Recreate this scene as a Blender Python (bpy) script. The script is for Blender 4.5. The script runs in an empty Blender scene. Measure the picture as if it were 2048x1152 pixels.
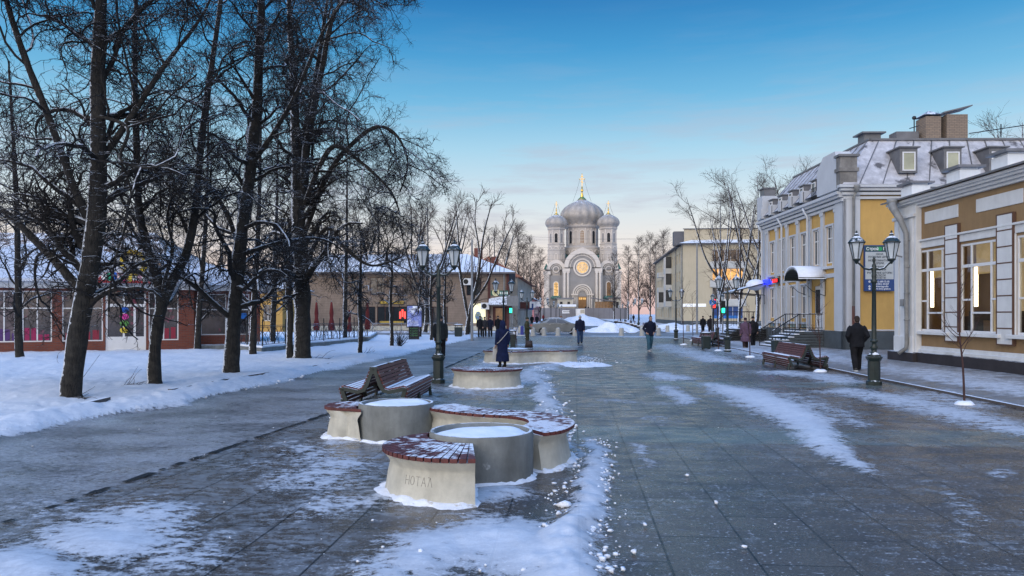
import bpy, bmesh, math, random
import numpy as np
from mathutils import Vector, Matrix
R = math.radians
scene = bpy.context.scene
COL = scene.collection
# ------------------------------------------------------------------ camera
H0, CAMH, F = 628.0, 1.85, 1500.0
TH = R(4.8); CT, ST = math.cos(TH), math.sin(TH)
cam_d = bpy.data.cameras.new('camera'); cam = bpy.data.objects.new('camera', cam_d); COL.objects.link(cam)
cam.location = (0, 0, CAMH); cam.rotation_euler = (R(90), 0, TH)
cam_d.sensor_width = 36; cam_d.lens = F/2048*36; cam_d.shift_y = (H0-576)/2048
cam_d.clip_start = .1; cam_d.clip_end = 6000
scene.camera = cam
# ------------------------------------------------------------------ sky, sun, exposure
scene.view_settings.view_transform = 'Standard'; scene.view_settings.look = 'None'
scene.view_settings.exposure = 0.0; scene.view_settings.gamma = 1
SUN_EL, SUN_AZ = R(24), R(205)     # low light from behind the camera, over the left shoulder
def srgb(r, g, b):
    f = lambda v: (v/12.92 if v <= .04045 else ((v+.055)/1.055)**2.4)
    return (f(r/255), f(g/255), f(b/255), 1)
wd = bpy.data.worlds.new('World'); scene.world = wd; wd.use_nodes = True
nt = wd.node_tree; nt.nodes.clear()
def N(nt, t, **k):
    n = nt.nodes.new(t)
    for a, v in k.items(): setattr(n, a, v)
    return n
def mth(nt, op, a=None, b=None, c=None, clamp=False):
    n = N(nt, 'ShaderNodeMath', operation=op, use_clamp=clamp)
    for i, v in enumerate((a, b, c)):
        if v is None: continue
        if isinstance(v, (int, float)): n.inputs[i].default_value = v
        else: nt.links.new(v, n.inputs[i])
    return n.outputs[0]
def mixc(nt, f, a, b, blend='MIX'):
    n = N(nt, 'ShaderNodeMix', data_type='RGBA', blend_type=blend)
    for s, v in ((n.inputs[0], f), (n.inputs[6], a), (n.inputs[7], b)):
        if isinstance(v, (int, float)): s.default_value = v
        elif isinstance(v, tuple): s.default_value = v
        else: nt.links.new(v, s)
    return n.outputs[2]
def ramp(nt, f, stops, interp='LINEAR'):
    n = N(nt, 'ShaderNodeValToRGB'); cr = n.color_ramp; cr.interpolation = interp
    while len(cr.elements) > 1: cr.elements.remove(cr.elements[0])
    cr.elements[0].position = stops[0][0]; cr.elements[0].color = stops[0][1]
    for p, c in stops[1:]:
        e = cr.elements.new(p); e.color = c
    nt.links.new(f, n.inputs[0]); return n.outputs[0]
def noise(nt, vec, scale, detail=4, rough=.55, w=None):
    n = N(nt, 'ShaderNodeTexNoise'); n.inputs['Scale'].default_value = scale
    n.inputs['Detail'].default_value = detail; n.inputs['Roughness'].default_value = rough
    if vec is not None: nt.links.new(vec, n.inputs['Vector'])
    return n.outputs['Fac']
tc = N(nt, 'ShaderNodeTexCoord'); sx = N(nt, 'ShaderNodeSeparateXYZ'); nt.links.new(tc.outputs['Generated'], sx.inputs[0])
el = sx.outputs[2]
grad = ramp(nt, el, [(0.0, srgb(228,190,190)), (.045, srgb(240,214,206)), (.10, srgb(236,230,226)), (.15, srgb(212,228,236)),
                     (.213, srgb(168,213,236)), (.274, srgb(110,184,225)), (.332, srgb(62,154,210)), (.39, srgb(28,122,188)),
                     (.55, srgb(34,112,186)), (1.0, srgb(60,130,200))])
# faint streaks of cloud low in the sky
mp = N(nt, 'ShaderNodeMapping'); mp.inputs['Scale'].default_value = (3.5, 3.5, 30); nt.links.new(tc.outputs['Generated'], mp.inputs[0])
cn = noise(nt, mp.outputs[0], 1.6, 6, .6)
cm = ramp(nt, cn, [(.47, (0,0,0,1)), (.66, (1,1,1,1))])
cb = ramp(nt, el, [(.05, (0,0,0,1)), (.11, (.75,.75,.75,1)), (.17, (.6,.6,.6,1)), (.30, (.1,.1,.1,1)), (.4, (0,0,0,1))])
cf = mth(nt, 'MULTIPLY', mth(nt, 'MULTIPLY', cm, cb), .8)
grad = mixc(nt, cf, grad, srgb(190,186,200))
# the brighter half of the sky, where the sun has gone down, is behind the camera
dt = N(nt, 'ShaderNodeVectorMath', operation='DOT_PRODUCT'); nt.links.new(tc.outputs['Generated'], dt.inputs[0])
dt.inputs[1].default_value = (math.sin(SUN_AZ)*math.cos(R(15)), math.cos(SUN_AZ)*math.cos(R(15)), math.sin(R(15)))
bk = ramp(nt, dt.outputs['Value'], [(.12, (0,0,0,1)), (.75, (1,1,1,1))], 'EASE')
glow = mixc(nt, bk, (0,0,0,1), (1.42, 1.25, 1.08, 1))
hi = ramp(nt, el, [(.42, (0,0,0,1)), (.9, (1,1,1,1))], 'EASE')
glow2 = mixc(nt, hi, (0,0,0,1), (.04, .27, .76, 1))
tot = mixc(nt, 1.0, mixc(nt, 1.0, grad, glow, 'ADD'), glow2, 'ADD')
sky = N(nt, 'ShaderNodeTexSky', sky_type='NISHITA', sun_disc=False, sun_elevation=SUN_EL, sun_rotation=SUN_AZ)
b1 = N(nt, 'ShaderNodeBackground'); nt.links.new(tot, b1.inputs[0]); b1.inputs[1].default_value = .94
b2 = N(nt, 'ShaderNodeBackground'); nt.links.new(sky.outputs[0], b2.inputs[0]); b2.inputs[1].default_value = .012
ad = N(nt, 'ShaderNodeAddShader'); nt.links.new(b1.outputs[0], ad.inputs[0]); nt.links.new(b2.outputs[0], ad.inputs[1])
wo = N(nt, 'ShaderNodeOutputWorld'); nt.links.new(ad.outputs[0], wo.inputs[0])
sun_d = bpy.data.lights.new('sun', 'SUN'); sun_d.energy = .55; sun_d.angle = R(20); sun_d.color = (1, .86, .72)
sun = bpy.data.objects.new('sun', sun_d); COL.objects.link(sun)
sd = Vector((math.sin(SUN_AZ)*math.cos(SUN_EL), math.cos(SUN_AZ)*math.cos(SUN_EL), math.sin(SUN_EL)))
sun.rotation_euler = sd.to_track_quat('Z', 'Y').to_euler()
# ------------------------------------------------------------------ measuring: a point of the photo on the ground, or at a depth
def W(cx, d): return (cx*CT - d*ST, cx*ST + d*CT)
def Gd(py): return F*CAMH/(py-H0)
def G(px, py):
    d = Gd(py); return W((px-1024)/F*d, d)
def D(px, d): return W((px-1024)/F*d, d)
def Z(py, d): return CAMH - (py-H0)*d/F
# ------------------------------------------------------------------ object helpers
def tag(o, label, cat, group=None):
    o['label'] = label; o['category'] = cat
    if group: o['group'] = group
    return o
def thing(name, label, cat, loc=(0,0,0), rz=0, group=None):
    o = bpy.data.objects.new(name, None); COL.objects.link(o)
    o.location = loc if len(loc) == 3 else (loc[0], loc[1], 0); o.rotation_euler = (0, 0, rz)
    o.empty_display_size = .1
    return tag(o, label, cat, group)
def kids(o, allo=None): return [c for c in bpy.data.objects if c.parent == o]
def dup(root, loc, rz, label, group=None, scale=None):
    def cp(o, par):
        n = o.copy(); COL.objects.link(n); n.parent = par
        for ch in CH.get(o.name, []): cp(ch, n)
        return n
    n = cp(root, None); n.location = loc if len(loc) == 3 else (loc[0], loc[1], 0); n.rotation_euler = (0, 0, rz)
    if scale: n.scale = (scale,)*3 if isinstance(scale, (int, float)) else scale
    n['label'] = label
    if group: n['group'] = group
    return n
CH = {}
def setpar(o, par):
    if par is not None:
        o.parent = par; CH.setdefault(par.name, []).append(o)
class MB:
    def __init__(s): s.v = []; s.f = []
    def add(s, vs, fs):
        b = len(s.v); s.v.extend([tuple(p) for p in vs]); s.f.extend([tuple(i+b for i in f) for f in fs]); return s
    def box(s, c, d, rz=0, tx=1, ty=1):
        x, y, z = d[0]/2, d[1]/2, d[2]/2; cr, sr = math.cos(rz), math.sin(rz); vs = []
        for k, (a, b) in ((-1, (1, 1)), (1, (tx, ty))):
            for i, j in ((-1,-1), (1,-1), (1,1), (-1,1)):
                px, py = i*x*a, j*y*b; vs.append((c[0]+px*cr-py*sr, c[1]+px*sr+py*cr, c[2]+k*z))
        return s.add(vs, [(3,2,1,0), (4,5,6,7), (0,1,5,4), (1,2,6,5), (2,3,7,6), (3,0,4,7)])
    def bx(s, x0, x1, y0, y1, z0, z1): return s.box(((x0+x1)/2, (y0+y1)/2, (z0+z1)/2), (x1-x0, y1-y0, z1-z0))
    def fb(s, fr, u0, u1, w0, w1, z0, z1):
        vs = [fr(u, w, z) for z in (z0, z1) for u, w in ((u0,w0), (u1,w0), (u1,w1), (u0,w1))]
        return s.add(vs, [(3,2,1,0), (4,5,6,7), (0,1,5,4), (1,2,6,5), (2,3,7,6), (3,0,4,7)])
    def tube(s, pts, r, n=8, cap=True, flat=1.0):
        P = [Vector(p) for p in pts]; m = len(P)
        rs = r if isinstance(r, (list, tuple)) else [r]*m
        t0 = (P[1]-P[0]).normalized(); u = t0.orthogonal().normalized() if abs(t0.z) > .95 else t0.cross(Vector((0,0,1))).normalized()
        vs = []
        for i in range(m):
            t = ((P[min(i+1, m-1)]-P[max(i-1, 0)])).normalized()
            u = (u - t*u.dot(t)); u = u.normalized() if u.length > 1e-6 else t.orthogonal().normalized()
            w = t.cross(u)
            for k in range(n):
                a = 2*math.pi*k/n; vs.append(P[i] + u*(math.cos(a)*rs[i]) + w*(math.sin(a)*rs[i]*flat))
        fs = [(i*n+k, i*n+(k+1)%n, (i+1)*n+(k+1)%n, (i+1)*n+k) for i in range(m-1) for k in range(n)]
        if cap: fs += [tuple(range(n-1, -1, -1)), tuple((m-1)*n+k for k in range(n))]
        return s.add(vs, fs)
    def lathe(s, prof, c=(0,0,0), n=24, lob=0, nl=8, a0=0, sq=1.0):
        vs = []
        for r, z in prof:
            for k in range(n):
                a = 2*math.pi*k/n + a0; q = 1 - lob*abs(math.sin(a*nl/2))**.0 * (1-abs(math.sin((a-a0)*nl/2))) if lob else 1
                vs.append((c[0]+r*q*math.cos(a), c[1]+r*q*math.sin(a)*sq, c[2]+z))
        m = len(prof)
        fs = [(i*n+k, i*n+(k+1)%n, (i+1)*n+(k+1)%n, (i+1)*n+k) for i in range(m-1) for k in range(n)]
        fs += [tuple(range(n-1, -1, -1)), tuple((m-1)*n+k for k in range(n))]
        return s.add(vs, fs)
    def prism(s, poly, fr, w0, w1):                 # polygon in (u, z), extruded along w
        n = len(poly); vs = [fr(u, w0, z) for u, z in poly] + [fr(u, w1, z) for u, z in poly]
        return s.add(vs, [tuple(range(n)), tuple(range(2*n-1, n-1, -1))] + [(i, (i+1)%n+0, n+(i+1)%n, n+i)[::-1] for i in range(n)])
    def slab(s, poly, z0, z1):                      # polygon in (x, y)
        n = len(poly); vs = [(x, y, z0) for x, y in poly] + [(x, y, z1) for x, y in poly]
        return s.add(vs, [tuple(range(n-1, -1, -1)), tuple(range(n, 2*n))] + [(i, (i+1)%n, n+(i+1)%n, n+i) for i in range(n)])
    def arch(s, fr, cu, cz, ri, ro, w0, w1, a0=0, a1=180, n=24, ogee=0):
        vs = []
        for i in range(n+1):
            t = i/n; a = R(a0+(a1-a0)*t); k = 1+ogee*max(0, 1-abs(t-.5)*9)
            for r in (ri, ro):
                kk = k if r == ro else 1
                for w in (w0, w1): vs.append(fr(cu+r*kk*math.cos(a), w, cz+r*kk*math.sin(a)))
        fs = []
        for i in range(n):
            b, c = 4*i, 4*i+4
            fs += [(b, c, c+2, b+2), (b+1, b+3, c+3, c+1), (b+2, c+2, c+3, b+3), (b, b+1, c+1, c)]
        fs += [(0, 2, 3, 1), (4*n, 4*n+1, 4*n+3, 4*n+2)]
        return s.add(vs, fs)
    def wall(s, fr, u0, u1, z0, z1, holes, dep=.2, w=0):
        us = sorted({u0, u1} | {min(max(h[i], u0), u1) for h in holes for i in (0, 1)}); zs = sorted({z0, z1} | {min(max(h[i], z0), z1) for h in holes for i in (2, 3)})
        for a, b in zip(us, us[1:]):
            for c, d in zip(zs, zs[1:]):
                mu, mz = (a+b)/2, (c+d)/2
                if any(h[0] < mu < h[1] and h[2] < mz < h[3] for h in holes): continue
                s.add([fr(a,w,c), fr(b,w,c), fr(b,w,d), fr(a,w,d)], [(0,1,2,3)])
        for a, b, c, d in [h[:4] for h in holes]:
            q = w+dep
            s.add([fr(a,w,c), fr(b,w,c), fr(b,w,d), fr(a,w,d), fr(a,q,c), fr(b,q,c), fr(b,q,d), fr(a,q,d)], [(0,4,5,1), (1,5,6,2), (2,6,7,3), (3,7,4,0)])
        return s
    def blob(s, c, r, n=8, m=6, jit=0, rng=None):
        rx, ry, rz = (r, r, r) if isinstance(r, (int, float)) else r; vs = [(c[0], c[1], c[2]-rz)]
        for i in range(1, m):
            t = math.pi*i/m
            for k in range(n):
                a = 2*math.pi*k/n; j = 1+(rng.uniform(-jit, jit) if jit else 0)
                vs.append((c[0]+rx*math.sin(t)*math.cos(a)*j, c[1]+ry*math.sin(t)*math.sin(a)*j, c[2]-rz*math.cos(t)*j))
        vs.append((c[0], c[1], c[2]+rz)); L = len(vs)-1
        fs = [(0, 1+(k+1)%n, 1+k) for k in range(n)]
        for i in range(m-2):
            for k in range(n):
                a, b = 1+i*n+k, 1+i*n+(k+1)%n; fs.append((a, b, b+n, a+n))
        fs += [(L, L-n+k, L-n+(k+1)%n) for k in range(n)]
        return s.add(vs, fs)
    def build(s, name, mat, par=None, smooth=False, recalc=True, loc=None, bevel=0):
        me = bpy.data.meshes.new(name); me.from_pydata(s.v, [], s.f)
        if recalc:
            bm = bmesh.new(); bm.from_mesh(me); bmesh.ops.recalc_face_normals(bm, faces=bm.faces); bm.to_mesh(me); bm.free()
        return link(name, me, mat, par, smooth, loc, bevel)
def link(name, me, mat, par=None, smooth=False, loc=None, bevel=0):
    me.materials.append(mat)
    if smooth: me.polygons.foreach_set('use_smooth', [True]*len(me.polygons))
    o = bpy.data.objects.new(name, me); COL.objects.link(o); setpar(o, par)
    if loc is not None: o.location = loc
    if bevel:
        b = o.modifiers.new('bevel', 'BEVEL'); b.width = bevel; b.segments = 2; b.limit_method = 'ANGLE'; b.angle_limit = R(50)
    return o
def ident(u, w, z): return (u, w, z)
def frame(o, ang):                                   # facade frame: u along the wall, w into the building
    c, s_ = math.cos(ang), math.sin(ang); ox, oy = o
    return lambda u, w, z: (ox+u*c-w*s_, oy+u*s_+w*c, z)
def text(body, size, mat, par, loc, rot, align='CENTER', extrude=.003, name='writing', sx=1):
    cu = bpy.data.curves.new(name, 'FONT'); cu.body = body; cu.size = size; cu.align_x = align; cu.align_y = 'CENTER'; cu.extrude = extrude
    cu.offset = size*.012
    cu.materials.append(mat); o = bpy.data.objects.new(name, cu); COL.objects.link(o)
    TEXTS.append((o, par, loc, rot, sx, mat, name))
TEXTS = []
def texts_to_meshes():
    dg = bpy.context.evaluated_depsgraph_get(); dg.update()
    for o, par, loc, rot, sx, mat, name in TEXTS:
        me = bpy.data.meshes.new_from_object(o.evaluated_get(dg)); n = bpy.data.objects.new(name, me); COL.objects.link(n)
        if not me.materials: me.materials.append(mat)
        n.parent = par; n.location = loc; n.rotation_euler = rot; n.scale = (sx, 1, 1)
    for t in TEXTS: cu = t[0].data; bpy.data.objects.remove(t[0]); bpy.data.curves.remove(cu)
    TEXTS.clear()
# ------------------------------------------------------------------ materials
SNOWC = (.74, .78, .83, 1)
def mat(name, col, rough=.7, var=.18, scale=6, snow=0, bump=0, bscale=40, metal=0, emit=0, spec=.4, spots=None, grime=0, wind=0):
    m = bpy.data.materials.new(name); m.use_nodes = True; nt = m.node_tree; p = nt.nodes['Principled BSDF']
    geo = N(nt, 'ShaderNodeNewGeometry'); pos = geo.outputs['Position']
    c4 = (*col[:3], 1)
    lo = tuple(max(0, v*(1-var)) for v in col[:3])+(1,); hi = tuple(min(1, v*(1+var)) for v in col[:3])+(1,)
    n1 = noise(nt, pos, scale, 6, .65)
    base = mixc(nt, ramp(nt, n1, [(.32, (0,0,0,1)), (.68, (1,1,1,1))]), lo, hi)
    if grime:                                        # rain streaks and dirt stains
        mp = N(nt, 'ShaderNodeMapping'); mp.inputs['Scale'].default_value = (2.2, 2.2, .35); nt.links.new(pos, mp.inputs[0])
        g = noise(nt, mp.outputs[0], 1.5, 6, .7)
        gf = mth(nt, 'MULTIPLY', ramp(nt, g, [(.42, (0,0,0,1)), (.80, (1,1,1,1))]), grime)
        base = mixc(nt, gf, base, tuple(v*.45 for v in col[:3])+(1,))
    if spots:
        n2 = noise(nt, pos, spots[1], 5, .6)
        base = mixc(nt, ramp(nt, n2, [(spots[2], (0,0,0,1)), (spots[2]+.06, (1,1,1,1))]), base, (*spots[0], 1))
    if wind:                                         # snow blown against one flank of the trunk
        d = N(nt, 'ShaderNodeVectorMath', operation='DOT_PRODUCT'); nt.links.new(geo.outputs['Normal'], d.inputs[0]); d.inputs[1].default_value = (-.93, -.36, .1)
        wn = noise(nt, pos, 11, 6, .75); v = mth(nt, 'ADD', d.outputs['Value'], mth(nt, 'MULTIPLY', mth(nt, 'SUBTRACT', wn, .5), 1.6))
        base = mixc(nt, ramp(nt, v, [(wind, (0,0,0,1)), (wind+.08, (1,1,1,1))]), base, SNOWC)
    rg = rough
    if snow:
        sn = noise(nt, pos, 9, 4, .6); sn2 = noise(nt, pos, 1.3, 2, .5)
        sz = N(nt, 'ShaderNodeSeparateXYZ'); nt.links.new(geo.outputs['Normal'], sz.inputs[0])
        v = mth(nt, 'ADD', sz.outputs[2], mth(nt, 'MULTIPLY', mth(nt, 'SUBTRACT', sn, .5), .9))
        v = mth(nt, 'ADD', v, mth(nt, 'MULTIPLY', mth(nt, 'SUBTRACT', sn2, .5), .8))
        k = N(nt, 'ShaderNodeMapRange'); k.inputs[1].default_value = 1.0-snow; k.inputs[2].default_value = 1.12-snow
        nt.links.new(v, k.inputs[0]); sf = k.outputs[0]
        base = mixc(nt, sf, base, SNOWC)
        rr = N(nt, 'ShaderNodeMix', data_type='FLOAT'); nt.links.new(sf, rr.inputs[0]); rr.inputs[2].default_value = rough; rr.inputs[3].default_value = .9
        nt.links.new(rr.outputs[0], p.inputs['Roughness'])
        if metal:
            mm = mth(nt, 'MULTIPLY', mth(nt, 'SUBTRACT', 1.0, sf), metal); nt.links.new(mm, p.inputs['Metallic'])
    else:
        p.inputs['Roughness'].default_value = rg; p.inputs['Metallic'].default_value = metal
    nt.links.new(base, p.inputs['Base Color']); p.inputs['Specular IOR Level'].default_value = spec
    if bump:
        bv = pos
        if 'bark' in name:
            mpb = N(nt, 'ShaderNodeMapping'); mpb.inputs['Scale'].default_value = (1, 1, .22); nt.links.new(pos, mpb.inputs[0]); bv = mpb.outputs[0]
        bn = noise(nt, bv, bscale, 5, .65); b = N(nt, 'ShaderNodeBump'); b.inputs['Strength'].default_value = bump; b.inputs['Distance'].default_value = .02 if 'bark' not in name else .09
        nt.links.new(bn, b.inputs['Height']); nt.links.new(b.outputs[0], p.inputs['Normal'])
    if emit:
        nt.links.new(base, p.inputs['Emission Color']); p.inputs['Emission Strength'].default_value = emit
    return m
def stripes(m, axis, period, dark=.5, width=.12):    # board joints, roof seams: a repeating line in the world, mixed darker
    nt = m.node_tree; p = nt.nodes['Principled BSDF']; geo = N(nt, 'ShaderNodeTexCoord'); sx = N(nt, 'ShaderNodeSeparateXYZ'); nt.links.new(geo.outputs['Object'], sx.inputs[0])
    f = mth(nt, 'FRACT', mth(nt, 'DIVIDE', sx.outputs[axis], period)); line = mth(nt, 'LESS_THAN', f, width)
    old = p.inputs['Base Color'].links[0].from_socket
    nt.links.new(mixc(nt, mth(nt, 'MULTIPLY', line, 1-dark), old, (.01,.01,.01,1)), p.inputs['Base Color']); return m
def brick_mat(name, c1, c2, mortar, bw, bh, snow=0, axis='XZ'):
    m = mat(name, c1, .85, snow=snow); nt = m.node_tree; p = nt.nodes['Principled BSDF']
    tc = N(nt, 'ShaderNodeTexCoord'); sx = N(nt, 'ShaderNodeSeparateXYZ'); nt.links.new(tc.outputs['Object'], sx.inputs[0])
    cb = N(nt, 'ShaderNodeCombineXYZ'); nt.links.new(mth(nt, 'ADD', sx.outputs[0], sx.outputs[1]), cb.inputs[0]); nt.links.new(sx.outputs[2], cb.inputs[1])
    b = N(nt, 'ShaderNodeTexBrick'); nt.links.new(cb.outputs[0], b.inputs[0])
    b.inputs['Color1'].default_value = (*c1, 1); b.inputs['Color2'].default_value = (*c2, 1); b.inputs['Mortar'].default_value = (*mortar, 1)
    b.inputs['Scale'].default_value = 1; b.inputs['Brick Width'].default_value = bw; b.inputs['Row Height'].default_value = bh; b.inputs['Mortar Size'].default_value = bh*.09
    nt.links.new(b.outputs[0], p.inputs['Base Color']); return m
def glass(name, col=(.02,.025,.03), rough=.06, emit=None, es=0, spec=.9):
    m = mat(name, col, rough, .25, .8, spec=spec)
    if emit:
        nt = m.node_tree; p = nt.nodes['Principled BSDF']; geo = N(nt, 'ShaderNodeNewGeometry')
        n = noise(nt, geo.outputs['Position'], 1.7, 4, .6)
        c = mixc(nt, ramp(nt, n, [(.35, (0,0,0,1)), (.65, (1,1,1,1))]), tuple(v*.35 for v in emit)+(1,), (*emit, 1))
        nt.links.new(c, p.inputs['Emission Color']); p.inputs['Emission Strength'].default_value = es
    return m
def flat(name, col, rough=.6, emit=0): return mat(name, col, rough, .06, 3, emit=emit)
M = {}
M['snow'] = mat('snow', (.80,.84,.90), .85, .05, 5, bump=.5, bscale=14)
M['crust'] = mat('crusty_snow', (.74,.77,.82), .85, .12, 9, bump=.6, bscale=25, spots=((.50,.47,.42), 6, .60))
M['bark'] = mat('bark', (.020,.018,.016), .95, .45, 14, snow=.50, bump=.9, bscale=30)
M['trunk'] = mat('trunk_bark', (.027,.024,.020), .95, .6, 7, snow=.12, bump=1.0, bscale=22, wind=.80)
M['twig'] = mat('twigs', (.014,.012,.011), .95, .3, 10, snow=.10)
M['twigfar'] = mat('far_twigs', (.11,.085,.070), .95, .3, 2)
M['twigbrown'] = mat('brown_twigs', (.060,.043,.035), .95, .3, 1)
M['iron'] = mat('dark_green_iron', (.012,.022,.020), .42, .3, 9, snow=.34, spec=.5)
M['ironb'] = mat('black_iron', (.014,.015,.016), .5, .3, 9, snow=.20)
M['lampglass'] = mat('frosted_lamp_glass', (.50,.55,.58), .25, .1, 4)
M['conc'] = mat('pale_concrete', (.50,.48,.40), .8, .16, 4, bump=.3, bscale=60, grime=.5, snow=.12)
M['concd'] = mat('grey_concrete', (.185,.195,.185), .75, .28, 2.5, bump=.3, bscale=60, grime=.75, spots=((.42,.43,.42), 2.3, .69), snow=.1)
M['wood'] = mat('red_stained_wood', (.100,.028,.024), .55, .4, 10, snow=.34, spec=.4)
M['woodb'] = mat('snowy_red_wood', (.105,.030,.026), .6, .4, 10, snow=.04)
# ------------------------------------------------------------------ the ground
rs = np.random.RandomState(7)
def seg_field(px, py, pts):                          # a run of soft spots between listed points (x, y, rx, ry, strength)
    out = np.zeros_like(px)
    for a, b in zip(pts, pts[1:]) if len(pts) > 1 else [(pts[0], pts[0])]:
        ln = max(1, int(max(abs(b[0]-a[0])/max(a[2], 4), abs(b[1]-a[1])/max(a[3], 2))*2)) if a is not b else 1
        for i in range(ln+1):
            t = i/ln; x, y, rx, ry, s = [a[k]*(1-t)+b[k]*t for k in range(5)]
            q = ((px-x)/rx)**2+((py-y)/ry)**2
            out = np.maximum(out, s*np.exp(-q*.9))
    return out
SNOW = [
 [(770,1150,110,50,1.05), (880,1100,150,48,1.3), (1000,1090,150,60,1.4), (1090,1120,120,60,1.4)],
 [(1195,890,26,14,.95), (1180,940,32,20,1.15), (1165,990,42,22,1.25), (1160,1040,55,26,1.35), (1130,1100,80,34,1.4), (1120,1160,100,40,1.4)],
 [(1150,905,22,10,.8), (1125,850,22,12,.85), (1100,805,26,12,1.0), (1080,775,28,10,1.0), (1070,748,30,9,1.0), (1110,728,50,7,1.0), (1165,715,28,5,.9)],
 [(1010,790,110,12,.62), (950,775,90,9,.72)], [(905,782,60,7,.8), (1060,760,60,8,.9)],
 [(40,1140,200,60,1.2), (210,1085,170,52,1.2), (300,1030,120,34,1.0)], [(360,1110,150,60,.8)], [(80,1020,120,30,.6)],
 [(600,900,110,26,.66), (690,930,100,26,.82), (640,965,150,28,.80)], [(700,1005,130,22,.80), (620,1030,110,18,.62)], [(520,930,110,22,.55)],
 [(560,985,50,12,.55)], [(720,870,70,14,.7), (690,890,60,10,.8)],
 [(1010,985,70,14,1.1), (930,1010,60,12,1.1), (800,1000,50,14,.95)], [(1110,930,55,12,.95)],
 [(1420,770,45,6,.9), (1480,785,70,11,1.15), (1540,808,75,15,1.25), (1600,840,65,18,1.25), (1650,885,48,20,1.2), (1710,925,40,15,1.0), (1745,955,30,8,.5)],
 [(1560,790,80,9,.7), (1640,815,70,10,.7), (1720,850,60,12,.62)],
 [(1310,747,40,6,.9), (1350,757,55,7,.95)], [(1335,778,30,9,.9), (1360,800,36,13,.95)], [(1230,803,40,6,.65), (1310,805,40,5,.6)],
 [(1320,840,60,12,.62)], [(1280,893,20,8,.75), (1295,910,22,12,.8), (1275,935,18,8,.5)], [(1200,860,20,6,.5)],
 [(1200,960,14,60,.8)], [(1690,783,80,7,.95), (1800,800,90,9,.95), (1900,825,90,10,.95), (2000,852,90,10,.9), (2080,870,80,10,.9)],
 [(1850,790,120,12,.72), (1960,815,90,12,.7)], [(1560,745,70,6,.95), (1640,752,60,7,.95), (1700,765,60,7,.9)],
 [(1440,722,70,5,.95), (1360,700,60,5,.8), (1330,690,40,3,.8)], [(1480,700,90,8,.9), (1560,715,90,9,.85)],
 [(1900,985,50,8,.5), (1960,1040,60,16,.6), (1920,1090,50,18,.45)], [(2010,950,50,10,.75)], [(1870,965,50,10,.55)],
 [(1470,950,50,12,.35)], [(1380,985,50,10,.3)], [(1100,693,70,4,.85), (1060,690,50,3,.9)], [(960,745,60,6,.8), (990,722,50,5,.85)],
 [(900,750,50,6,.7)], [(1220,672,90,3,.9), (1330,675,60,2,.9)], [(1030,698,40,4,.9)], [(830,800,60,8,.75), (860,775,40,6,.7)],
 [(1260,720,60,4,.5)], [(1180,745,40,5,.35)],
]
def to_img(X, Y):
    cx = X*CT+Y*ST; d = -X*ST+Y*CT; d = np.maximum(d, .5)
    return 1024+F*cx/d, H0+F*CAMH/d, cx, d
LAWN = [(11.1,-7.75), (15.2,-6.75), (25.5,-5.75), (40,-4.3), (56,-3.0), (75,-1.8)]   # (depth, offset) of the snow's edge along the walkway
DRAIN = [(5.0,-4.75), (7.1,-4.4), (14.5,-3.3), (25,-2.35), (41,-1.07), (60,.6)]
KERB = [(5,9.3), (14.6,9.97), (20.9,10.3), (30,11.0), (45,12.2), (62,13.6)]
def edge(tab, d): return np.interp(d, [a for a, _ in tab], [b for _, b in tab], left=None)
def edge2(tab, d):
    a = edge(tab, d); (d0, c0), (d1, c1) = tab[0], tab[1]
    return np.where(d < d0, c0+(d-d0)*(c1-c0)/(d1-d0), a)
def vnoise(x, y, seed):                              # smooth lattice noise, 0..1
    xi, yi = np.floor(x).astype(int), np.floor(y).astype(int); fx, fy = x-xi, y-yi
    fx = fx*fx*(3-2*fx); fy = fy*fy*(3-2*fy)
    h = lambda a, b: (np.sin(a*127.1+b*311.7+seed*74.7)*43758.5453) % 1
    return (h(xi,yi)*(1-fx)+h(xi+1,yi)*fx)*(1-fy)+(h(xi,yi+1)*(1-fx)+h(xi+1,yi+1)*fx)*fy
def snow_at(X, Y):
    px, py, cx, d = to_img(X, Y); s = np.zeros_like(px)
    wob = (vnoise(X*1.3, Y*1.3, 1)-.5)*26+(vnoise(X*4, Y*4, 2)-.5)*14
    wx, wy = px+wob*1.4, py+wob*.35*np.clip((py-640)/250, .1, 1)
    for p in SNOW: s = np.maximum(s, seg_field(wx, wy, p))
    el = edge2(LAWN, d)+(vnoise(X*.9, Y*.9, 3)-.5)*.5+(vnoise(X*3.5, Y*3.5, 4)-.5)*.2
    lawn = np.clip((el-cx)/.35+.5, 0, 1); s = np.maximum(s, lawn*1.25)
    rk = np.clip((cx-edge2(KERB, d)-.2)/1.0, 0, 1); s = np.maximum(s, rk*(.76+.25*(vnoise(X*.7, Y*.25, 9)-.4)-.25*np.clip((cx-edge2(KERB,d)-2.2)/1.5,0,1)))
    s = np.maximum(s, .8*np.clip((d-57)/4, 0, 1)*(vnoise(X*.5, Y*.8, 5) > .45)*.8)
    return s, cx, d
rows = np.exp(np.linspace(math.log(3.6), math.log(63), 300)); cols = np.linspace(-.86, .86, 520)
dd, uu = np.meshgrid(rows, cols, indexing='ij'); cxx = uu*dd
X = cxx*CT-dd*ST; Y = cxx*ST+dd*CT
S, _, _ = snow_at(X, Y)
lawnm = np.clip((edge2(LAWN, dd)-cxx)/.6+.1, 0, 1)
lump = (vnoise(X*1.1, Y*1.1, 11)-.4)*.10+(vnoise(X*3.1, Y*3.1, 12)-.5)*.05+(vnoise(X*9, Y*9, 13)-.5)*.025
Zz = np.clip(S-.35, 0, 1)*.035+np.clip(S-.8, 0, .5)*np.maximum(0, lump+.03)*1.0+lawnm*(.05+lump*.55)
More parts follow.
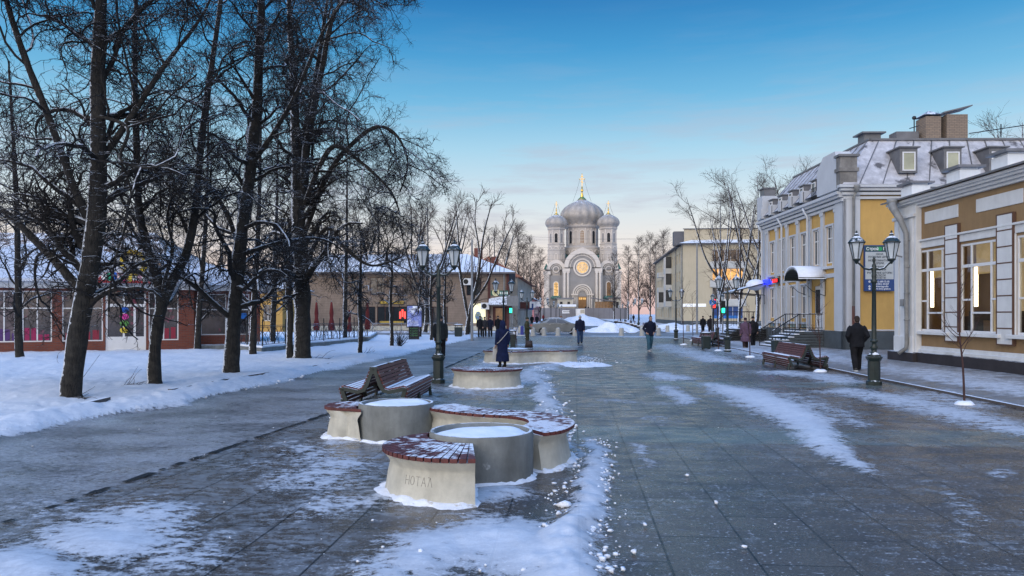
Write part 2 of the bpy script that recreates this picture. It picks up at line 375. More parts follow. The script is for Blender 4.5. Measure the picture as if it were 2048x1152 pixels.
bank = np.exp(-((cxx-edge2(LAWN, dd)+.75)/.45)**2)*(vnoise(X*1.7, Y*1.7, 21)*.07+vnoise(X*6, Y*6, 22)*.06)*(.3+.7*(vnoise(X*.5, Y*.5, 23) > .4))*(cxx < edge2(LAWN, dd)+.3); Zz = Zz+np.maximum(0, bank)
ridge = np.maximum(seg_field(*to_img(X, Y)[:2], [(1195,890,22,12,.5), (1175,950,26,18,.8), (1160,1000,30,22,1.0), (1150,1060,40,26,1.0), (1130,1130,60,40,.9)]),
                   seg_field(*to_img(X, Y)[:2], [(1125,850,14,8,.6), (1100,805,16,8,.8), (1078,772,18,7,.9), (1075,745,20,5,.8)]))
Zz = Zz+ridge*(.012+.05*np.maximum(0, vnoise(X*7, Y*7, 14)-.3)+.03*vnoise(X*19, Y*19, 15))
region = np.where(cxx < edge2(LAWN, dd)-.1, 0, np.where(cxx < edge2(DRAIN, dd), 1, np.where(cxx < edge2(KERB, dd), 2, 3)))
Zz = Zz+np.where(cxx > edge2(KERB, dd)+.02, .05, 0)
nr, nc = dd.shape; idx = np.arange(nr*nc).reshape(nr, nc)
q = np.stack([idx[:-1,:-1], idx[:-1,1:], idx[1:,1:], idx[1:,:-1]], -1).reshape(-1, 4)
fr_reg = region[:-1,:-1].reshape(-1)
V = np.stack([X, Y, Zz], -1).reshape(-1, 3)
def mesh_np(name, V, Q, attr=None):
    me = bpy.data.meshes.new(name); k = Q.shape[1]
    me.vertices.add(len(V)); me.vertices.foreach_set('co', np.asarray(V, np.float32).ravel())
    me.loops.add(Q.size); me.loops.foreach_set('vertex_index', Q.ravel().astype(np.int32))
    me.polygons.add(len(Q)); me.polygons.foreach_set('loop_start', np.arange(0, Q.size, k, dtype=np.int32)); me.polygons.foreach_set('loop_total', np.full(len(Q), k, np.int32))
    if attr is not None:
        a = me.attributes.new('snow', 'FLOAT', 'POINT'); a.data.foreach_set('value', np.asarray(attr, np.float32).ravel())
    me.update(calc_edges=True); return me
def ground_mat(name, kind):
    m = bpy.data.materials.new(name); m.use_nodes = True; nt = m.node_tree; p = nt.nodes['Principled BSDF']
    geo = N(nt, 'ShaderNodeNewGeometry'); pos = geo.outputs['Position']
    at = N(nt, 'ShaderNodeAttribute', attribute_name='snow'); S = at.outputs['Fac']
    sx = N(nt, 'ShaderNodeSeparateXYZ'); nt.links.new(pos, sx.inputs[0])
    # swept and trodden snow drags across the street: noise stretched that way
    mp = N(nt, 'ShaderNodeMapping'); mp.inputs['Scale'].default_value = (.9, 1.25, 1.0); nt.links.new(pos, mp.inputs[0]); sp = mp.outputs[0]
    nA, nB, nC, nD = noise(nt, sp, 2.0, 8, .72), noise(nt, sp, 8, 8, .75), noise(nt, pos, 45, 4, .75), noise(nt, sp, .55, 4, .6)
    hb = None
    if kind == 'plaza':
        cb = N(nt, 'ShaderNodeCombineXYZ'); nt.links.new(mth(nt, 'SUBTRACT', sx.outputs[1], 1.05), cb.inputs[0]); nt.links.new(mth(nt, 'SUBTRACT', sx.outputs[0], 1.36), cb.inputs[1])
        b = N(nt, 'ShaderNodeTexBrick'); nt.links.new(cb.outputs[0], b.inputs[0]); b.inputs['Scale'].default_value = 1
        b.inputs['Brick Width'].default_value = 1.32; b.inputs['Row Height'].default_value = .66; b.inputs['Mortar Size'].default_value = .010; b.inputs['Mortar Smooth'].default_value = .1
        b.inputs['Color1'].default_value = (.056,.046,.038,1); b.inputs['Color2'].default_value = (.098,.080,.066,1); b.inputs['Mortar'].default_value = (.012,.010,.009,1)
        hb = b.outputs['Fac']
        yy = mth(nt, 'FRACT', mth(nt, 'DIVIDE', mth(nt, 'SUBTRACT', sx.outputs[1], 10.95), 8.45))
        strip = mth(nt, 'MULTIPLY', mth(nt, 'LESS_THAN', yy, 1.5/8.45), mth(nt, 'GREATER_THAN', sx.outputs[0], -.4))
        green = mixc(nt, hb, (.105,.130,.118,1), (.05,.06,.055,1))
        base = mixc(nt, strip, b.outputs['Color'], green)
        base = mixc(nt, ramp(nt, nD, [(.4, (0,0,0,1)), (.62, (1,1,1,1))]), base, mixc(nt, .5, base, (.018,.016,.015,1)))
        fc = (.36,.38,.40,1)
        sand = ramp(nt, nC, [(.54, (0,0,0,1)), (.62, (1,1,1,1))]); base = mixc(nt, mth(nt, 'MULTIPLY', sand, .38), base, (.26,.26,.26,1))
        nE = noise(nt, sp, .9, 4, .6)
        fk = ramp(nt, mth(nt, 'ADD', mth(nt, 'MULTIPLY', nB, .62), mth(nt, 'MULTIPLY', nE, .38)), [(.525, (0,0,0,1)), (.565, (1,1,1,1))])
        base = mixc(nt, mth(nt, 'MULTIPLY', fk, mth(nt, 'ADD', .20, mth(nt, 'MULTIPLY', sand, .75))), base, fc)
        nS = noise(nt, pos, 26, 2, .5); base = mixc(nt, mth(nt, 'MULTIPLY', ramp(nt, mth(nt, 'ADD', mth(nt, 'MULTIPLY', nS, .75), mth(nt, 'MULTIPLY', nA, .25)), [(.60, (0,0,0,1)), (.64, (1,1,1,1))]), .7), base, (.45,.47,.50,1))
        # left of the benches the slabs are glazed with grey ice
        px_ = mth(nt, 'ADD', mth(nt, 'MULTIPLY', sx.outputs[0], -.28), mth(nt, 'MULTIPLY', nE, .9))
        lf = mth(nt, 'MULTIPLY', ramp(nt, px_, [(.75, (0,0,0,1)), (1.05, (1,1,1,1))]), ramp(nt, mth(nt, 'ADD', mth(nt, 'MULTIPLY', nB, .6), mth(nt, 'MULTIPLY', nA, .4)), [(.45, (0,0,0,1)), (.52, (.55,.55,.55,1)), (.62, (1,1,1,1))]))
        base = mixc(nt, mth(nt, 'MULTIPLY', lf, .72), base, (.27,.29,.31,1))
        ro = .34
    elif kind == 'walk':
        nF = noise(nt, sp, 14, 7, .78); nG = noise(nt, pos, 42, 3, .7)
        base = mixc(nt, ramp(nt, nA, [(.34, (0,0,0,1)), (.66, (1,1,1,1))]), (.12,.115,.11,1), (.24,.24,.245,1))
        lt = ramp(nt, mth(nt, 'ADD', mth(nt, 'MULTIPLY', nF, .6), mth(nt, 'MULTIPLY', nD, .4)), [(.47, (0,0,0,1)), (.56, (1,1,1,1))])
        base = mixc(nt, mth(nt, 'MULTIPLY', lt, .75), base, (.42,.43,.445,1))
        dk = ramp(nt, mth(nt, 'ADD', mth(nt, 'MULTIPLY', nB, .7), mth(nt, 'MULTIPLY', nD, .3)), [(.40, (1,1,1,1)), (.48, (0,0,0,1))])
        base = mixc(nt, mth(nt, 'MULTIPLY', dk, .8), base, (.045,.042,.040,1))
        base = mixc(nt, mth(nt, 'MULTIPLY', ramp(nt, nG, [(.54, (0,0,0,1)), (.60, (1,1,1,1))]), .6), base, (.035,.032,.030,1)); ro = .45
    elif kind == 'right':
        base = mixc(nt, ramp(nt, nA, [(.40, (0,0,0,1)), (.64, (1,1,1,1))]), (.10,.095,.09,1), (.27,.27,.28,1))
        base = mixc(nt, mth(nt, 'MULTIPLY', ramp(nt, nC, [(.5, (0,0,0,1)), (.7, (1,1,1,1))]), .3), base, (.42,.44,.46,1)); ro = .5
    else:
        base = (.76,.80,.86,1); ro = .8
    if kind == 'plaza': base = mixc(nt, mth(nt, 'MULTIPLY', hb, .8), base, (.014,.012,.010,1))
    # snow cover, its edge broken by noise at three sizes
    e = mth(nt, 'ADD', mth(nt, 'ADD', S, mth(nt, 'MULTIPLY', mth(nt, 'SUBTRACT', nA, .5), 1.5)), mth(nt, 'MULTIPLY', mth(nt, 'SUBTRACT', nB, .5), 1.75))
    e = mth(nt, 'ADD', e, mth(nt, 'MULTIPLY', mth(nt, 'SUBTRACT', nC, .5), .95))
    k = N(nt, 'ShaderNodeMapRange'); k.inputs[1].default_value = .52; k.inputs[2].default_value = .80; nt.links.new(e, k.inputs[0])
    k2 = N(nt, 'ShaderNodeMapRange'); k2.inputs[1].default_value = .05; k2.inputs[2].default_value = .35; nt.links.new(S, k2.inputs[0])
    sf = mth(nt, 'MULTIPLY', k.outputs[0], k2.outputs[0]) if kind != 'lawn' else k.outputs[0]
    if kind != 'lawn': sf = mth(nt, 'MULTIPLY', sf, mth(nt, 'ADD', .30, mth(nt, 'MULTIPLY', S, .40), clamp=True))
    snowc = mixc(nt, ramp(nt, nB, [(.35, (0,0,0,1)), (.7, (1,1,1,1))]), (.58,.62,.68,1), (.76,.79,.83,1))
    if kind == 'lawn': base = snowc
    else: base = mixc(nt, sf, base, snowc)
    nt.links.new(base, p.inputs['Base Color'])
    rr = N(nt, 'ShaderNodeMix', data_type='FLOAT'); nt.links.new(sf, rr.inputs[0]); nt.links.new(mth(nt, 'ADD', ro-.22, mth(nt, 'MULTIPLY', ramp(nt, nA, [(.35, (0,0,0,1)), (.65, (1,1,1,1))]), .36)), rr.inputs[2]); rr.inputs[3].default_value = .9; nt.links.new(rr.outputs[0], p.inputs['Roughness'])
    hh = mth(nt, 'ADD', mth(nt, 'MULTIPLY', nB, .6), mth(nt, 'MULTIPLY', nC, .5)); hh = mth(nt, 'ADD', hh, mth(nt, 'MULTIPLY', sf, .8))
    if hb is not None: hh = mth(nt, 'SUBTRACT', hh, mth(nt, 'MULTIPLY', hb, .4))
    bp = N(nt, 'ShaderNodeBump'); bp.inputs['Strength'].default_value = .6; bp.inputs['Distance'].default_value = .009 if kind != 'lawn' else .05
    nt.links.new(hh, bp.inputs['Height']); nt.links.new(bp.outputs[0], p.inputs['Normal']); p.inputs['Specular IOR Level'].default_value = .36
    return m
for ri, (nm, kind) in enumerate((('snowy_lawn', 'lawn'), ('walkway', 'walk'), ('plaza_paving', 'plaza'), ('pavement', 'right'))):
    Q = q[fr_reg == ri]; used = np.unique(Q); remap = np.zeros(len(V), int); remap[used] = np.arange(len(used))
    o = link(nm, mesh_np(nm, V[used], remap[Q], S.reshape(-1)[used]), ground_mat(nm, kind), smooth=True); o['kind'] = 'structure'
def sheet(name, pts, z, m):
    me = bpy.data.meshes.new(name); me.from_pydata([(x, y, z) for x, y in pts], [], [tuple(range(len(pts)))]); o = link(name, me, m); o['kind'] = 'structure'; return o
M['farsnow'] = mat('far_snow', (.62,.66,.72), .85, .2, .25, spots=((.24,.24,.25), .35, .56))
M['road'] = mat('slushy_road', (.20,.20,.205), .6, .35, .7, spots=((.55,.58,.62), .5, .60))
M['farpave'] = mat('far_paving', (.15,.155,.165), .6, .25, .6, spots=((.5,.52,.56), .3, .62))
sheet('ground', [(-3000,-300), (3000,-300), (3000,3500), (-3000,3500)], -.05, M['farsnow'])
def cs(pts): return [W(a, b) for a, b in pts]
sheet('cross_street', cs([(-120,63), (120,63), (120,75), (-120,75)]), -.02, M['road'])
fp = sheet('far_paving', [(-3.6,77), (9.3,77), (9.3,285), (-3.6,285)], -.012, stripes(M['farpave'], 1, 9, .45, .14))
# dark open joint of the drain beside the walkway
mb = MB(); rng = random.Random(3); pts = [(d, float(edge2(DRAIN, np.array(d)))) for d in np.concatenate([np.linspace(6.6, 20, 110), np.linspace(20.3, 56, 60)])]
for (d0, c0), (d1, c1) in zip(pts, pts[1:]):
    if rng.random() < .12 or (d0 < 9 and rng.random() < .35): continue
    w = (.022+rng.uniform(-.012, .03))*(1+d0*.012); a, b = W(c0-w, d0), W(c0+w*rng.uniform(.5, 1.2), d0); e, f_ = W(c1+w, d1), W(c1-w*rng.uniform(.5, 1.2), d1)
    mb.add([(a[0],a[1],.016), (b[0],b[1],.016), (e[0],e[1],.016), (f_[0],f_[1],.016)], [(0,1,2,3)])
o = mb.build('drain_channel', mat('wet_drain', (.012,.011,.010), .6, .4, 20), recalc=False); o['kind'] = 'structure'
# kerb stones: pieces showing through the snow on the left, one running edge on the right
M['kerb'] = mat('granite_kerb', (.10,.085,.078), .8, .3, 12, snow=.45)
def strip(name, pts, w, z0, z1, m):
    mb = MB()
    for (x0, y0), (x1, y1) in zip(pts, pts[1:]):
        L = math.hypot(x1-x0, y1-y0); mb.box(((x0+x1)/2, (y0+y1)/2, (z0+z1)/2), (L+.004, w, z1-z0), math.atan2(y1-y0, x1-x0))
    o = mb.build(name, m); o['kind'] = 'structure'; return o
for i, (a, b) in enumerate((((146,832), (216,814)), ((340,796), (450,773)), ((430,777), (535,758)), ((622,740), (693,727)))):
    strip('kerb', [G(*a), G(*b)], .1, .02, .20 if i < 3 else .14, M['kerb'])
strip('kerb', [W(float(edge2(KERB, np.array(d)))-.05, d) for d in np.linspace(9, 60, 40)], .09, -.02, .065, M['kerb'])
# crumbs and clods of swept snow
rng = random.Random(11); mb = MB()
def clod(px, py, r):
    x, y = G(px, py); s_, cx, d = snow_at(np.array([x]), np.array([y]))
    j = .35; mb.blob((x, y, r*.35+.02), (r*rng.uniform(.8, 1.4), r*rng.uniform(.8, 1.4), r*rng.uniform(.5, .9)), 6, 4, j, rng)
for i in range(620):
    t = rng.random(); yy = 880+270*t; xx = 1195-55*t+rng.gauss(0, 16+42*t); clod(xx, yy, rng.choice([.005,.007,.009,.012,.016,.022])*(1+.2*(rng.random() < .1)))
for i in range(150):
    t = rng.random(); yy = 735+150*t; xx = 1078+55*t+rng.gauss(0, 10+10*t); clod(xx, yy, rng.uniform(.012, .035))
for i in range(60): clod(rng.gauss(900, 420), rng.uniform(830, 1152), abs(rng.gauss(.002, .005))+.003)
for i in range(160): clod(rng.gauss(1165, 30), rng.gauss(723, 5), rng.uniform(.01, .03))
for i in range(130):
    px = rng.uniform(20, 700); d_ = 0
    py = np.interp(px, [0,164,369,574,697], [868,842,806,765,733])-abs(rng.gauss(8, 9)); clod(px, py, rng.uniform(.015, .05))
for px, py, r in ((1130,1018,.06), (842,1112,.035), (1432,1010,.02), (1490,1100,.02), (1375,955,.022), (1290,1055,.02)): clod(px, py, r)
o = mb.build('snow_clods', M['crust'], smooth=True); o['kind'] = 'stuff'
def heap(pts, name, seed, label=None, m='crust'):         # heaps of shovelled snow: bumpy mounds in one skin
    g = np.random.RandomState(seed); xs = [p[0] for p in pts]; ys = [p[1] for p in pts]; rm = max(p[2] for p in pts)
    n = 56; gx, gy = np.meshgrid(np.linspace(min(xs)-rm, max(xs)+rm, n), np.linspace(min(ys)-rm, max(ys)+rm, n), indexing='ij')
    z = np.full_like(gx, -.06)
    for x, y, r, h in pts:
        q_ = np.hypot(gx-x, gy-y)/r; z = np.maximum(z, h*np.clip(1-q_**1.6, -.1, 1)*(.7+.5*vnoise(gx/r*3, gy/r*3, seed))+(vnoise(gx*4/r, gy*4/r, seed+3)-.5)*h*.3*(q_ < 1))
    ii = np.arange(n*n).reshape(n, n); Q = np.stack([ii[:-1,:-1], ii[1:,:-1], ii[1:,1:], ii[:-1,1:]], -1).reshape(-1, 4); zz = z.reshape(-1)
    Q = Q[(zz[Q] > -.055).any(1)]
    o = link(name, mesh_np(name, np.stack([gx, gy, z], -1).reshape(-1, 3), Q), M[m], smooth=True); o['kind'] = 'stuff'; return o
def hp(px, d, r, h): x, y = D(px, d); return (x, y, r, h)
heap([hp(1200,78,1.8,.5), hp(1222,77,2.0,1.0), hp(1240,78,2.2,.9), hp(1258,79,1.6,.5)], 'snow_heap', 4)
heap([hp(1125,120,3,.5), hp(1165,122,5,1.5), hp(1185,123,3.2,.7)], 'snow_heap', 5)
heap([hp(1085,80,1.6,.6), hp(1110,79,1.8,.6)], 'snow_heap', 6)
heap([hp(1345,90,3,.7), hp(1375,91,3,.6), hp(1400,93,3,.6), hp(1440,92,3,.6), hp(1480,90,3.5,.7)], 'snow_heap', 7)
heap([hp(1180,27,.8,.12), hp(1140,27.5,.7,.10), hp(1160,26.5,.6,.10)], 'snow_heap', 8)
# ------------------------------------------------------------------ cathedral at the head of the street
M['cgrey'] = mat('grey_plaster', (.27,.255,.24), .85, .08, .3)
M['cwhite'] = mat('pale_trim', (.62,.555,.48), .8, .08, .4)
M['cdrum'] = mat('pale_drum_plaster', (.47,.42,.365), .85, .08, .3)
M['dome'] = mat('weathered_dome_metal', (.36,.325,.285), .55, .25, .5, metal=.12, snow=.10)
M['gold'] = mat('gilding', (.85,.52,.12), .28, .1, 1, metal=1)
M['litwin'] = glass('lit_window', (.2,.1,.03), .3, (1.0,.60,.18), 1.1)
M['dimwin'] = glass('dim_window', (.06,.035,.02), .2, (.5,.25,.08), .35)
M['dark'] = flat('dark_opening', (.012,.012,.014), .6)
M['cgreen'] = mat('green_copper_sheet', (.035,.11,.085), .6, .3, .6, snow=.02)
M['oak'] = mat('oak_door', (.26,.13,.045), .6, .2, .6)
CD = 300
def cz(cy): return 61.45-cy*.0573
cax, cay = D(1164.8, CD)
cat = thing('cathedral', 'grey and white domed cathedral with gilded crosses closing the far end of the street', 'cathedral', (cax, cay, 0))
f0 = ident
mb = MB()
mb.bx(-15.4, 15.4, 3.2, 40, 0, 17.5); mb.bx(-8.2, 8.2, .6, 3.4, 0, 20.2)
mb.bx(-11, 11, 8, 34, 17, 25); mb.bx(-15, 15, 7, 34, 17, 20.5)
for s in (-1, 1): mb.arch(f0, s*10.6, 19.8, 0.01, 3.75, 3.2, 8, n=20)
mb.arch(f0, 0, 20.5, .01, 7.0, .6, 8, n=32); mb.bx(-7, 7, 3, 14, 17, 21)
mb.bx(-4.4, 4.4, 0, 1, 0, 10)
mb.build('wall', M['cgrey'], cat)
mb = MB()
mb.arch(f0, 0, 20.5, 5.6, 7.35, -.1, 3.2, n=40, ogee=.10); mb.arch(f0, 0, 20.5, 3.0, 3.65, .25, .9, n=32, a1=360); mb.arch(f0, 0, 20.5, 2.25, 2.6, .2, .9, n=32, a1=360)
mb.arch(f0, 0, 20.5, 4.7, 5.0, .4, .9, n=32)
for k in range(26):                                  # the toothed arcade under the gable arch
    a = R(8+164*k/25); mb.box((5.3*math.cos(a), .5, 20.5+5.3*math.sin(a)), (.3, .3, .45))
for s in (-1, 1):
    mb.arch(f0, s*10.6, 19.8, 2.5, 3.9, 2.7, 4.2, n=28, ogee=.10); mb.arch(f0, s*10.6, 19.9, 1.0, 1.35, 2.95, 3.4, a1=360); mb.arch(f0, s*10.6, 19.9, 1.9, 2.1, 3.0, 3.4, a1=180)
    for x in (7.1, 5.7):
        mb.tube([(s*x, .35, 5), (s*x, .35, 18.6)], .5, 10); mb.box((s*x, .35, 5.4), (1.3, .9, 1)); mb.box((s*x, .35, 18.6), (1.3, .9, .7))
    mb.bx(s*6.4-1.5, s*6.4+1.5, -.15, .8, 18.9, 20.1); mb.bx(s*6.4-1.4, s*6.4+1.4, -.1, .8, 0, 4.9)
    mb.bx(s*14.4-1.1, s*14.4+1.1, 2.5, 3.5, 0, 18); mb.bx(s*14.3-1.5, s*14.3+1.5, 2.4, 3.6, 17.8, 19.2); mb.bx(s*14.0-.3, s*14.0+.3, 2.2, 3.5, 0, 17.9)
    mb.arch(f0, s*10.6, 13.9, .85, 1.2, 2.9, 3.4); mb.bx(s*10.6-1.2, s*10.6-.85, 2.9, 3.4, 9.2, 13.9); mb.bx(s*10.6+.85, s*10.6+1.2, 2.9, 3.4, 9.2, 13.9)
for i, (a, b) in enumerate(((3.35, 3.9), (2.6, 3.1), (1.85, 2.35), (1.45, 1.7))): mb.arch(f0, 0, 9.9, a, b, -.5+i*.25, 1.0, n=28)
for s in (-1, 1):
    for i, x in enumerate((3.7, 2.95, 2.2)): mb.tube([(s*x, -.3+i*.25, 3.2), (s*x, -.3+i*.25, 9.4)], .26, 8); mb.box((s*x, -.3+i*.25, 9.6), (.8, .7, .5))
mb.bx(-4.5, -1.7, -.6, .2, 9.3, 9.9); mb.bx(1.7, 4.5, -.6, .2, 9.3, 9.9)
mb.build('trim', M['cwhite'], cat)
mb = MB(); mb.lathe([(8.5, 26.5), (8.5, 29.3), (7.9, 29.6), (6.6, 30.3), (6.55, 37.4), (7.3, 38), (7.4, 38.6), (6.9, 39), (6.7, 40)], (0, 16, 0), 48)
drum = mb.build('drum', M['cdrum'], cat, smooth=False)
mb = MB(); mw = MB(); md = MB()
for k in range(16):
    a = -math.pi/2+2*math.pi*k/16; fr = frame((6.62*math.cos(a), 16+6.62*math.sin(a)), a+math.pi/2)
    mb.arch(fr, 0, 35.6, .75, 1.05, -.15, .1, n=12); mb.fb(fr, -1.05, -.75, -.15, .1, 31.2, 35.6); mb.fb(fr, .75, 1.05, -.15, .1, 31.2, 35.6)
    fq = frame((8.5*math.cos(a), 16+8.5*math.sin(a)), a+math.pi/2); mb.arch(fq, 0, 27.2, .95, 1.35, -.15, .15, n=12)
    a2 = a+math.pi/16; mb.tube([(6.7*math.cos(a2), 16+6.7*math.sin(a2), 30.4), (6.7*math.cos(a2), 16+6.7*math.sin(a2), 37.5)], .22, 6)
    t = mw if k == 0 else md
    if k % 2 == 0: t.fb(fr, -.75, .75, -.03, .02, 31.2, 35.6); t.arch(fr, 0, 35.6, .01, .75, -.03, .02, n=12)
mb.build('arcade', M['cwhite'], drum); wl = mw.build('window', M['dimwin'], cat); md.build('window', M['dark'], cat)
mb = MB(); fr = ident
for x in (-.25, .25): mb.bx(x-.05, x+.05, 9.28, 9.36, 31.2, 36)
for z in (32.3, 33.4, 34.5, 35.5): mb.bx(-.7, .7, 9.28, 9.36, z-.05, z+.05)
mb.build('glazing_bars', M['cwhite'], wl)
def onion(par, cx, cy, z0, s, n, nm):
    mb = MB(); prof = [(.76,0), (.80,.10), (.93,.22), (1.0,.38), (.99,.5), (.93,.66), (.80,.82), (.60,.96), (.38,1.07), (.22,1.15), (.13,1.24)]
    vs = []; nn = 64; 
    for r, z in prof:
        for k in range(nn):
            a = 2*math.pi*k/nn; rr = r*s*(1-.075*(1-abs(math.sin(a*n/2)))**1.5); vs.append((cx+rr*math.cos(a), cy+rr*math.sin(a), z0+z*s*1.0))
    m = len(prof); mb.add(vs, [(i*nn+k, i*nn+(k+1)%nn, (i+1)*nn+(k+1)%nn, (i+1)*nn+k) for i in range(m-1) for k in range(nn)])
    return mb.build(nm, M['dome'], par, smooth=True)
def cross(par, cx, cy, z0, h, k):
    mb = MB(); mb.lathe([(k*1.1, z0-.2), (k*.95, z0+.15), (k*.4, z0+k*.6), (k*.25, z0+h*.22), (k*.14, z0+h*.28), (k*.3, z0+h*.34), (k*.3, z0+h*.38), (k*.12, z0+h*.43), (k*.22, z0+h*.47), (k*.06, z0+h*.53), (k*.05, z0+h*.6)], (cx, cy, 0), 12)
    t = k*.07
    mb.bx(cx-t, cx+t, cy-t, cy+t, z0+h*.55, z0+h); mb.bx(cx-k*.62, cx+k*.62, cy-t, cy+t, z0+h*.80, z0+h*.80+2*t); mb.bx(cx-k*.3, cx+k*.3, cy-t, cy+t, z0+h*.90, z0+h*.9+2*t)
    mb.add([(cx-k*.3, cy-t, z0+h*.70), (cx+k*.3, cy-t, z0+h*.66), (cx+k*.3, cy+t, z0+h*.66), (cx-k*.3, cy+t, z0+h*.70), (cx-k*.3, cy-t, z0+h*.70+2*t), (cx+k*.3, cy-t, z0+h*.66+2*t), (cx+k*.3, cy+t, z0+h*.66+2*t), (cx-k*.3, cy+t, z0+h*.70+2*t)], [(0,1,2,3), (4,5,6,7), (0,1,5,4), (1,2,6,5), (2,3,7,6), (3,0,4,7)])
    for p in ((-k*.62, .8), (k*.62, .8), (0, 1.0)): mb.blob((cx+p[0], cy, z0+h*p[1]+t), k*.13, 6, 4)
    o = mb.build('cross', M['gold'], par)
    mb = MB()
    for s in (-1, 1): mb.tube([(cx+s*k*.5, cy, z0+h*.8), (cx+s*k*1.35, cy, z0+h*.3), (cx+s*k*2.2, cy, z0-k*.5)], .055, 4)
    mb.build('stay_chain', M['ironb'], o)
dm = onion(cat, 0, 16, 38.9, 9.35, 16, 'dome'); cross(dm, 0, 16, 50.1, 10.6, 1.75)
for s in (-1, 1):
    tw = MB(); tx, ty = s*10.6, 7.2
    tw.lathe([(3.75, 15), (3.75, 27.6), (3.95, 27.8), (3.6, 28.1), (3.6, 30.1), (3.85, 30.3), (3.35, 30.6), (3.35, 36.0), (3.9, 36.5), (3.95, 37.0), (3.3, 37.3)], (tx, ty, 0), 8, a0=R(22.5))
    t = tw.build('bell_tower', M['cdrum'], cat)
    ar = MB(); op = MB(); gp = MB()
    for k in range(8):
        a = -math.pi/2+2*math.pi*k/8; r = 3.35*math.cos(R(22.5)); fr = frame((tx+r*math.cos(a), ty+r*math.sin(a)), a+math.pi/2)
        ar.arch(fr, 0, 34.1, .62, .9, -.14, .1, n=12); ar.fb(fr, -.9, -.62, -.14, .1, 31, 34.1); ar.fb(fr, .62, .9, -.14, .1, 31, 34.1)
        (op if k in (0, 4) else gp).fb(fr, -.62, .62, -.04, .02, 31, 34.1); (op if k in (0, 4) else gp).arch(fr, 0, 34.1, .01, .62, -.04, .02, n=12)
        r2 = 3.6*math.cos(R(22.5)); f2 = frame((tx+r2*math.cos(a), ty+r2*math.sin(a)), a+math.pi/2); ar.arch(f2, 0, 28.3, .75, 1.15, -.2, .1, n=12)
        r3 = 3.75*math.cos(R(22.5)); f3 = frame((tx+r3*math.cos(a), ty+r3*math.sin(a)), a+math.pi/2); ar.arch(f3, 0, 25.8, .45, .7, -.15, .1, n=10); ar.fb(f3, -.7, -.45, -.15, .1, 23.2, 25.8); ar.fb(f3, .45, .7, -.15, .1, 23.2, 25.8)
        b = a+R(22.5); ar.tube([(tx+3.4*math.cos(b), ty+3.4*math.sin(b), 30.6), (tx+3.4*math.cos(b), ty+3.4*math.sin(b), 36.2)], .2, 6)
    ar.build('arcade', M['cwhite'], t); op.build('belfry_opening', M['dark'], t); gp.build('blind_niche', M['cgrey'], t)
    be = MB(); be.lathe([(.55, 31.5), (.5, 31.8), (.36, 32.4), (.3, 32.8), (.1, 33.0), (.05, 33.9)], (tx, ty-3.25, 0), 12); be.build('bell', M['ironb'], t, smooth=True)
    d2 = onion(t, tx, ty, 37.0, 4.75, 8, 'cupola'); cross(d2, tx, ty, 42.6, 5.4, .95)
mb = MB(); mb.arch(f0, 0, 20.5, .01, 2.25, .30, .55, a1=360, n=28); rw = mb.build('rose_window', M['litwin'], cat)
mb = MB(); mb.arch(f0, 0, 20.5, .42, .6, .2, .3, a1=360); mb.arch(f0, 0, 20.5, 1.3, 1.42, .2, .3, a1=360)
for k in range(16):
    a = 2*math.pi*k/16; mb.tube([(.5*math.cos(a), .24, 20.5+.5*math.sin(a)), (2.25*math.cos(a), .24, 20.5+2.25*math.sin(a))], .055, 4)
mb.build('tracery', M['cwhite'], rw)
for s in (-1, 1):
    mb = MB(); mb.bx(s*10.6-.85, s*10.6+.85, 3.05, 3.15, 9.2, 13.9); mb.arch(f0, s*10.6, 13.9, .01, .85, 3.05, 3.15)
    w = mb.build('arched_window', M['litwin'] if s < 0 else M['dimwin'], cat)
    mb = MB(); mb.bx(s*10.6-.07, s*10.6+.07, 2.97, 3.04, 9.2, 14.7); [mb.bx(s*10.6-.85, s*10.6+.85, 2.97, 3.04, z-.07, z+.07) for z in (10.4, 11.6, 12.8, 13.9)]
    mb.build('glazing_bars', M['oak'], w)
    mb = MB(); mb.add([(s*10.6-2.2, .9, 8.1), (s*10.6+2.2, .9, 8.1), (s*10.6+1.6, 3.1, 9.3), (s*10.6-1.6, 3.1, 9.3), (s*10.6-2.2, 3.1, 8.1), (s*10.6+2.2, 3.1, 8.1)], [(0,1,2,3), (0,3,4), (1,5,2), (0,4,5,1)])
    mb.build('window_canopy', M['cgreen'], cat)
mb = MB(); mb.bx(-1.6, 1.6, -.10, -.02, 3.2, 8.8); dr = mb.build('door', M['oak'], cat)
mb = MB(); [mb.bx(x-.28, x+.28, -.16, -.11, 7.6, 8.4) for x in (-1.1, -.4, .4, 1.1)]; mb.build('door_light', M['litwin'], dr)
mb = MB(); mb.bx(-1.55, -.05, -.16, -.11, 3.4, 7.2); mb.bx(.05, 1.55, -.16, -.11, 3.4, 7.2); mb.build('door_panel', M['oak'], dr)
mb = MB()
for s in (-1, 1):
    for x0, x1, z in ((7.3, 8.6, 20.6), (13.6, 15.6, 20.0)): mb.add([(s*x0, 3, z), (s*x1, 3, z), (s*(x0+x1)/2, 4.5, z+2.6), (s*x0, 6, z), (s*x1, 6, z)], [(0,1,2), (0,2,3), (1,4,2), (3,2,4)])
mb.add([(-11, 8, 25), (11, 8, 25), (8, 12, 27), (-8, 12, 27), (-11, 34, 25), (11, 34, 25), (8, 24, 27), (-8, 24, 27)], [(0,1,2,3), (1,5,6,2), (5,4,7,6), (4,0,3,7), (3,2,6,7)])
mb.build('roof', M['cgreen'], cat)
mb = MB(); [mb.bx(-7-i*.3, 7+i*.3, -6+i*.0-i*.4, .5, 0, 3.2-i*.4) for i in range(8)]; mb.build('steps', M['cgrey'], cat)
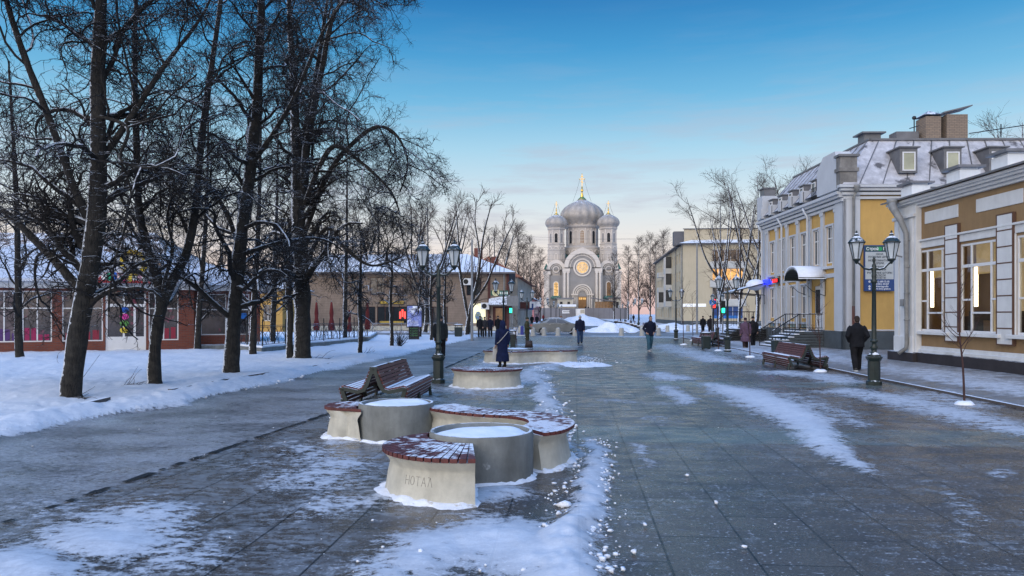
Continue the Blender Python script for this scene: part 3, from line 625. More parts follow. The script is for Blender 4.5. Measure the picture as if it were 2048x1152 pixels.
# low side rooms and builders' cabin in front of the cathedral
M['cream'] = mat('cream_panels', (.46,.42,.34), .8, .15, .4); M['hoard'] = mat('grey_hoarding', (.17,.165,.175), .7, .12, .35); stripes(M['hoard'], 0, 2.0, .6, .05)
for px0, px1, y0, y1, lb in ((1115, 1145, 598, 618, 'flat roofed cream annex left of the cathedral portal'), (1219, 1240, 597, 620, 'flat roofed cream annex right of the cathedral portal')):
    x0, y_ = D(px0, 290); x1, _ = D(px1, 290); t = thing('annex', lb, 'annex', ((x0+x1)/2, y_, 0))
    w = (x1-x0)/2; mb = MB(); mb.bx(-w, w, 0, 6, 0, Z(y0, 290)); mb.build('wall', M['cream'], t); mb = MB(); mb.bx(-w-.4, w+.4, -.5, 6, Z(y0, 290), Z(y0, 290)+.5); mb.build('roof', M['hoard'], t)
    mb = MB(); [mb.bx(w*k-.5, w*k+.5, -.08, 0, 4, 6.6) for k in (-.5, .5)]; mb.build('window', M['dark'], t)
x0, y_ = D(1208, 288); t = thing('glazed_porch', 'lit glazed porch with slanting roof right of the cathedral door', 'porch', (x0, y_, 0))
mb = MB(); [mb.bx(-3.4+i*1.15, -2.35+i*1.15, 0, .1, 2.6, 6.6) for i in range(6)]; mb.build('pane', M['dimwin'], t)
mb = MB(); mb.bx(-3.6, 3.8, .2, 4, 0, 6.4); mb.build('wall', M['cream'], t)
mb = MB(); mb.add([(-5, -1, 8.2), (4.5, -1, 6.7), (4.5, 4, 6.7), (-5, 4, 8.2), (-5, -1, 7.9), (4.5, -1, 6.4), (4.5, 4, 6.4), (-5, 4, 7.9)], [(0,1,2,3), (4,5,6,7), (0,1,5,4), (1,2,6,5), (2,3,7,6), (3,0,4,7)]); mb.build('roof', M['hoard'], t)
hx, hy = D(1165, 282); t = thing('hoarding', 'tall grey builders hoarding standing in front of the cathedral steps', 'hoarding', (hx, hy, 0))
mb = MB(); mb.bx(-17, -2.7, 0, .2, 0, 4.1); mb.bx(1.0, 17.5, 0, .2, 0, 4.1); mb.bx(-2.7, 1.0, .6, .8, 0, 4.0); mb.build('panel', M['hoard'], t)
M['white'] = flat('white_paint', (.75,.75,.74), .5); M['black'] = flat('black_paint', (.012,.012,.012), .5)
mb = MB(); mb.bx(-2.6, .9, .5, .58, .5, 3.8); bn = mb.build('banner', M['white'], t); mb = MB(); mb.bx(-.8, .7, .43, .49, 2.2, 3.5); mb.build('picture', M['cream'], bn)
mb = MB(); mb.bx(-7.6, -4.9, -.08, -.01, 2.1, 3.2); nb = mb.build('notice', M['white'], t)
mb = MB(); [mb.bx(-7.3+i*.42, -7.0+i*.42, -.1, -.082, 2.5, 2.85) for i in range(6)]; mb.build('notice_bars', M['black'], nb)
hx, hy = D(1133, 280); t = thing('site_cabin', 'small snow roofed builders cabin behind the grey hoarding', 'cabin', (hx, hy+4, 0))
mb = MB(); mb.bx(-3.2, 3.2, 0, 3, 0, 4.6); mb.build('wall', M['cream'], t); mb = MB(); mb.bx(-3.6, 3.6, -.4, 3.3, 4.6, 5.5); mb.build('roof', M['snow'], t)
# ------------------------------------------------------------------ ochre shop building, near right
M['ochre'] = mat('ochre_render', (.285,.182,.088), .85, .10, 1.2, bump=.25, bscale=70, grime=.28)
M['wtrim'] = mat('white_trim', (.66,.66,.64), .8, .07, 2, snow=.30, grime=.22)
M['plinth'] = mat('dark_plinth', (.035,.030,.032), .8, .2, 3, snow=.1, grime=.2)
M['zinc'] = mat('zinc_sheet', (.17,.165,.17), .5, .25, 2, metal=.3, snow=.42)
M['pipe'] = mat('painted_pipe', (.24,.24,.23), .5, .25, 3, snow=.15, grime=.4)
M['shopglass'] = glass('shop_glass', (.045,.05,.05), .05)
M['sticks'] = flat('dark_joint', (.11,.06,.04), .8)
M['wframe'] = mat('white_window_frame', (.70,.70,.69), .5, .05, 3)
M['tubelamp'] = flat('shop_tube_light', (1,.80,.55), .5, 5)
M['roomwall'] = mat('glowing_inside_wall', (.42,.32,.19), .9, .3, .8, emit=.75)  # wall glows by itself: the room's light is put into its colour
M['curtain'] = mat('glowing_yellow_blind', (.42,.30,.13), .9, .12, 2, emit=.55)  # blind emits its own colour, standing in for lamplight behind it
A = D(1801, 29.6); B_ = D(2048, 22.4); ang = math.atan2(B_[1]-A[1], B_[0]-A[0]); L = 30
och = thing('shop_building', 'single storey ochre building with white trim and tall lit shop windows at right', 'building', (A[0], A[1], 0), ang)
def uo(px, cx=None):                                 # photo column -> distance along the ochre facade
    c, s_ = math.cos(ang), math.sin(ang); k = (px-1024)/F
    # camera-space of a facade point: A + u*(c, s)
    a = A[0]*CT+A[1]*ST; b = -A[0]*ST+A[1]*CT; dc = c*CT+s_*ST; dd_ = -c*ST+s_*CT
    return (k*b-a)/(dc-k*dd_)
wins = [(uo(1838), uo(1896)), (uo(1921), uo(1998)), (uo(2034), uo(2034)+2.4)]
for k in range(4): wins.append((wins[-1][0]+3.6, wins[-1][1]+3.6))
z0w, z1w = 1.22, 4.22
mb = MB(); mb.wall(ident, 0, L, 0, 6.2, [(a, b, z0w, z1w) for a, b in wins], .05); mb.build('wall', M['ochre'], och, recalc=False)
mb = MB(); mb.bx(0, L, 6, 6.2, 0, 6.2); mb.bx(L-.2, L, 0, 6, 0, 6.2); mb.bx(-.0, .1, .02, 6, 0, 6.2); mb.build('back_wall', M['ochre'], och)
mb = MB(); mb.bx(-.05, 1.55, -.22, -.003, .4, 6.0); mb.bx(.05, 1.45, -.3, -.223, .4, 1.0); mb.bx(-.05, 1.55, -.32, -.225, 5.5, 5.62); mb.bx(.1, .35, -.26, -.222, 1.0, 5.5); mb.bx(1.15, 1.4, -.26, -.222, 1.0, 5.5)
mb.bx(1.55, L, -.05, -.003, 4.3, 4.55); mb.bx(1.55, L, -.12, -.052, 4.55, 4.62)
mb.bx(1.55, L, -.14, -.003, .425, .54); mb.bx(1.55, L, -.08, -.003, .54, .66)
for zz, w in ((5.82, .12), (5.92, .22), (6.02, .34), (6.1, .42)): mb.bx(-.2-w*.3, L, -w, .3, zz, zz+.10)
for a, b in wins:
    mb.bx(a-.16, a, -.06, -.003, z0w, 4.3); mb.bx(b, b+.16, -.06, -.003, z0w, 4.3); mb.bx(a-.24, b+.24, -.2, -.003, z0w-.12, z0w-.002)
for a, b in ((1.8, 3.9), (4.9, 7.2), (8.2, 10.4), (11.4, 13.6), (14.8, 17)): mb.bx(a, b, -.03, -.003, 5.18, 5.62)
for (a, b), (c, d_) in zip(wins, wins[1:]):
    m_ = (b+c)/2; mb.bx(m_-.36, m_+.36, -.11, -.003, .88, 4.92)
mb.build('trim', M['wtrim'], och, bevel=.012)
for (a, b), (c, d_) in zip(wins, wins[1:]):
    mb = MB(); m_ = (b+c)/2; [mb.bx(m_-.38, m_+.38, -.116, -.06, .88+k*.505, .92+k*.505) for k in range(9)]; mb.bx(m_-.40, m_-.362, -.116, -.01, .88, 4.96); mb.bx(m_+.362, m_+.40, -.116, -.01, .88, 4.96); mb.build('block_joints', M['sticks'], och)
mb = MB(); mb.bx(-.12, L, -.26, -.003, 0, .42); mb.bx(-.2, 1.7, -.42, -.262, 0, .40); mb.build('plinth', M['plinth'], och, bevel=.01)
mb = MB(); mb.add([(-.5,-.55,6.27), (L,-.55,6.27), (L,4,7.1), (-.5,4,7.1), (-.5,-.55,6.21), (L,-.55,6.21), (L,4,7.04), (-.5,4,7.04)], [(0,1,2,3), (4,5,6,7), (0,1,5,4), (1,2,6,5), (2,3,7,6), (3,0,4,7)])
roof = mb.build('roof', M['zinc'], och)
for px in (1818, 1912, 2005):
    u = uo(px); mb = MB(); mb.bx(u-.4, u+.4, -.1, .6, 6.3, 6.75); mb.bx(u-.34, u+.34, -.04, .54, 6.75, 6.83); pd = mb.build('parapet_block', M['wtrim'], och); mb = MB(); mb.bx(u-.52, u+.52, -.22, .72, 6.83, 6.91); mb.build('cap', M['zinc'], pd)
mb = MB(); mb.tube([(.6,-.62,6.2), (.72,-.66,5.95), (1.1,-.55,5.4), (1.2,-.40,4.9), (1.2,-.38,.75), (1.18,-.40,.55), (1.05,-.62,.34)], [.16,.15,.12,.10,.075,.075,.075], 10); mb.lathe([(.14,6.05), (.2,6.15), (.2,6.3), (.17,6.31)], (.6,-.62,0), 12)
for z in (1.6, 2.6, 3.6, 4.6): mb.lathe([(.1,z), (.1,z+.06)], (1.2,-.38,0), 10)
mb.build('downpipe', M['pipe'], och, smooth=True)
mb = MB(); mb.bx(.62, .86, -.34, -.304, 2.15, 2.42); mb.build('junction_box', M['pipe'], och)
mb = MB(); mb.tube([(.7,-.3,4.05), (.7,-.5,4.1), (.62,-.62,4.2)], .03, 6); mb.lathe([(.03,0), (.09,.1), (.09,.12)], (.6,-.66,4.18), 8); mb.build('wall_floodlight', M['pipe'], och)
for i, (a, b) in enumerate(wins):
    fm = MB(); w = b-a; t = .07; y0, y1 = .012, .09
    fm.bx(a, a+t, y0, y1, z0w, z1w); fm.bx(b-t, b, y0, y1, z0w, z1w); fm.bx(a+t, b-t, y0, y1, z0w, z0w+t); fm.bx(a+t, b-t, y0, y1, z1w-t, z1w)
    fm.bx(a+t, b-t, y0-.01, y1-.01, 3.42, 3.52)
    for k in (.29, .80): fm.bx(a+w*k-.03, a+w*k+.03, y0-.005, y1-.012, z0w+t, 3.42); fm.bx(a+w*k-.03, a+w*k+.03, y0-.005, y1-.012, 3.52, z1w-t)
    fm.bx(a+t, a+w*.29-.03, y0, y1-.014, 2.3, 2.36); fm.bx(a+w*.29+.03, a+w*.8-.03, y0, y1-.014, 1.86, 1.92); fm.bx(a+w*.8+.03, b-t, y0, y1-.014, 2.3, 2.36)
    fo = fm.build('shop_window', M['wframe'], och)
    pm = MB(); pm.add([(a+t, .05, z0w+t), (b-t, .05, z0w+t), (b-t, .05, z1w-t), (a+t, .05, z1w-t)], [(0,1,2,3)])
    g = bpy.data.materials.get('clear_pane')
    if not g:
        g = bpy.data.materials.new('clear_pane'); g.use_nodes = True; n_ = g.node_tree; n_.nodes.clear()
        tr = N(n_, 'ShaderNodeBsdfTransparent'); tr.inputs[0].default_value = (.80,.82,.80,1); gl = N(n_, 'ShaderNodeBsdfGlossy'); gl.inputs['Roughness'].default_value = .03
        fz = N(n_, 'ShaderNodeFresnel'); fz.inputs[0].default_value = 1.6; mx = N(n_, 'ShaderNodeMixShader'); n_.links.new(mth(n_, 'ADD', fz.outputs[0], .05), mx.inputs[0]); n_.links.new(tr.outputs[0], mx.inputs[1]); n_.links.new(gl.outputs[0], mx.inputs[2])
        ou = N(n_, 'ShaderNodeOutputMaterial'); n_.links.new(mx.outputs[0], ou.inputs[0])
    pm.build('pane', g, fo, recalc=False)
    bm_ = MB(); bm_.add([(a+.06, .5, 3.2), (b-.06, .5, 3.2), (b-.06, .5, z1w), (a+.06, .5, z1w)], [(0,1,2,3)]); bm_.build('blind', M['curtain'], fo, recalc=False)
    lm = MB(); lm.bx(a+w*.40-.80, a+w*.40-.68, .45, .52, 2.1, 3.45); lm.build('tube_light', M['tubelamp'], fo)
    tm = MB(); tm.bx(a+w*.3, b-.1, .9, 1.3, z0w-.2, z0w+.55); tm.bx(a+w*.5, b-.2, 1.3, 1.6, z0w+.4, 1.95); tm.build('display', M['black'], fo)
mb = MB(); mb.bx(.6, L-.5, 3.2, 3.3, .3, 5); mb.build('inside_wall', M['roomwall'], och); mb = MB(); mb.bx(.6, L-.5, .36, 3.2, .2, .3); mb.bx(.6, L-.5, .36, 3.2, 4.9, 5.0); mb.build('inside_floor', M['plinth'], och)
# ------------------------------------------------------------------ yellow two storey building
M['yellow'] = mat('yellow_render', (.54,.335,.105), .85, .08, 1.0, bump=.2, bscale=60, grime=.20)
M['palepil'] = mat('pale_blue_pilaster', (.50,.52,.54), .8, .06, 1.5, snow=.2, grime=.12)
M['greyplinth'] = mat('blue_grey_plinth', (.07,.085,.095), .85, .15, 2, snow=.1, grime=.2)
M['mansard'] = mat('snowy_sheet_roof', (.44,.435,.45), .75, .28, 2.6, spots=((.11,.105,.11), .9, .60))
M['dormer'] = mat('dormer_sheet', (.15,.15,.155), .5, .2, 2, metal=.2, snow=.25)
M['wdark'] = glass('dark_window', (.025,.03,.035), .06); M['wyellow'] = glass('blind_window', (.33,.33,.22), .3)
M['signblue'] = flat('blue_sign', (.02,.06,.20), .4); M['signgreen'] = flat('green_sign', (.015,.07,.07), .4); M['signgrey'] = flat('pale_sign_board', (.45,.48,.48), .5)
yc = D(1691, 38.0); yl = D(1528, 50.8); yang = math.atan2(yc[1]-yl[1], yc[0]-yl[0]); YL = math.hypot(yc[0]-yl[0], yc[1]-yl[1])
yel = thing('yellow_building', 'yellow two storey building with white pilasters and snowy mansard roof at right', 'building', (yl[0], yl[1], 0), yang)
# facade frame: u from far end to near corner, w into the block; the end wall turns to +w at u = YL
ew = lambda u, w, z: (YL-w, u, z)                    # end wall: u runs away from the street, w into the block
BZ = 8.0
bay = (YL-1.9)/6; wu = [(.95+bay*(k+.5)) for k in range(6)]
holes = [(u-.42, u+.42, 4.55, 6.5) for u in wu] + [(u-.42, u+.42, 1.6, 3.5) for u in wu[:4]] + [(wu[4]-.5, wu[4]+.55, .95, 3.4)]
mb = MB(); mb.wall(ident, 0, YL, 0, BZ, holes, .08); mb.wall(ew, 0, 14, 0, BZ, [], .2); mb.bx(.1, YL-.1, 13.5, 14, 0, BZ); mb.bx(0, .1, .1, 13.4, 0, BZ); mb.build('wall', M['yellow'], yel, recalc=False)
mb = MB()
for k in range(7):
    u = .95+bay*k; mb.bx(u-.19, u+.19, -.11, -.003, 1.0, 7.35); mb.bx(u-.24, u+.24, -.15, -.111, 7.15, 7.35)
mb.bx(YL-.9, YL+.14, -.17, -.003, .9, BZ+.05); mb.bx(0, .66, -.14, -.003, .9, BZ); mb.fb(ew, -.17, .68, -.14, -.003, .9, BZ+.05)
for zz, w in ((7.35, .16), (7.55, .26), (7.75, .38), (7.9, .5)):
    mb.bx(-.2, YL+.14, -w, -.003, zz, zz+.16); mb.fb(ew, -w, 14, -w, -.141, zz+.3, zz+.44)
mb.bx(.66, YL-.9, -.07, -.003, 3.78, 4.0); mb.fb(ew, .68, 14, -.06, -.003, 1.0, 1.06)
for u in wu:
    mb.bx(u-.54, u-.43, -.09, -.003, 4.4, 6.62); mb.bx(u+.43, u+.54, -.09, -.003, 4.4, 6.62); mb.bx(u-.42, u+.42, -.09, -.003, 6.51, 6.62); mb.bx(u-.7, u+.7, -.16, -.003, 4.25, 4.39)
    if u < wu[4]-.1: mb.bx(u-.54, u-.43, -.09, -.003, 1.4, 3.62); mb.bx(u+.43, u+.54, -.09, -.003, 1.4, 3.62); mb.bx(u-.42, u+.42, -.09, -.003, 3.51, 3.62); mb.bx(u-.7, u+.7, -.16, -.003, 1.26, 1.39)
mb.build('pilasters_and_trim', M['palepil'], yel, bevel=.01)
mb = MB(); mb.bx(-.05, YL+.18, -.22, -.003, 0, .98); mb.fb(ew, -.22, 14, -.18, -.003, 0, .98); mb.build('plinth', M['greyplinth'], yel)
def pane_in(par, fr, u0, u1, z0, z1, w, pmat, mul=1, trans=.68, fm=None, nm='window'):
    fo = MB(); t = .055
    fo.fb(fr, u0, u0+t, w, w+.06, z0, z1); fo.fb(fr, u1-t, u1, w, w+.06, z0, z1); fo.fb(fr, u0+t, u1-t, w, w+.06, z0, z0+t); fo.fb(fr, u0+t, u1-t, w, w+.06, z1-t, z1)
    for k in range(1, mul+1): m_ = u0+(u1-u0)*k/(mul+1); fo.fb(fr, m_-t*.5, m_+t*.5, w+.004, w+.055, z0+t, z1-t)
    if trans: zt = z0+(z1-z0)*trans; fo.fb(fr, u0+t, u1-t, w+.008, w+.05, zt-t*.5, zt+t*.5)
    f = fo.build(nm, fm or M['wframe'], par)
    p = MB(); p.add([fr(u0+t*.5, w+.035, z0+t*.5), fr(u1-t*.5, w+.035, z0+t*.5), fr(u1-t*.5, w+.035, z1-t*.5), fr(u0+t*.5, w+.035, z1-t*.5)], [(0,1,2,3)]); p.build('pane', pmat, f, recalc=False); return f
for h in holes[:-1]: pane_in(yel, ident, *h, .015, M['wdark'])
h = holes[-1]; dd_ = MB(); dd_.bx(h[0], h[1], .1, .18, h[2], h[3]); dr = dd_.build('door', M['wframe'], yel); p = MB(); p.bx(h[0]+.15, (h[0]+h[1])/2-.05, .06, .098, 1.9, 3.2); p.bx((h[0]+h[1])/2+.05, h[1]-.15, .06, .098, 1.9, 3.2); p.build('pane', M['wdark'], dr)
p = MB(); p.tube([((h[0]+h[1])/2+.03, .02, 1.75), ((h[0]+h[1])/2+.03, .02, 2.05)], .02, 6); p.build('handle', M['ironb'], dr)
# mansard roof with seams, street dormers, end dormers, parapet piers
mb = MB(); ri = 1.9; zt = 11.0
pts0 = [(-.2,-.35), (YL+.5,-.35), (YL+.5,14), (-.2,14)]; pts1 = [(-.2+.5, ri), (YL-1.6, ri), (YL-1.6,12.5), (.3,12.5)]; pts2 = [(1.6, 4.5), (YL-3, 4.5), (YL-3, 11), (1.6, 11)]
mb.add([(x,y,BZ+.35) for x,y in pts0]+[(x,y,zt) for x,y in pts1]+[(x,y,zt+.45) for x,y in pts2], [(0,1,5,4), (1,2,6,5), (2,3,7,6), (3,0,4,7), (4,5,9,8), (5,6,10,9), (6,7,11,10), (7,4,8,11), (8,9,10,11)])
rf = mb.build('roof', M['mansard'], yel)
mb = MB()
for k in range(12):
    y = .6+k*1.15; mb.tube([(YL+.5-.02, y-.1, BZ+.37), (YL-1.58, ri+(y)*.8+.05, zt+.02)], .03, 4)
for k in range(14):
    x = .3+k*.9; mb.tube([(x, -.33, BZ+.37), (min(max(x, .4), YL-1.7), ri, zt+.02)], .025, 4)
mb.bx(.2, YL-1.5, ri-.06, ri+.1, zt, zt+.10); mb.bx(YL-1.7, YL-1.5, ri, 12.5, zt, zt+.10)
mb.build('roof_seams', M['dormer'], rf)
for k, yy in enumerate((3.05, 5.25, 7.5, 9.8)):             # dormers over the end wall
    x1 = YL+.25; mb = MB(); mb.add([(x1, yy-.44, 8.95), (x1, yy+.44, 8.95), (x1, yy+.44, 10.2), (x1, yy-.44, 10.2), (YL-1.4, yy-.44, 10.3), (YL-1.4, yy+.44, 10.3), (YL-.1, yy-.44, 8.95), (YL-.1, yy+.44, 8.95)], [(0,1,2,3), (3,2,5,4), (0,3,4,6), (1,7,5,2)]); mb.bx(YL-1.2, x1+.12, yy-.54, yy+.54, 10.2, 10.27)
    dm_ = mb.build('dormer', M['dormer'], yel); pane_in(dm_, ew, yy-.32, yy+.32, 9.05, 10.0, -.30, M['wyellow'], mul=0, trans=0)
    dm_.data.materials[0] = M['dormer']
for k, u in enumerate((1.6, 3.4, 5.2, 7.0, 8.8)):
    mb = MB(); mb.bx(u-.36, u+.36, -.05, 1.2, 8.35, 9.3); mb.bx(u-.44, u+.44, -.12, 1.4, 9.3, 9.36); dm_ = mb.build('dormer', M['dormer'], yel); pane_in(dm_, ident, u-.28, u+.28, 8.5, 9.2, -.1, M['wdark'], mul=0, trans=0)
    mb = MB(); [mb.tube([(u+.55+i*.13, -.4, 8.2), (u+.55+i*.13, -.4, 8.75)], .015, 4) for i in range(6)]; mb.tube([(u+.5,-.4,8.75), (u+1.25,-.4,8.75)], .02, 4); mb.build('railing', M['ironb'], yel)
    mb = MB(); mb.bx(u+1.22-.14-.9, u+1.22+.2-.9, -.55, .1, 8.18, 8.85) if False else mb.bx(u-.98, u-.62, -.5, .1, 8.2, 8.85); mb.build('parapet_pier', M['palepil'], yel)
mb = MB(); mb.bx(YL-2.6, YL+.05, -.42, .35, 8.18, 9.5); mb.add([(YL-2.6,-.42,9.5), (YL+.05,-.42,9.5), (YL-.3,-.42,10.15), (YL-1.8,-.42,10.15), (YL-2.6,.35,9.5), (YL+.05,.35,9.5), (YL-.3,.35,10.15), (YL-1.8,.35,10.15)], [(0,1,2,3), (4,5,6,7), (3,2,6,7), (0,3,7,4), (1,5,6,2)])
mb.build('corner_parapet', M['palepil'], yel); mb = MB(); mb.bx(-.15, .95, -.42, .6, 8.18, 9.7); mb.build('end_parapet', M['palepil'], yel)
mb = MB(); mb.bx(YL-.05, YL+.42, -.45, .4, 8.25, 9.75); mb.bx(YL-.12, YL+.5, -.52, .47, 9.0, 9.18); pp = mb.build('corner_pier', mat('rusty_sheet_pier', (.20,.19,.175), .7, .3, 3, snow=.25, grime=.6), yel); mb = MB(); mb.bx(YL-.14, YL+.52, -.54, .5, 9.75, 9.86); mb.build('cap', M['dormer'], pp)
mb = MB(); mb.bx(-.05, .8, -.25, .5, 9.7, 10.2); mb.bx(-.12, .88, -.35, .58, 10.2, 10.28); mb.build('corner_pier', M['dormer'], yel)
M['cbrick'] = brick_mat('buff_chimney_brick', (.27,.20,.14), (.22,.165,.12), (.09,.08,.07), .26, .09, snow=.1)
for (y, x, w, zz) in ((5.35, YL-2.2, .8, 12.3), (6.6, YL-2.2, 1.1, 12.4)):
    mb = MB(); mb.bx(x-.5, x+.5, y-w/2, y+w/2, 10.9, zz); ch = mb.build('chimney', M['cbrick'], rf)
    mb = MB()
    if w > 1: mb.add([(x-.6, y-w/2-.2, zz+.06), (x+.6, y-w/2-.2, zz+.06), (x+.6, y+w/2+.2, zz+.42), (x-.6, y+w/2+.2, zz+.42), (x-.6, y-w/2-.2, zz+.12), (x+.6, y-w/2-.2, zz+.12), (x+.6, y+w/2+.2, zz+.48), (x-.6, y+w/2+.2, zz+.48)], [(0,1,2,3), (4,5,6,7), (0,1,5,4), (1,2,6,5), (2,3,7,6), (3,0,4,7)])
    else: mb.add([(x-.55, y-w/2-.1, zz+.1), (x+.55, y-w/2-.1, zz+.1), (x+.55, y+w/2+.1, zz+.1), (x-.55, y+w/2+.1, zz+.1), (x, y, zz+.42)], [(0,1,4), (1,2,4), (2,3,4), (3,0,4), (0,3,2,1)])
    mb.build('chimney_cowl', M['dormer'], ch)
mb = MB(); mb.bx(YL-4, YL-3.2, 2.4, 3.3, 11.2, 11.75); mb.bx(YL-4.2, YL-3, 2.2, 3.5, 11.75, 11.83); mb.build('chimney', M['dormer'], rf); mb = MB(); mb.bx(YL-2.9, YL-2.1, 3.6, 4.8, 11.0, 11.6); mb.build('chimney', M['dormer'], rf)
mb = MB(); mb.tube([(YL-2.4, 4.7, 11.3), (YL-2.4, 4.7, 12.4)], .03, 5); mb.blob((YL-2.4, 4.7, 12.4), .11, 6, 5); mb.tube([(YL-2.7, 4.6, 11.9), (YL-2.1, 4.8, 11.9)], .025, 4); mb.tube([(YL-2.2, 9.2, 11.3), (YL-2.2, 9.2, 12.0)], .03, 5); mb.tube([(YL-2.2, 7.5, 11.5), (YL-2.2, 10.9, 12.0)], .025, 4); mb.build('aerial', M['ironb'], rf)
# pipes, canopies, stairs, signs
for u in (.3, 4.1, 8.3): mb = MB(); mb.tube([(u,-.5,7.8), (u+.25,-.32,7.3), (u+.25,-.3,.5), (u+.25,-.5,.25)], .06, 8); mb.build('white_downpipe', M['palepil'], yel, smooth=True)
mb = MB(); mb.tube([(YL+.5,.35,8.1), (YL+.26,.3,7.7), (YL+.24,.3,.4)], .065, 8); mb.lathe([(.08,0), (.16,.25), (.16,.35)], (YL+.5,.35,7.95), 10); mb.build('downpipe', M['pipe'], yel, smooth=True)
mb = MB(); mb.lathe([(.072,0), (.072,1.35)], (YL+.24,.3,.9), 8); mb.build('pipe_shoe', mat('rust_paint', (.09,.03,.02), .7), yel)
def canopy(u0, u1, z, dep, lab):
    mb = MB(); n = 10; vs = []
    for i in range(n+1):
        a = math.pi*i/n; x = (u0+u1)/2-(u1-u0)/2*math.cos(a); zz = z+.55*math.sin(a)
        for y in (-.01, -dep): vs += [(x, y, zz), (x, y, zz+.07)]
    fs = []
    for i in range(n): b = 4*i; fs += [(b,b+2,b+6,b+4), (b+1,b+5,b+7,b+3), (b+2,b+3,b+7,b+6), (b,b+4,b+5,b+1)]
    mb.add(vs, fs); c = mb.build('canopy', M['iron'] , yel, smooth=False)
    mb = MB(); vs = [(x, y+(-.02 if y < -.5 else 0), zz+.02+.13*(zz-z)/.55) for x, y, zz in vs]; mb.add(vs, fs); mb.build('snow_cap', M['snow'], c, smooth=True)
    mb = MB()
    for u in (u0+.1, u1-.1): mb.tube([(u,-.05,z-.9), (u,-dep*.5,z-.62), (u,-dep+.05,z+.02), (u,-.05,z+.02), (u,-.05,z-.9)], .02, 5); mb.tube([(u,-.1,z-.1), (u,-.45,z-.35), (u,-.2,z-.45), (u,-.3,z-.2)], .014, 5)
    mb.build('bracket', M['ironb'], c)
canopy(wu[4]-.9, wu[4]+1.35, 3.72, 1.5, '')
mb = MB(); nst = 6
for i in range(nst): mb.bx(wu[4]-.75, wu[4]+1.5+(0), -1.5-.28*(nst-1-i), -.24, .155*i, .155*(i+1)-.03)
st = mb.build('stairs', M['greyplinth'], yel); mb = MB()
for i in range(nst): mb.bx(wu[4]-.8, wu[4]+1.55, -1.55-.28*(nst-1-i), -1.5-.28*(nst-1-i)+.24, .155*(i+1)-.028, .155*(i+1)+.012)
mb.build('snowy_treads', M['snow'], st)
for u in (wu[4]-.72, wu[4]+1.5):
    mb = MB(); mb.tube([(u,-2.95,0), (u,-2.95,.95), (u,-1.5,1.85), (u,-.3,1.85)], .03, 6); mb.tube([(u,-2.95,.25), (u,-1.5,1.1), (u,-.3,1.1)], .02, 5); mb.tube([(u,-1.5,.9), (u,-1.5,1.85)], .03, 6)
    for k in range(9): y = -2.8+k*.15; mb.tube([(u,y,.3+k*.09), (u,y,1.02+k*.093)], .011, 4)
    for k in range(8): y = -1.4+k*.15; mb.tube([(u,y,1.1), (u,y,1.85)], .011, 4)
    mb.build('railing', M['ironb'], yel)
mb = MB(); u0, u1 = -.9, 1.2; mb.add([(u0-.2,-2.5,3.35), (u1,-2.5,3.35), (u1,-.2,3.95), (u0-.2,-.2,3.95), (u0-.2,-2.5,3.28), (u1,-2.5,3.28), (u1,-.2,3.88), (u0-.2,-.2,3.88)], [(0,1,2,3), (4,5,6,7), (0,1,5,4), (1,2,6,5), (2,3,7,6), (3,0,4,7)])
for u in (u0, (u0+u1)/2, u1-.1): mb.tube([(u,-2.4,3.3), (u,-.3,3.1), (u,-.3,2.5)], .025, 5)
cp = mb.build('canopy', M['ironb'], yel); mb = MB(); mb.blob((.15,-.62,3.82), (.9,.6,.38), 14, 8); mb.build('snow_cap', M['snow'], cp, smooth=True)
mb = MB(); [mb.bx(u0, u1, -2.2-.25*(5-i), -.25, .15*i, .15*i+.11) for i in range(6)]; mb.build('stairs', M['ironb'], yel); mb = MB()
for y in (-3.2, -2.2, -.4): mb.tube([(u0-.1,y,0), (u0-.1,y,2.0)], .03, 5)
for k in range(16): y = -3.2+k*.18; mb.tube([(u0-.1,y,.3+min(k,6)*.12), (u0-.1,y,1.2+min(k,6)*.13)], .014, 4)
mb.tube([(u0-.1,-3.2,1.15), (u0-.1,-2.2,2.0), (u0-.1,-.3,2.0)], .03, 5); mb.build('railing', M['ironb'], yel)
M['ledblue'] = flat('blue_led', (.01,.02,.9), .5, 3); M['ledred'] = flat('red_led', (.9,.02,.02), .5, 2.5)
for u, mm, w in ((1.35, 'ledblue', .55), (3.15, 'ledred', .5)):
    mb = MB(); mb.bx(u-w, u+w, -.32, -.2, 3.82, 4.12); s_ = mb.build('led_sign', M['ledblue'] if mm == 'ledblue' else M['black'], yel)
    if mm == 'ledred':
        mb = MB(); [mb.bx(u-w+.08+i*.31, u-w+.30+i*.31, -.345, -.322, 3.87, 4.07) for i in range(3)]; mb.build('led_dots', M['ledred'], s_)
M['posterpic'] = mat('painted_panel', (.25,.30,.25), .7, .6, 3, spots=((.10,.20,.40), 4, .55))
mb = MB(); [mb.bx(u-.38, u+.38, -.06, -.01, 1.02, 1.24) for u in wu[:4]]; mb.build('picture_panel', M['posterpic'], yel)
# the big shop board on the end wall
sg = thing('sign_board', 'tall shop sign board with dark blue bands hung on the yellow end wall', 'sign', yel.matrix_basis @ Vector((YL+.05, 1.62, 0)), yang+math.pi/2)
z0s, z1s = 3.05, 5.28; w2 = .71
mb = MB(); mb.bx(-w2-.04, w2+.04, -.14, -.02, z0s-.04, z1s+.04); mb.build('frame', M['signblue'], sg)
mb = MB(); mb.bx(-w2, w2, -.152, -.141, 3.6, 4.98); mb.build('panel', M['signgrey'], sg); mb = MB(); mb.bx(-w2, w2, -.152, -.141, 5.0, z1s); mb.build('header', M['signgreen'], sg)
tb = flat('sign_text_dark', (.015,.03,.05), .6); tw_ = flat('sign_text_white', (.8,.82,.82), .6)
rx = (R(90), 0, 0)
text('Строй', .21, tw_, sg, (-.36, -.158, 5.13), rx); text('Град', .21, tw_, sg, (.42, -.158, 5.13), rx)
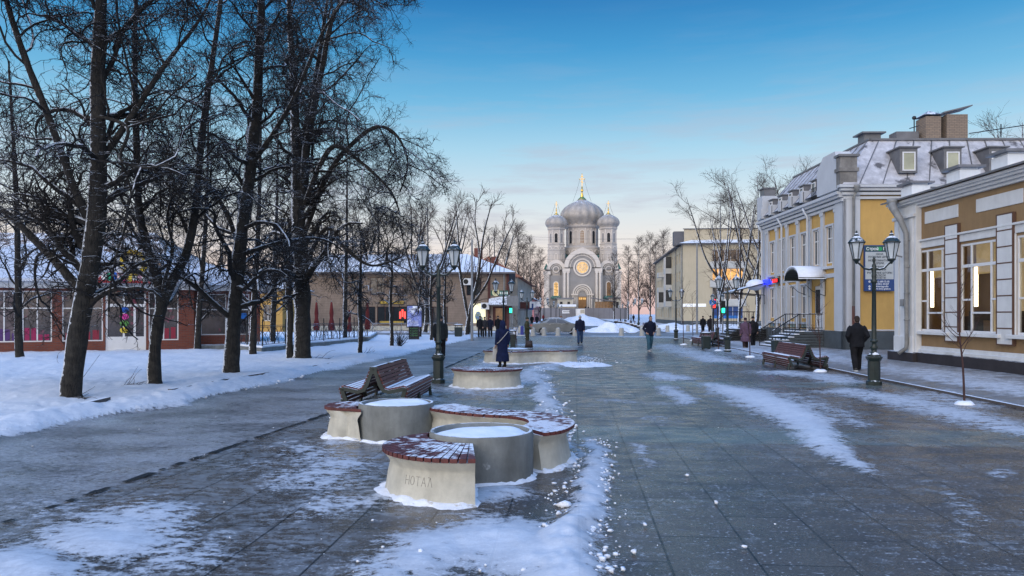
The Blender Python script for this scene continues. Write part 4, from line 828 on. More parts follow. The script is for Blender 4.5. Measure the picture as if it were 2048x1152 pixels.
mb = MB(); mb.add([(.0,-.16,5.24), (.13,-.16,5.19), (.13,-.16,5.07), (0,-.16,5.02), (-.13,-.16,5.07), (-.13,-.16,5.19), (0,-.16,5.13)], [(0,1,6,5), (1,2,3,6), (5,6,3,4)]); mb.build('emblem', flat('emblem_green', (.03,.30,.10), .5), sg, recalc=False)
for i, (tx_, zz) in enumerate((('ОКНА', 4.86), ('ВХОДНЫЕ ДВЕРИ', 4.72), ('МЕЖКОМНАТНЫЕ', 4.54), ('ДВЕРИ', 4.40), ('НАТЯЖНЫЕ', 4.22), ('ПОТОЛКИ', 4.08), ('РУЛОННЫЕ ШТОРЫ', 3.92), ('ЖАЛЮЗИ', 3.79), ('РОЛЛЕТЫ', 3.67))): text(tx_, .135, tb, sg, (0, -.156, zz), rx, sx=.95)
for i, tx_ in enumerate(('(951) 689-75-50', '(81361) 34-027', 'vk/stroygradlo', 'www.stroy-grad.ru')): text(tx_, .125, tw_, sg, (.12, -.146, 3.48-i*.12), rx, sx=.9)
mb = MB(); [mb.arch(ident, -.5, 3.48-i*.12, .02, .05, -.15, -.141, a1=360, n=12) for i in (0, 2, 3)]; mb.build('icon', tw_, sg)
# ------------------------------------------------------------------ planters and curving benches on the plaza
def catmull(P, n=10):
    P = [Vector(p) for p in P]; out = []
    for i in range(len(P)-1):
        a, b, c, d = P[max(i-1, 0)], P[i], P[i+1], P[min(i+2, len(P)-1)]
        for k in range(n):
            t = k/n; out.append(.5*((2*b)+(c-a)*t+(2*a-5*b+4*c-d)*t*t+(3*b-a-3*c+d)*t**3))
    return out+[P[-1]]
def curved_bench(name, label, O, I, cat='bench', group='curved concrete benches with red slat seats', scribble=None):
    """O and I: outer and inner edge, same count, in camera offsets (cx, d)"""
    Ow = [Vector(W(*p)) for p in O]; Iw = [Vector(W(*p)) for p in I]; n = len(Ow)
    c = sum(Ow+Iw, Vector((0, 0)))/(2*n); Ow = [p-c for p in Ow]; Iw = [p-c for p in Iw]
    t = thing(name, label, cat, (c.x, c.y, .0), 0, group)
    prof = [(0, .0), (.02, .015), (.07, .03), (.22, .06), (.30, .085), (.335, .075), (.40, .015), (.425, .0)]
    mb = MB(); vs = []
    for z, ins in prof:
        for A_, B_ in zip(Ow, Iw):
            v = B_-A_; L = v.length; k = min(ins, L*.3)/max(L, 1e-6); p = A_+v*k; q = B_-v*k; vs += [(p.x, p.y, z), (q.x, q.y, z)]
    m = len(prof); st = 2*n; fs = []
    for j in range(m-1):
        for i in range(n-1):
            a = j*st+2*i; fs += [(a, a+2, a+2+st, a+st), (a+1, a+1+st, a+3+st, a+3)]
        a = j*st; fs += [(a, a+st, a+1+st, a+1)]; a = j*st+2*(n-1); fs += [(a, a+1, a+1+st, a+st)]
    for i in range(n-1): a = (m-1)*st+2*i; fs.append((a, a+2, a+3, a+1))
    mb.add(vs, fs); base = mb.build('base', M['conc'], t, smooth=False)
    mod = base.modifiers.new('smooth', 'EDGE_SPLIT'); mod.split_angle = R(40); base.data.polygons.foreach_set('use_smooth', [True]*len(base.data.polygons))
    # slats laid across the bench
    mb = MB(); lens = [0]
    for a, b in zip(Ow, Ow[1:]): lens.append(lens[-1]+(b-a).length)
    Lt = lens[-1]; ns = int(Lt/.085)
    def at(P, s):
        s = min(max(s, 0), Lt)
        i = max(0, min(n-2, int(np.searchsorted(lens, s))-1)); f = (s-lens[i])/max(lens[i+1]-lens[i], 1e-6); return P[i].lerp(P[i+1], f)
    for k in range(ns):
        s0, s1 = Lt*k/ns, Lt*(k+.84)/ns; a, b, c_, d_ = at(Ow, s0), at(Ow, s1), at(Iw, s1), at(Iw, s0)
        e = ((a-d_).normalized()*.022) if (a-d_).length > .05 else Vector((0, 0)); a = a+e; b = b+e
        mb.slab([(p.x, p.y) for p in (a, b, c_, d_)], .427, .468)
    mb.build('seat_slats', M['woodb'], t)
    LI = Lt
    if scribble:
        s0, txt, h = scribble; mb = MB()
        L_ = {'H': [((0,0),(0,1)), ((.6,0),(.6,1)), ((0,.5),(.6,.5))], 'O': [((.3+.3*math.cos(R(a)), .5+.5*math.sin(R(a))), (.3+.3*math.cos(R(a+45)), .5+.5*math.sin(R(a+45)))) for a in range(0, 360, 45)],
              'T': [((.3,0),(.3,1)), ((0,1),(.6,1))], 'A': [((0,0),(.3,1)), ((.3,1),(.6,0)), ((.12,.4),(.48,.4))], 'L': [((.05,0),(.3,1)), ((.3,1),(.6,0)), ((.3,1),(.02,1.05))], 'M': [((0,0),(.1,1)), ((.1,1),(.3,.4)), ((.3,.4),(.5,1)), ((.5,1),(.6,0))]}
        for i, ch in enumerate(txt):
            for p, q_ in L_[ch]:
                pts = []
                for x, y in (p, q_):
                    z = .17+h*y; q9 = s0-(i*.85+x)*h; a_ = at(Ow, q9); b_ = at(Iw, q9*LI/Lt); ins = np.interp(z, [a for a, _ in prof], [b for _, b in prof]); v = (b_-a_).normalized(); pp = a_+v*(ins-.002); pts.append((pp.x, pp.y, z))
                mb.tube(pts, .0022, 4)
        mb.build('scratched_letters', mat('pencil_grey', (.17,.165,.15), .9), base)
    # snow swept against the foot
    mb = MB(); rg = random.Random(len(label)); ring = Ow+Iw[::-1]; rr = []; N_ = len(ring)
    for i, p in enumerate(ring):
        tan = (ring[(i+1) % N_]-ring[i-1]); nn = Vector((tan.y, -tan.x)).normalized() if tan.length > 1e-6 else Vector((1, 0)); rr.append((p, nn))
    area = sum(ring[i].x*ring[(i+1) % N_].y-ring[(i+1) % N_].x*ring[i].y for i in range(N_)); sg_ = 1 if area > 0 else -1
    vs = []; 
    for p, nn in rr:
        w = rg.uniform(.03, .15); h = rg.uniform(.015, .07); nn = nn*sg_
        for a, z in ((-.07, h), (.0, h*.95), (w*.45, h*.5), (w, -.005)): q_ = p+nn*a; vs.append((q_.x, q_.y, z))
    mb.add(vs, [(4*i+k, 4*((i+1) % N_)+k, 4*((i+1) % N_)+k+1, 4*i+k+1) for i in range(N_) for k in range(3)])
    sk = mb.build('snow_skirt', M['crust'], t, smooth=True); ss = sk.modifiers.new('s', 'SUBSURF'); ss.levels = ss.render_levels = 1
    return t
def planter(label, px, d, r, h, seed):
    x, y = D(px, d); t = thing('planter', label, 'planter', (x, y, 0), 0, 'round grey concrete planters')
    mb = MB(); n = 64; prof = [(r*.99, 0), (r, .02), (r, h-.025), (r-.012, h), (r-.045, h), (r-.055, h-.02), (r-.06, h-.14)]
    mb.lathe(prof, (0,0,0), n); o = mb.build('pot', M['concd'], t, smooth=True); o.modifiers.new('e', 'EDGE_SPLIT').split_angle = R(45)
    g = np.random.RandomState(seed); mb = MB(); vs = [(0, 0, h+.01)]
    for i in range(1, 13):
        for k in range(n):
            a = 2*math.pi*k/n; rr = (r-.056)*i/12; xx, yy = rr*math.cos(a), rr*math.sin(a)
            z = h-.012+.028*math.sin(a+seed)*(rr/r)**2+.045*float(vnoise(np.array(xx*3+9), np.array(yy*3+9), seed))-.055*(i/12)**5*(.6+.8*float(vnoise(np.array(xx*5), np.array(yy*5), seed+1))); vs.append((xx, yy, z))
    fs = [(0, 1+k, 1+(k+1) % n) for k in range(n)]+[(1+i*n+k, 1+i*n+(k+1) % n, 1+(i+1)*n+(k+1) % n, 1+(i+1)*n+k) for i in range(11) for k in range(n)]
    mb.add(vs, [f[::-1] for f in fs]); s_ = mb.build('snow_fill', M['snow'], t, smooth=True, recalc=True)
    mb = MB(); rg = random.Random(seed); vs = []
    for k in range(n):
        a = 2*math.pi*k/n; w = rg.uniform(.03, .09); hh = rg.uniform(.02, .06)
        for q_, z in ((r-.03, hh), (r+.005, hh*.9), (r+w*.5, hh*.4), (r+w, -.005)): vs.append((q_*math.cos(a), q_*math.sin(a), z))
    mb.add(vs, [(4*k+j, 4*((k+1) % n)+j, 4*((k+1) % n)+j+1, 4*k+j+1) for k in range(n) for j in range(3)]); sk = mb.build('snow_skirt', M['crust'], t, smooth=True)
    return t
pB = (-.354, 8.62); pA = ((793-1024)/F*11.25, 11.25)
planter('round grey planter heaped with snow, nearest to the viewer', 963, 8.62, .595, .52, 3)
planter('round grey planter full of snow, beside the near end of the slatted double bench', 793, 11.25, .56, .53, 8)
q0 = (-.50, 8.02)
O = [(q0[0]+.86*math.cos(R(a)), q0[1]+.86*math.sin(R(a))) for a in np.linspace(-80, -240, 40)]
I = [(pB[0]+.62*math.cos(R(a)), pB[1]+.62*math.sin(R(a))) for a in np.linspace(-96, -200, 40)]
curved_bench('curved_bench', 'crescent concrete bench with scratched letters hugging the nearest planter', O, I, scribble=(.78, 'HOTAL', .085))
cl = catmull([(-1.12,11.4), (-.8,10.98), (-.35,10.62), (.08,10.45), (.40,10.1), (.50,9.6), (.36,9.12), (.20,8.98)], 8)
cl = [Vector((p.x, p.y)) if len(p) > 1 else p for p in cl]
def ribbon(cl, w0, w1=None):
    L, Rr = [], []
    for i, p in enumerate(cl):
        t = (cl[min(i+1, len(cl)-1)]-cl[max(i-1, 0)]).normalized(); nn = Vector((-t.y, t.x)); w = w0 if w1 is None else w0+(w1-w0)*i/(len(cl)-1)
        L.append(p+nn*w/2); Rr.append(p-nn*w/2)
    return L, Rr
Lf, Rt = ribbon(cl, .56)
curved_bench('curved_bench', 'S shaped concrete bench sweeping from one planter round behind the other', Lf, Rt)
O = [(pA[0]+.62*math.cos(R(a))-.40*math.cos(R((a-180)*.5))**2, pA[1]+.62*math.sin(R(a))-.05) for a in np.linspace(118, 232, 20)]
O = [((690-1024)/F*11.5+.03+.30*math.cos(R(a)), 11.45+.42*math.sin(R(a))) for a in np.linspace(80, 285, 22)]
I = [(pA[0]+.60*math.cos(R(a)), pA[1]+.60*math.sin(R(a))) for a in np.linspace(140, 222, 22)]
curved_bench('curved_bench', 'short crescent bench end with graffiti on the left of the planter', O, I, scribble=(.62, 'MM', .12))
O = [(-.64+.90*math.cos(R(a)), 19.2+.9*math.sin(R(a))) for a in np.linspace(-200, 20, 48)]; I = [(-.64+.5*math.cos(R(a)), 19.6+.25*math.sin(R(a))) for a in np.linspace(-190, 10, 48)]
curved_bench('curved_bench', 'wide half moon concrete bench with snowy seat, behind the woman in the long navy coat' if False else 'half moon concrete bench standing alone in front of the woman in navy', O, I)
cl = [Vector(p[:2]) for p in catmull([(-.85,28.7,0), (-.45,28.1,0), (.1,27.9,0), (.7,28.3,0), (1.3,28.6,0), (1.9,28.5,0), (2.3,28.9,0)], 8)]
Lf, Rt = ribbon(cl, .6); curved_bench('curved_bench', 'long wavy concrete bench farthest back, half buried in snow', Lf, Rt)
planter('low round planter behind the farthest wavy bench', 1035, 29.3, .6, .5, 5)
# ------------------------------------------------------------------ slatted double benches
def double_bench(label, px, d, rz, L=2.8):
    x, y = D(px, d); t = thing('double_bench', label, 'bench', (x, y, 0), rz, 'double sided slatted street benches')
    half = [(.035,.83), (.16,.52), (.215,.42), (.30,.395), (.58,.455), (.635,.44), (.65,.40), (.60,.24), (.54,.10)]
    def along(s_):                                   # points spaced along the seat profile
        acc = [0]; [acc.append(acc[-1]+math.dist(a, b)) for a, b in zip(half, half[1:])]; return acc
    acc = along(half); tot = acc[-1]
    def pt(s_):
        i = max(0, min(len(half)-2, int(np.searchsorted(acc, s_))-1)); f = (s_-acc[i])/(acc[i+1]-acc[i]); a, b = half[i], half[i+1]
        return (a[0]+(b[0]-a[0])*f, a[1]+(b[1]-a[1])*f), math.atan2(b[1]-a[1], b[0]-a[0])
    for s in (-1, 1):
        mb = MB(); n = 17
        for k in range(n):
            (u, z), an = pt(tot*(k+.5)/n); w = tot/n*.40; c, q_ = math.cos(an), math.sin(an); nx, nz = -q_, c
            cor = [(u-w*c+nx*.0, z-w*q_), (u+w*c, z+w*q_), (u+w*c+nx*.028, z+w*q_+nz*.028), (u-w*c+nx*.028, z-w*q_+nz*.028)]
            vs = [(s*a, yy, b) for yy in (0, L) for a, b in cor]; mb.add(vs, [(0,1,2,3), (7,6,5,4), (0,4,5,1), (1,5,6,2), (2,6,7,3), (3,7,4,0)])
        mb.build('seat_slats', M['wood'], t)
    for yy in (-.03, L*.5, L-.04):
        mb = MB(); pin = [(u, z) for u, z in half]; th = .075
        for s in (-1, 1):
            out = []
            for i in range(len(half)):
                a, b = half[max(i-1, 0)], half[min(i+1, len(half)-1)]; an = math.atan2(b[1]-a[1], b[0]-a[0]); out.append((half[i][0]+math.sin(an)*th, half[i][1]-math.cos(an)*th))
            vs = []
            for (a, b), (c, e) in zip(half, out):
                for w in (yy, yy+.07): vs += [(s*a, w, b), (s*max(c, -.02), w, e)]
            fs = []
            for i in range(len(half)-1): b = 4*i; fs += [(b,b+4,b+5,b+1), (b+2,b+3,b+7,b+6), (b,b+2,b+6,b+4), (b+1,b+5,b+7,b+3)]
            e = 4*(len(half)-1); fs += [(0,1,3,2), (e,e+2,e+3,e+1)]; mb.add(vs, fs)
            mb.tube([(s*.60,yy+.035,.22), (s*.63,yy+.035,.0)], .04, 6)
        mb.bx(-.07, .07, yy+.002, yy+.068, .70, .84); mb.build('frame', M['iron'], t)
    mb = MB(); g = random.Random(int(px)); vs = []
    for s in (-1, 1):
        prof = [(.10,.70), (.2,.475), (.30,.44), (.45,.455), (.60,.50), (.665,.43)]
        n = 40; base = len(mb.v); vs = []
        for i in range(n+1):
            y_ = .04+(L-.08)*i/n; h = .035+.05*float(vnoise(np.array(y_*3+px), np.array(s*2.0), 5))
            for j, (u, z) in enumerate(prof): vs.append((s*u, y_, z+(h if 0 < j < 5 else (-.02 if j == 5 else .0))))
        m_ = len(prof); mb.add(vs, [(i*m_+j, i*m_+j+1, (i+1)*m_+j+1, (i+1)*m_+j) for i in range(n) for j in range(m_-1)])
    return t
double_bench('red slatted double sided bench with dark frames, at left beside the planter', 747, 14.35, R(1), 2.7)
double_bench('red slatted double sided bench on the right pavement, near the outside stairs', 1616, 24.6, R(1.5), 3.0)
double_bench('far red slatted double sided bench behind the litter bin at right', 1432, 42.5, R(6), 2.8)
# ------------------------------------------------------------------ street lamps
def lamp(label, loc, rz, h=4.0, group='twin lantern street lamps'):
    t = thing('street_lamp', label, 'street lamp', (loc[0], loc[1], 0), rz, group); k = h/4.0
    mb = MB(); oc = R(22.5)
    mb.lathe([(.19,0), (.19,.10), (.15,.13), (.15,.62), (.17,.65), (.20,.70), (.20,.74)], (0,0,0), 8, a0=oc); mb.build('pedestal', M['iron'], t)
    mb = MB(); mb.lathe([(.18,.745), (.12,.80), (.06,.87), (.075,.93), (.10,.97), (.06,1.03), (.055,1.09), (.10,1.12), (.10,1.15), (.065,1.18), (.062,1.2), (.048,2.62), (.075,2.65), (.075,2.70), (.05,2.74), (.06,2.80), (.06,2.86), (.045,2.88), (.065,2.98), (.05,3.10), (.025,3.15), (.035,3.2), (.045,3.24), (.02,3.29), (.008,3.34)], (0,0,0), 14)
    mb.build('pole', M['iron'], t, smooth=True)
    for s in (-1, 1):
        mb = MB(); mb.tube([(s*.03,0,3.02), (s*.13,0,2.99), (s*.25,0,3.02), (s*.36,0,3.13), (s*.44,0,3.19)], [.04,.03,.027,.027,.025], 8)
        mb.build('arm', M['iron'], t, smooth=True)
        mb = MB(); c = (s*.44, 0, 0)
        mb.lathe([(.015,3.13), (.035,3.16), (.05,3.19), (.10,3.24), (.10,3.27), (.07,3.28)], c, 12)
        for q in range(6):
            a = 2*math.pi*q/6+R(30); mb.tube([(c[0]+.088*math.cos(a), .088*math.sin(a), 3.26), (c[0]+.185*math.cos(a), .185*math.sin(a), 3.68)], .011, 5)
        ln = mb.build('lantern', M['iron'], t)
        mb = MB(); mb.lathe([(.078,3.28), (.172,3.675)], c, 6, a0=R(30)); mb.build('glass', M['lampglass'], ln)
        mb = MB(); mb.lathe([(.215,3.67), (.215,3.70), (.205,3.71), (.13,3.80), (.075,3.84), (.06,3.85), (.05,3.88), (.055,3.90), (.02,3.93), (.03,3.955), (.008,4.0)], c, 12, a0=R(30)); mb.build('lantern_cap', M['iron'], ln)
    t.scale = (k, k, k); return t
L0 = lamp('nearest twin lantern street lamp on the right, by the man in black', G(1748, 770), TH*.3, 4.03)
x, y = G(877, 766); L1 = dup(L0, (x, y, 0), TH*.6, 'nearest twin lantern street lamp on the left, beside the slatted bench', 'twin lantern street lamps', .965)
def lp(px, d, sc, lab, rz=TH*.5): x, y = D(px, d); return dup(L0, (x, y, 0), rz, lab, 'twin lantern street lamps', sc)
lp(1455, 36.5, .955, 'twin lantern lamp at right standing just past the litter bin')
lp(1352, 53, .93, 'twin lantern lamp at right standing before the cream apartment block')
lp(1007, 39, .93, 'twin lantern lamp rising behind the woman in navy')
lp(1054, 56, .93, 'twin lantern lamp rising behind the figure in olive uniform')
lp(1435, 62, .9, 'single file distant lamp seen beside the shop window of the cream block')
for i, (px, d, s) in enumerate(((1088, 90, 'left'), (1102, 112, 'left'), (1112, 136, 'left'), (1119, 162, 'left'), (1277, 92, 'right'), (1262, 115, 'right'), (1250, 140, 'right'), (1241, 165, 'right'))):
    lp(px, d, .97, 'distant twin lantern lamp beyond the crossing, %s row, %s one' % (s, ('first', 'second', 'third', 'fourth')[i % 4]))
# ------------------------------------------------------------------ litter bins
def bin_(label, px, py, h=.8, w=.42, z=0):
    x, y = G(px, py); t = thing('litter_bin', label, 'litter bin', (x, y, z), TH, 'dark litter bins')
    mb = MB(); mb.box((0,0,h*.5), (w*.92,w*.92,h*.82), 0, 1.12, 1.12); [mb.box((a*w*.35, b*w*.35, .05), (.06,.06,.1)) for a in (-1,1) for b in (-1,1)]; mb.build('body', M['iron'], t, bevel=.02)
    mb = MB(); [mb.box((a*w*.42, b*w*.42, h*.98), (.03,.03,.16)) for a in (-1,1) for b in (-1,1)]; mb.box((0,0,h*1.1), (w*1.2,w*1.2,.06)); mb.build('lid', M['iron'], t, bevel=.01)
    mb = MB(); mb.blob((0,0,h*1.13), (w*.56,w*.56,.05), 12, 6); mb.build('snow_cap', M['snow'], t, smooth=True); return t
bin_('dark litter bin in front of the far slatted bench at right', 1412, 699, .78, .42)
bin_('dark litter bin behind the near right slatted bench, by the stairs', 1557, 713, .78, .5)
bin_('tilted green litter bin in the snow left of the walking trio', 917, 675, .9, .6)
bin_('dark litter bin nearest the wooden house, behind the leaning maple', 938, 667, .9, .6)
bin_('dark litter bin beside the vendor table', 1026, 697, .85, .32)
# ------------------------------------------------------------------ bollards and chains at the crossing
M['boll'] = mat('bollard_concrete', (.36,.35,.31), .85, .12, 6, snow=.2, grime=.3)
mb = MB(); mb.lathe([(.25,0), (.25,.05), (.205,.1), (.19,.62), (.15,.68), (.02,.70)], (0,0,0), 14)
front = [(1066,672), (1088,672), (1116,672), (1150,672), (1243,672), (1284,672), (1317,671)]; back = [(1040,666), (1070,665), (1227,661), (1258,662), (1284,663), (1313,664), (1335,664), (1376,663)]
bs = []
for i, (px, py) in enumerate(front+back):
    x, y = G(px, py); lab = 'bollard in the %s row, %s' % ('near' if i < 7 else 'far', ('beside the vendor', 'at the tail of the parked car', 'before the doors of the parked car', 'beside the walking person in jeans', 'right of the road gap', 'left of the bent walker', 'behind the bent walker', 'left of the car behind the vendor', 'just behind the car boot', 'at the left foot of the snow heap', 'in the middle of the snow heap', 'at the right foot of the snow heap', 'right of the snow heap', 'beside the far lamp', 'nearest the cream apartment block')[i])
    if i == 0: o = mb.build('bollard', M['boll'], smooth=True); o.location = (x, y, 0); o.modifiers.new('e', 'EDGE_SPLIT').split_angle = R(50); B0 = o
    else: o = B0.copy(); COL.objects.link(o); o.location = (x, y, 0)
    tag(o, lab, 'bollard', 'concrete bollards along the crossing'); bs.append((x, y))
M['chain'] = mat('snowy_chain', (.25,.26,.27), .7, .3, 9, snow=.3)
for i, (a, b, nm) in enumerate(((0,1,'beside the vendor'), (1,2,'along the car boot'), (2,3,'along the car doors'), (4,5,'right of the road gap'), (5,6,'before the bent walker'), (9,10,'left half of the snow heap'), (10,11,'right half of the snow heap'), (11,12,'beyond the snow heap'), (12,13,'left of the far lamp'))):
    A_, B_ = bs[a], bs[b]; mb = MB(); mb.tube([(A_[0]+(B_[0]-A_[0])*t, A_[1]+(B_[1]-A_[1])*t, .56-.34*(1-(2*t-1)**2)) for t in np.linspace(0, 1, 11)], .035, 5); tag(mb.build('chain', M['chain'], smooth=True), 'sagging snowy chain between two bollards, '+nm, 'chain', 'chains between the bollards')
# ------------------------------------------------------------------ traffic lights, road sign, posts
M['steel'] = mat('grey_steel', (.22,.23,.24), .5, .15, 4, snow=.15); M['tgreen'] = flat('green_signal', (.02,.9,.35), .5, 4); M['tred'] = flat('red_signal', (.9,.05,.04), .5, 3); M['rsblue'] = flat('road_sign_blue', (.02,.16,.50), .4)
def tlight(label, px, d, red):
    x, y = D(px, d); t = thing('traffic_light', label, 'traffic light', (x, y, 0), TH); h = Z(621, d)
    mb = MB(); mb.tube([(0,.12,0), (0,.12,3.4)], .06, 8); mb.build('post', M['steel'], t)
    mb = MB(); mb.bx(-.19, .19, -.1, .1, h-.25, h+.85); mb.build('housing', M['black'], t, bevel=.02)
    mb = MB(); mb.bx(-.13, .13, -.13, -.102, h-.2, h+.2); mb.build('green_lens', M['tgreen'], t, bevel=.02)
    if red:
        mb = MB(); mb.bx(-.19, .19, -.1, .1, h+.95, h+1.6); hs = mb.build('countdown', M['black'], t); mb = MB(); mb.bx(-.1, .1, -.13, -.102, h+1.05, h+1.25); mb.build('red_lens', M['tred'], hs); mb = MB(); mb.bx(-.1, .1, -.13, -.102, h+1.3, h+1.5); mb.build('red_lens', M['tred'], hs)
    return t
tlight('pedestrian traffic light showing green, right, beside the round blue sign', 1446, 66, False)
tlight('pedestrian traffic light showing green, left, in front of the wooden house', 1022, 66, False)
x, y = D(1438, 66.5); t = thing('countdown_box', 'small box with two red lit digits above the right green light', 'signal', (x-.45, y, 0), TH)
mb = MB(); mb.bx(-.2, .2, -.1, .1, 2.3, 3.25); mb.tube([(0,.08,0), (0,.08,2.4)], .05, 6); mb.build('housing', M['black'], t); mb = MB()
for z in (2.4, 2.85): mb.bx(-.11, .11, -.12, -.101, z, z+.06); mb.bx(.06, .11, -.12, -.101, z+.07, z+.3); mb.bx(-.11, .05, -.12, -.101, z+.14, z+.19); mb.bx(-.11, .05, -.12, -.101, z+.25, z+.31)
mb.build('red_digit', M['tred'], t)
x, y = D(1425, 63); t = thing('road_sign', 'round blue pedestrian sign on a thin post at right of the crossing', 'road sign', (x, y, 0), TH); zc = Z(604.5, 63)
mb = MB(); mb.arch(ident, 0, zc, .01, .27, -.02, .0, a1=360, n=28); mb.build('disc', M['rsblue'], t); mb = MB(); mb.tube([(0,.04,0), (0,.04,zc+.2)], .03, 6); mb.build('post', M['steel'], t)
mb = MB(); mb.blob((0,-.03,zc+.17), (.035,.01,.04), 8, 5); mb.tube([(0,-.03,zc+.11), (0,-.03,zc-.03), (-.08,-.03,zc-.19)], .022, 5); mb.tube([(0,-.03,zc-.03), (.07,-.03,zc-.19)], .02, 5); mb.tube([(-.1,-.03,zc+.0), (0,-.03,zc+.1), (.09,-.03,zc+.01)], .015, 5); mb.build('walking_figure', M['white'], t)
x, y = D(1394, 70); t = thing('metal_post', 'tall plain grey metal post before the cream block', 'post', (x, y, 0)); mb = MB(); mb.tube([(0,0,0), (0,0,8.5)], [.11,.07], 10); mb.build('shaft', M['steel'], t)
x, y = D(944, 52); t = thing('metal_post', 'tall thin grey metal post beside the leaning maple', 'post', (x, y, 0)); mb = MB(); mb.tube([(0,0,0), (0,0,7.0)], [.1,.06], 10); mb.build('shaft', M['steel'], t)
x, y = D(1025, 64); t = thing('sign_board', 'pale blank rectangular sign on a post above the left green light', 'sign', (x, y, 0), TH); mb = MB(); mb.bx(-.5, .5, -.03, .03, Z(612, 64), Z(592, 64)); mb.build('panel', M['steel'], t); mb = MB(); mb.tube([(0,.07,0), (0,.07,3.3)], .05, 6); mb.build('post', M['steel'], t)
# ------------------------------------------------------------------ parked car
cx0, cy0 = D(1114, 67.5); car = thing('parked_car', 'dark silver sedan parked broadside behind the bollards', 'car', (cx0, cy0, 0), TH+R(4))
M['carpaint'] = mat('dark_silver_paint', (.20,.21,.21), .25, .12, 2, metal=.5, snow=.06); M['tyre'] = flat('tyre_rubber', (.012,.012,.012), .85); M['rim'] = mat('wheel_rim', (.3,.3,.3), .35, .2, 5, metal=.7); M['tail'] = flat('tail_lamp', (.35,.02,.02), .3, .3)
prof = [(-2.35,.42), (-2.38,.62), (-2.33,.88), (-2.2,.98), (-1.55,1.05), (1.2,1.05), (1.75,.95), (2.2,.80), (2.34,.62), (2.3,.35), (1.85,.24), (-1.9,.24)]
mb = MB(); n = len(prof)
mb.add([(x, -.87, z) for x, z in prof]+[(x, .87, z) for x, z in prof], [tuple(range(n)), tuple(range(2*n-1, n-1, -1))]+[(i, n+i, n+(i+1) % n, (i+1) % n) for i in range(n)])
cb_ = [(-1.6,1.045), (1.2,1.045), (.42,1.41), (.1,1.455), (-.4,1.46), (-.85,1.40)]
vs = [(x, s*(.85-(z-1.05)*.55), z) for s in (-1, 1) for x, z in cb_]; m_ = len(cb_)
mb.add(vs, [tuple(range(m_)), tuple(range(2*m_-1, m_-1, -1))]+[(i, m_+i, m_+(i+1) % m_, (i+1) % m_) for i in range(m_)]); mb.build('body', M['carpaint'], car, bevel=.04)
mb = MB(); mb.add([(-1.5,-.74,1.10), (-1.5,.74,1.10), (-.93,.62,1.37), (-.93,-.62,1.37), (-1.47,-.74,1.09), (-1.47,.74,1.09), (-.90,.62,1.36), (-.90,-.62,1.36)], [(0,1,2,3), (4,5,6,7), (0,1,5,4), (1,2,6,5), (2,3,7,6), (3,0,4,7)]); o = mb.build('rear_window', M['wdark'], car); o.location = (-.035, 0, .02)
for poly, nm in (([(-1.05,1.08), (-.72,1.36), (-.2,1.40), (-.2,1.07)], 'rear_side_window'), ([(-.12,1.07), (-.12,1.40), (.3,1.36), (.72,1.17), (.95,1.05)], 'front_side_window')):
    for s in (-1, 1):
        mb = MB(); m_ = len(poly); f = lambda z, o: s*((.86-(z-1.05)*.55 if z > 1.05 else .86)+o)
        mb.add([(x, f(z, .02), z) for x, z in poly]+[(x, f(z, -.03), z) for x, z in poly], [tuple(range(m_)), tuple(range(2*m_-1, m_-1, -1))]+[(i, (i+1) % m_, m_+(i+1) % m_, m_+i) for i in range(m_)]); mb.build(nm, M['wdark'], car)
for x in (-1.42, 1.42):
    for s in (-1, 1):
        mb = MB(); mb.tube([(x, s*.70, .32), (x, s*.885, .32)], .32, 20); w = mb.build('wheel', M['tyre'], car); mb = MB(); mb.tube([(x, s*.87, .32), (x, s*.90, .32)], .2, 14); mb.build('rim', M['rim'], w)
for s in (-1, 1):
    mb = MB(); mb.box((-2.3, s*.66, .83), (.14,.36,.16)); mb.build('tail_light', M['tail'], car); mb = MB(); mb.box((2.2, s*.62, .70), (.2,.34,.12)); mb.build('headlight', M['white'], car)
    mb = MB(); mb.box((.78, s*.98, 1.06), (.16,.2,.12)); mb.build('wing_mirror', M['carpaint'], car, bevel=.02)
mb = MB(); [mb.box((x, s*.872, .92), (.16,.02,.03)) for x in (-.75, .3) for s in (-1, 1)]; mb.build('door_handles', M['rim'], car)
mb = MB(); mb.blob((-.15, 0, 1.475), (.75,.66,.04), 14, 6); mb.build('snow_cap', M['snow'], car, smooth=True)
# ------------------------------------------------------------------ small benches in rows beyond the crossing
mb_ = None
for i in range(12):
    left = i < 5; k = i if left else i-5; px, d = (1112+k*6.5, 84+k*11) if left else (1280-k*8.0, 84+k*10)
    lab = 'snowy park bench in the %s row beyond the crossing, %s from the crossing' % ('left' if left else 'right', ('first', 'second', 'third', 'fourth', 'fifth', 'sixth', 'seventh')[k])
    x, y = D(px, d)
    if mb_ is None:
        t = thing('park_bench', lab, 'bench', (x, y, 0), 0, 'park benches beyond the crossing'); mb = MB(); [mb.bx(-.3+j*.13, -.2+j*.13, -.9, .9, .43, .47) for j in range(5)]; mb.build('seat', M['woodb'], t)
        mb = MB(); [mb.bx(-.36-j*.03, -.32-j*.03, -.9, .9, .52+j*.13, .62+j*.13) for j in range(3)]; mb.build('backrest', M['wood'], t)
        for s in (-.8, .8): mb = MB(); mb.bx(-.34, .34, s-.03, s+.03, 0, .43); mb.build('leg', M['ironb'], t)
        mb = MB(); mb.bx(-.28, .3, -.9, .9, .475, .56); mb.build('snow_cap', M['snow'], t, bevel=.03); mb_ = t
    else: dup(mb_, (x, y, 0), 0 if left else math.pi, lab, 'park benches beyond the crossing')
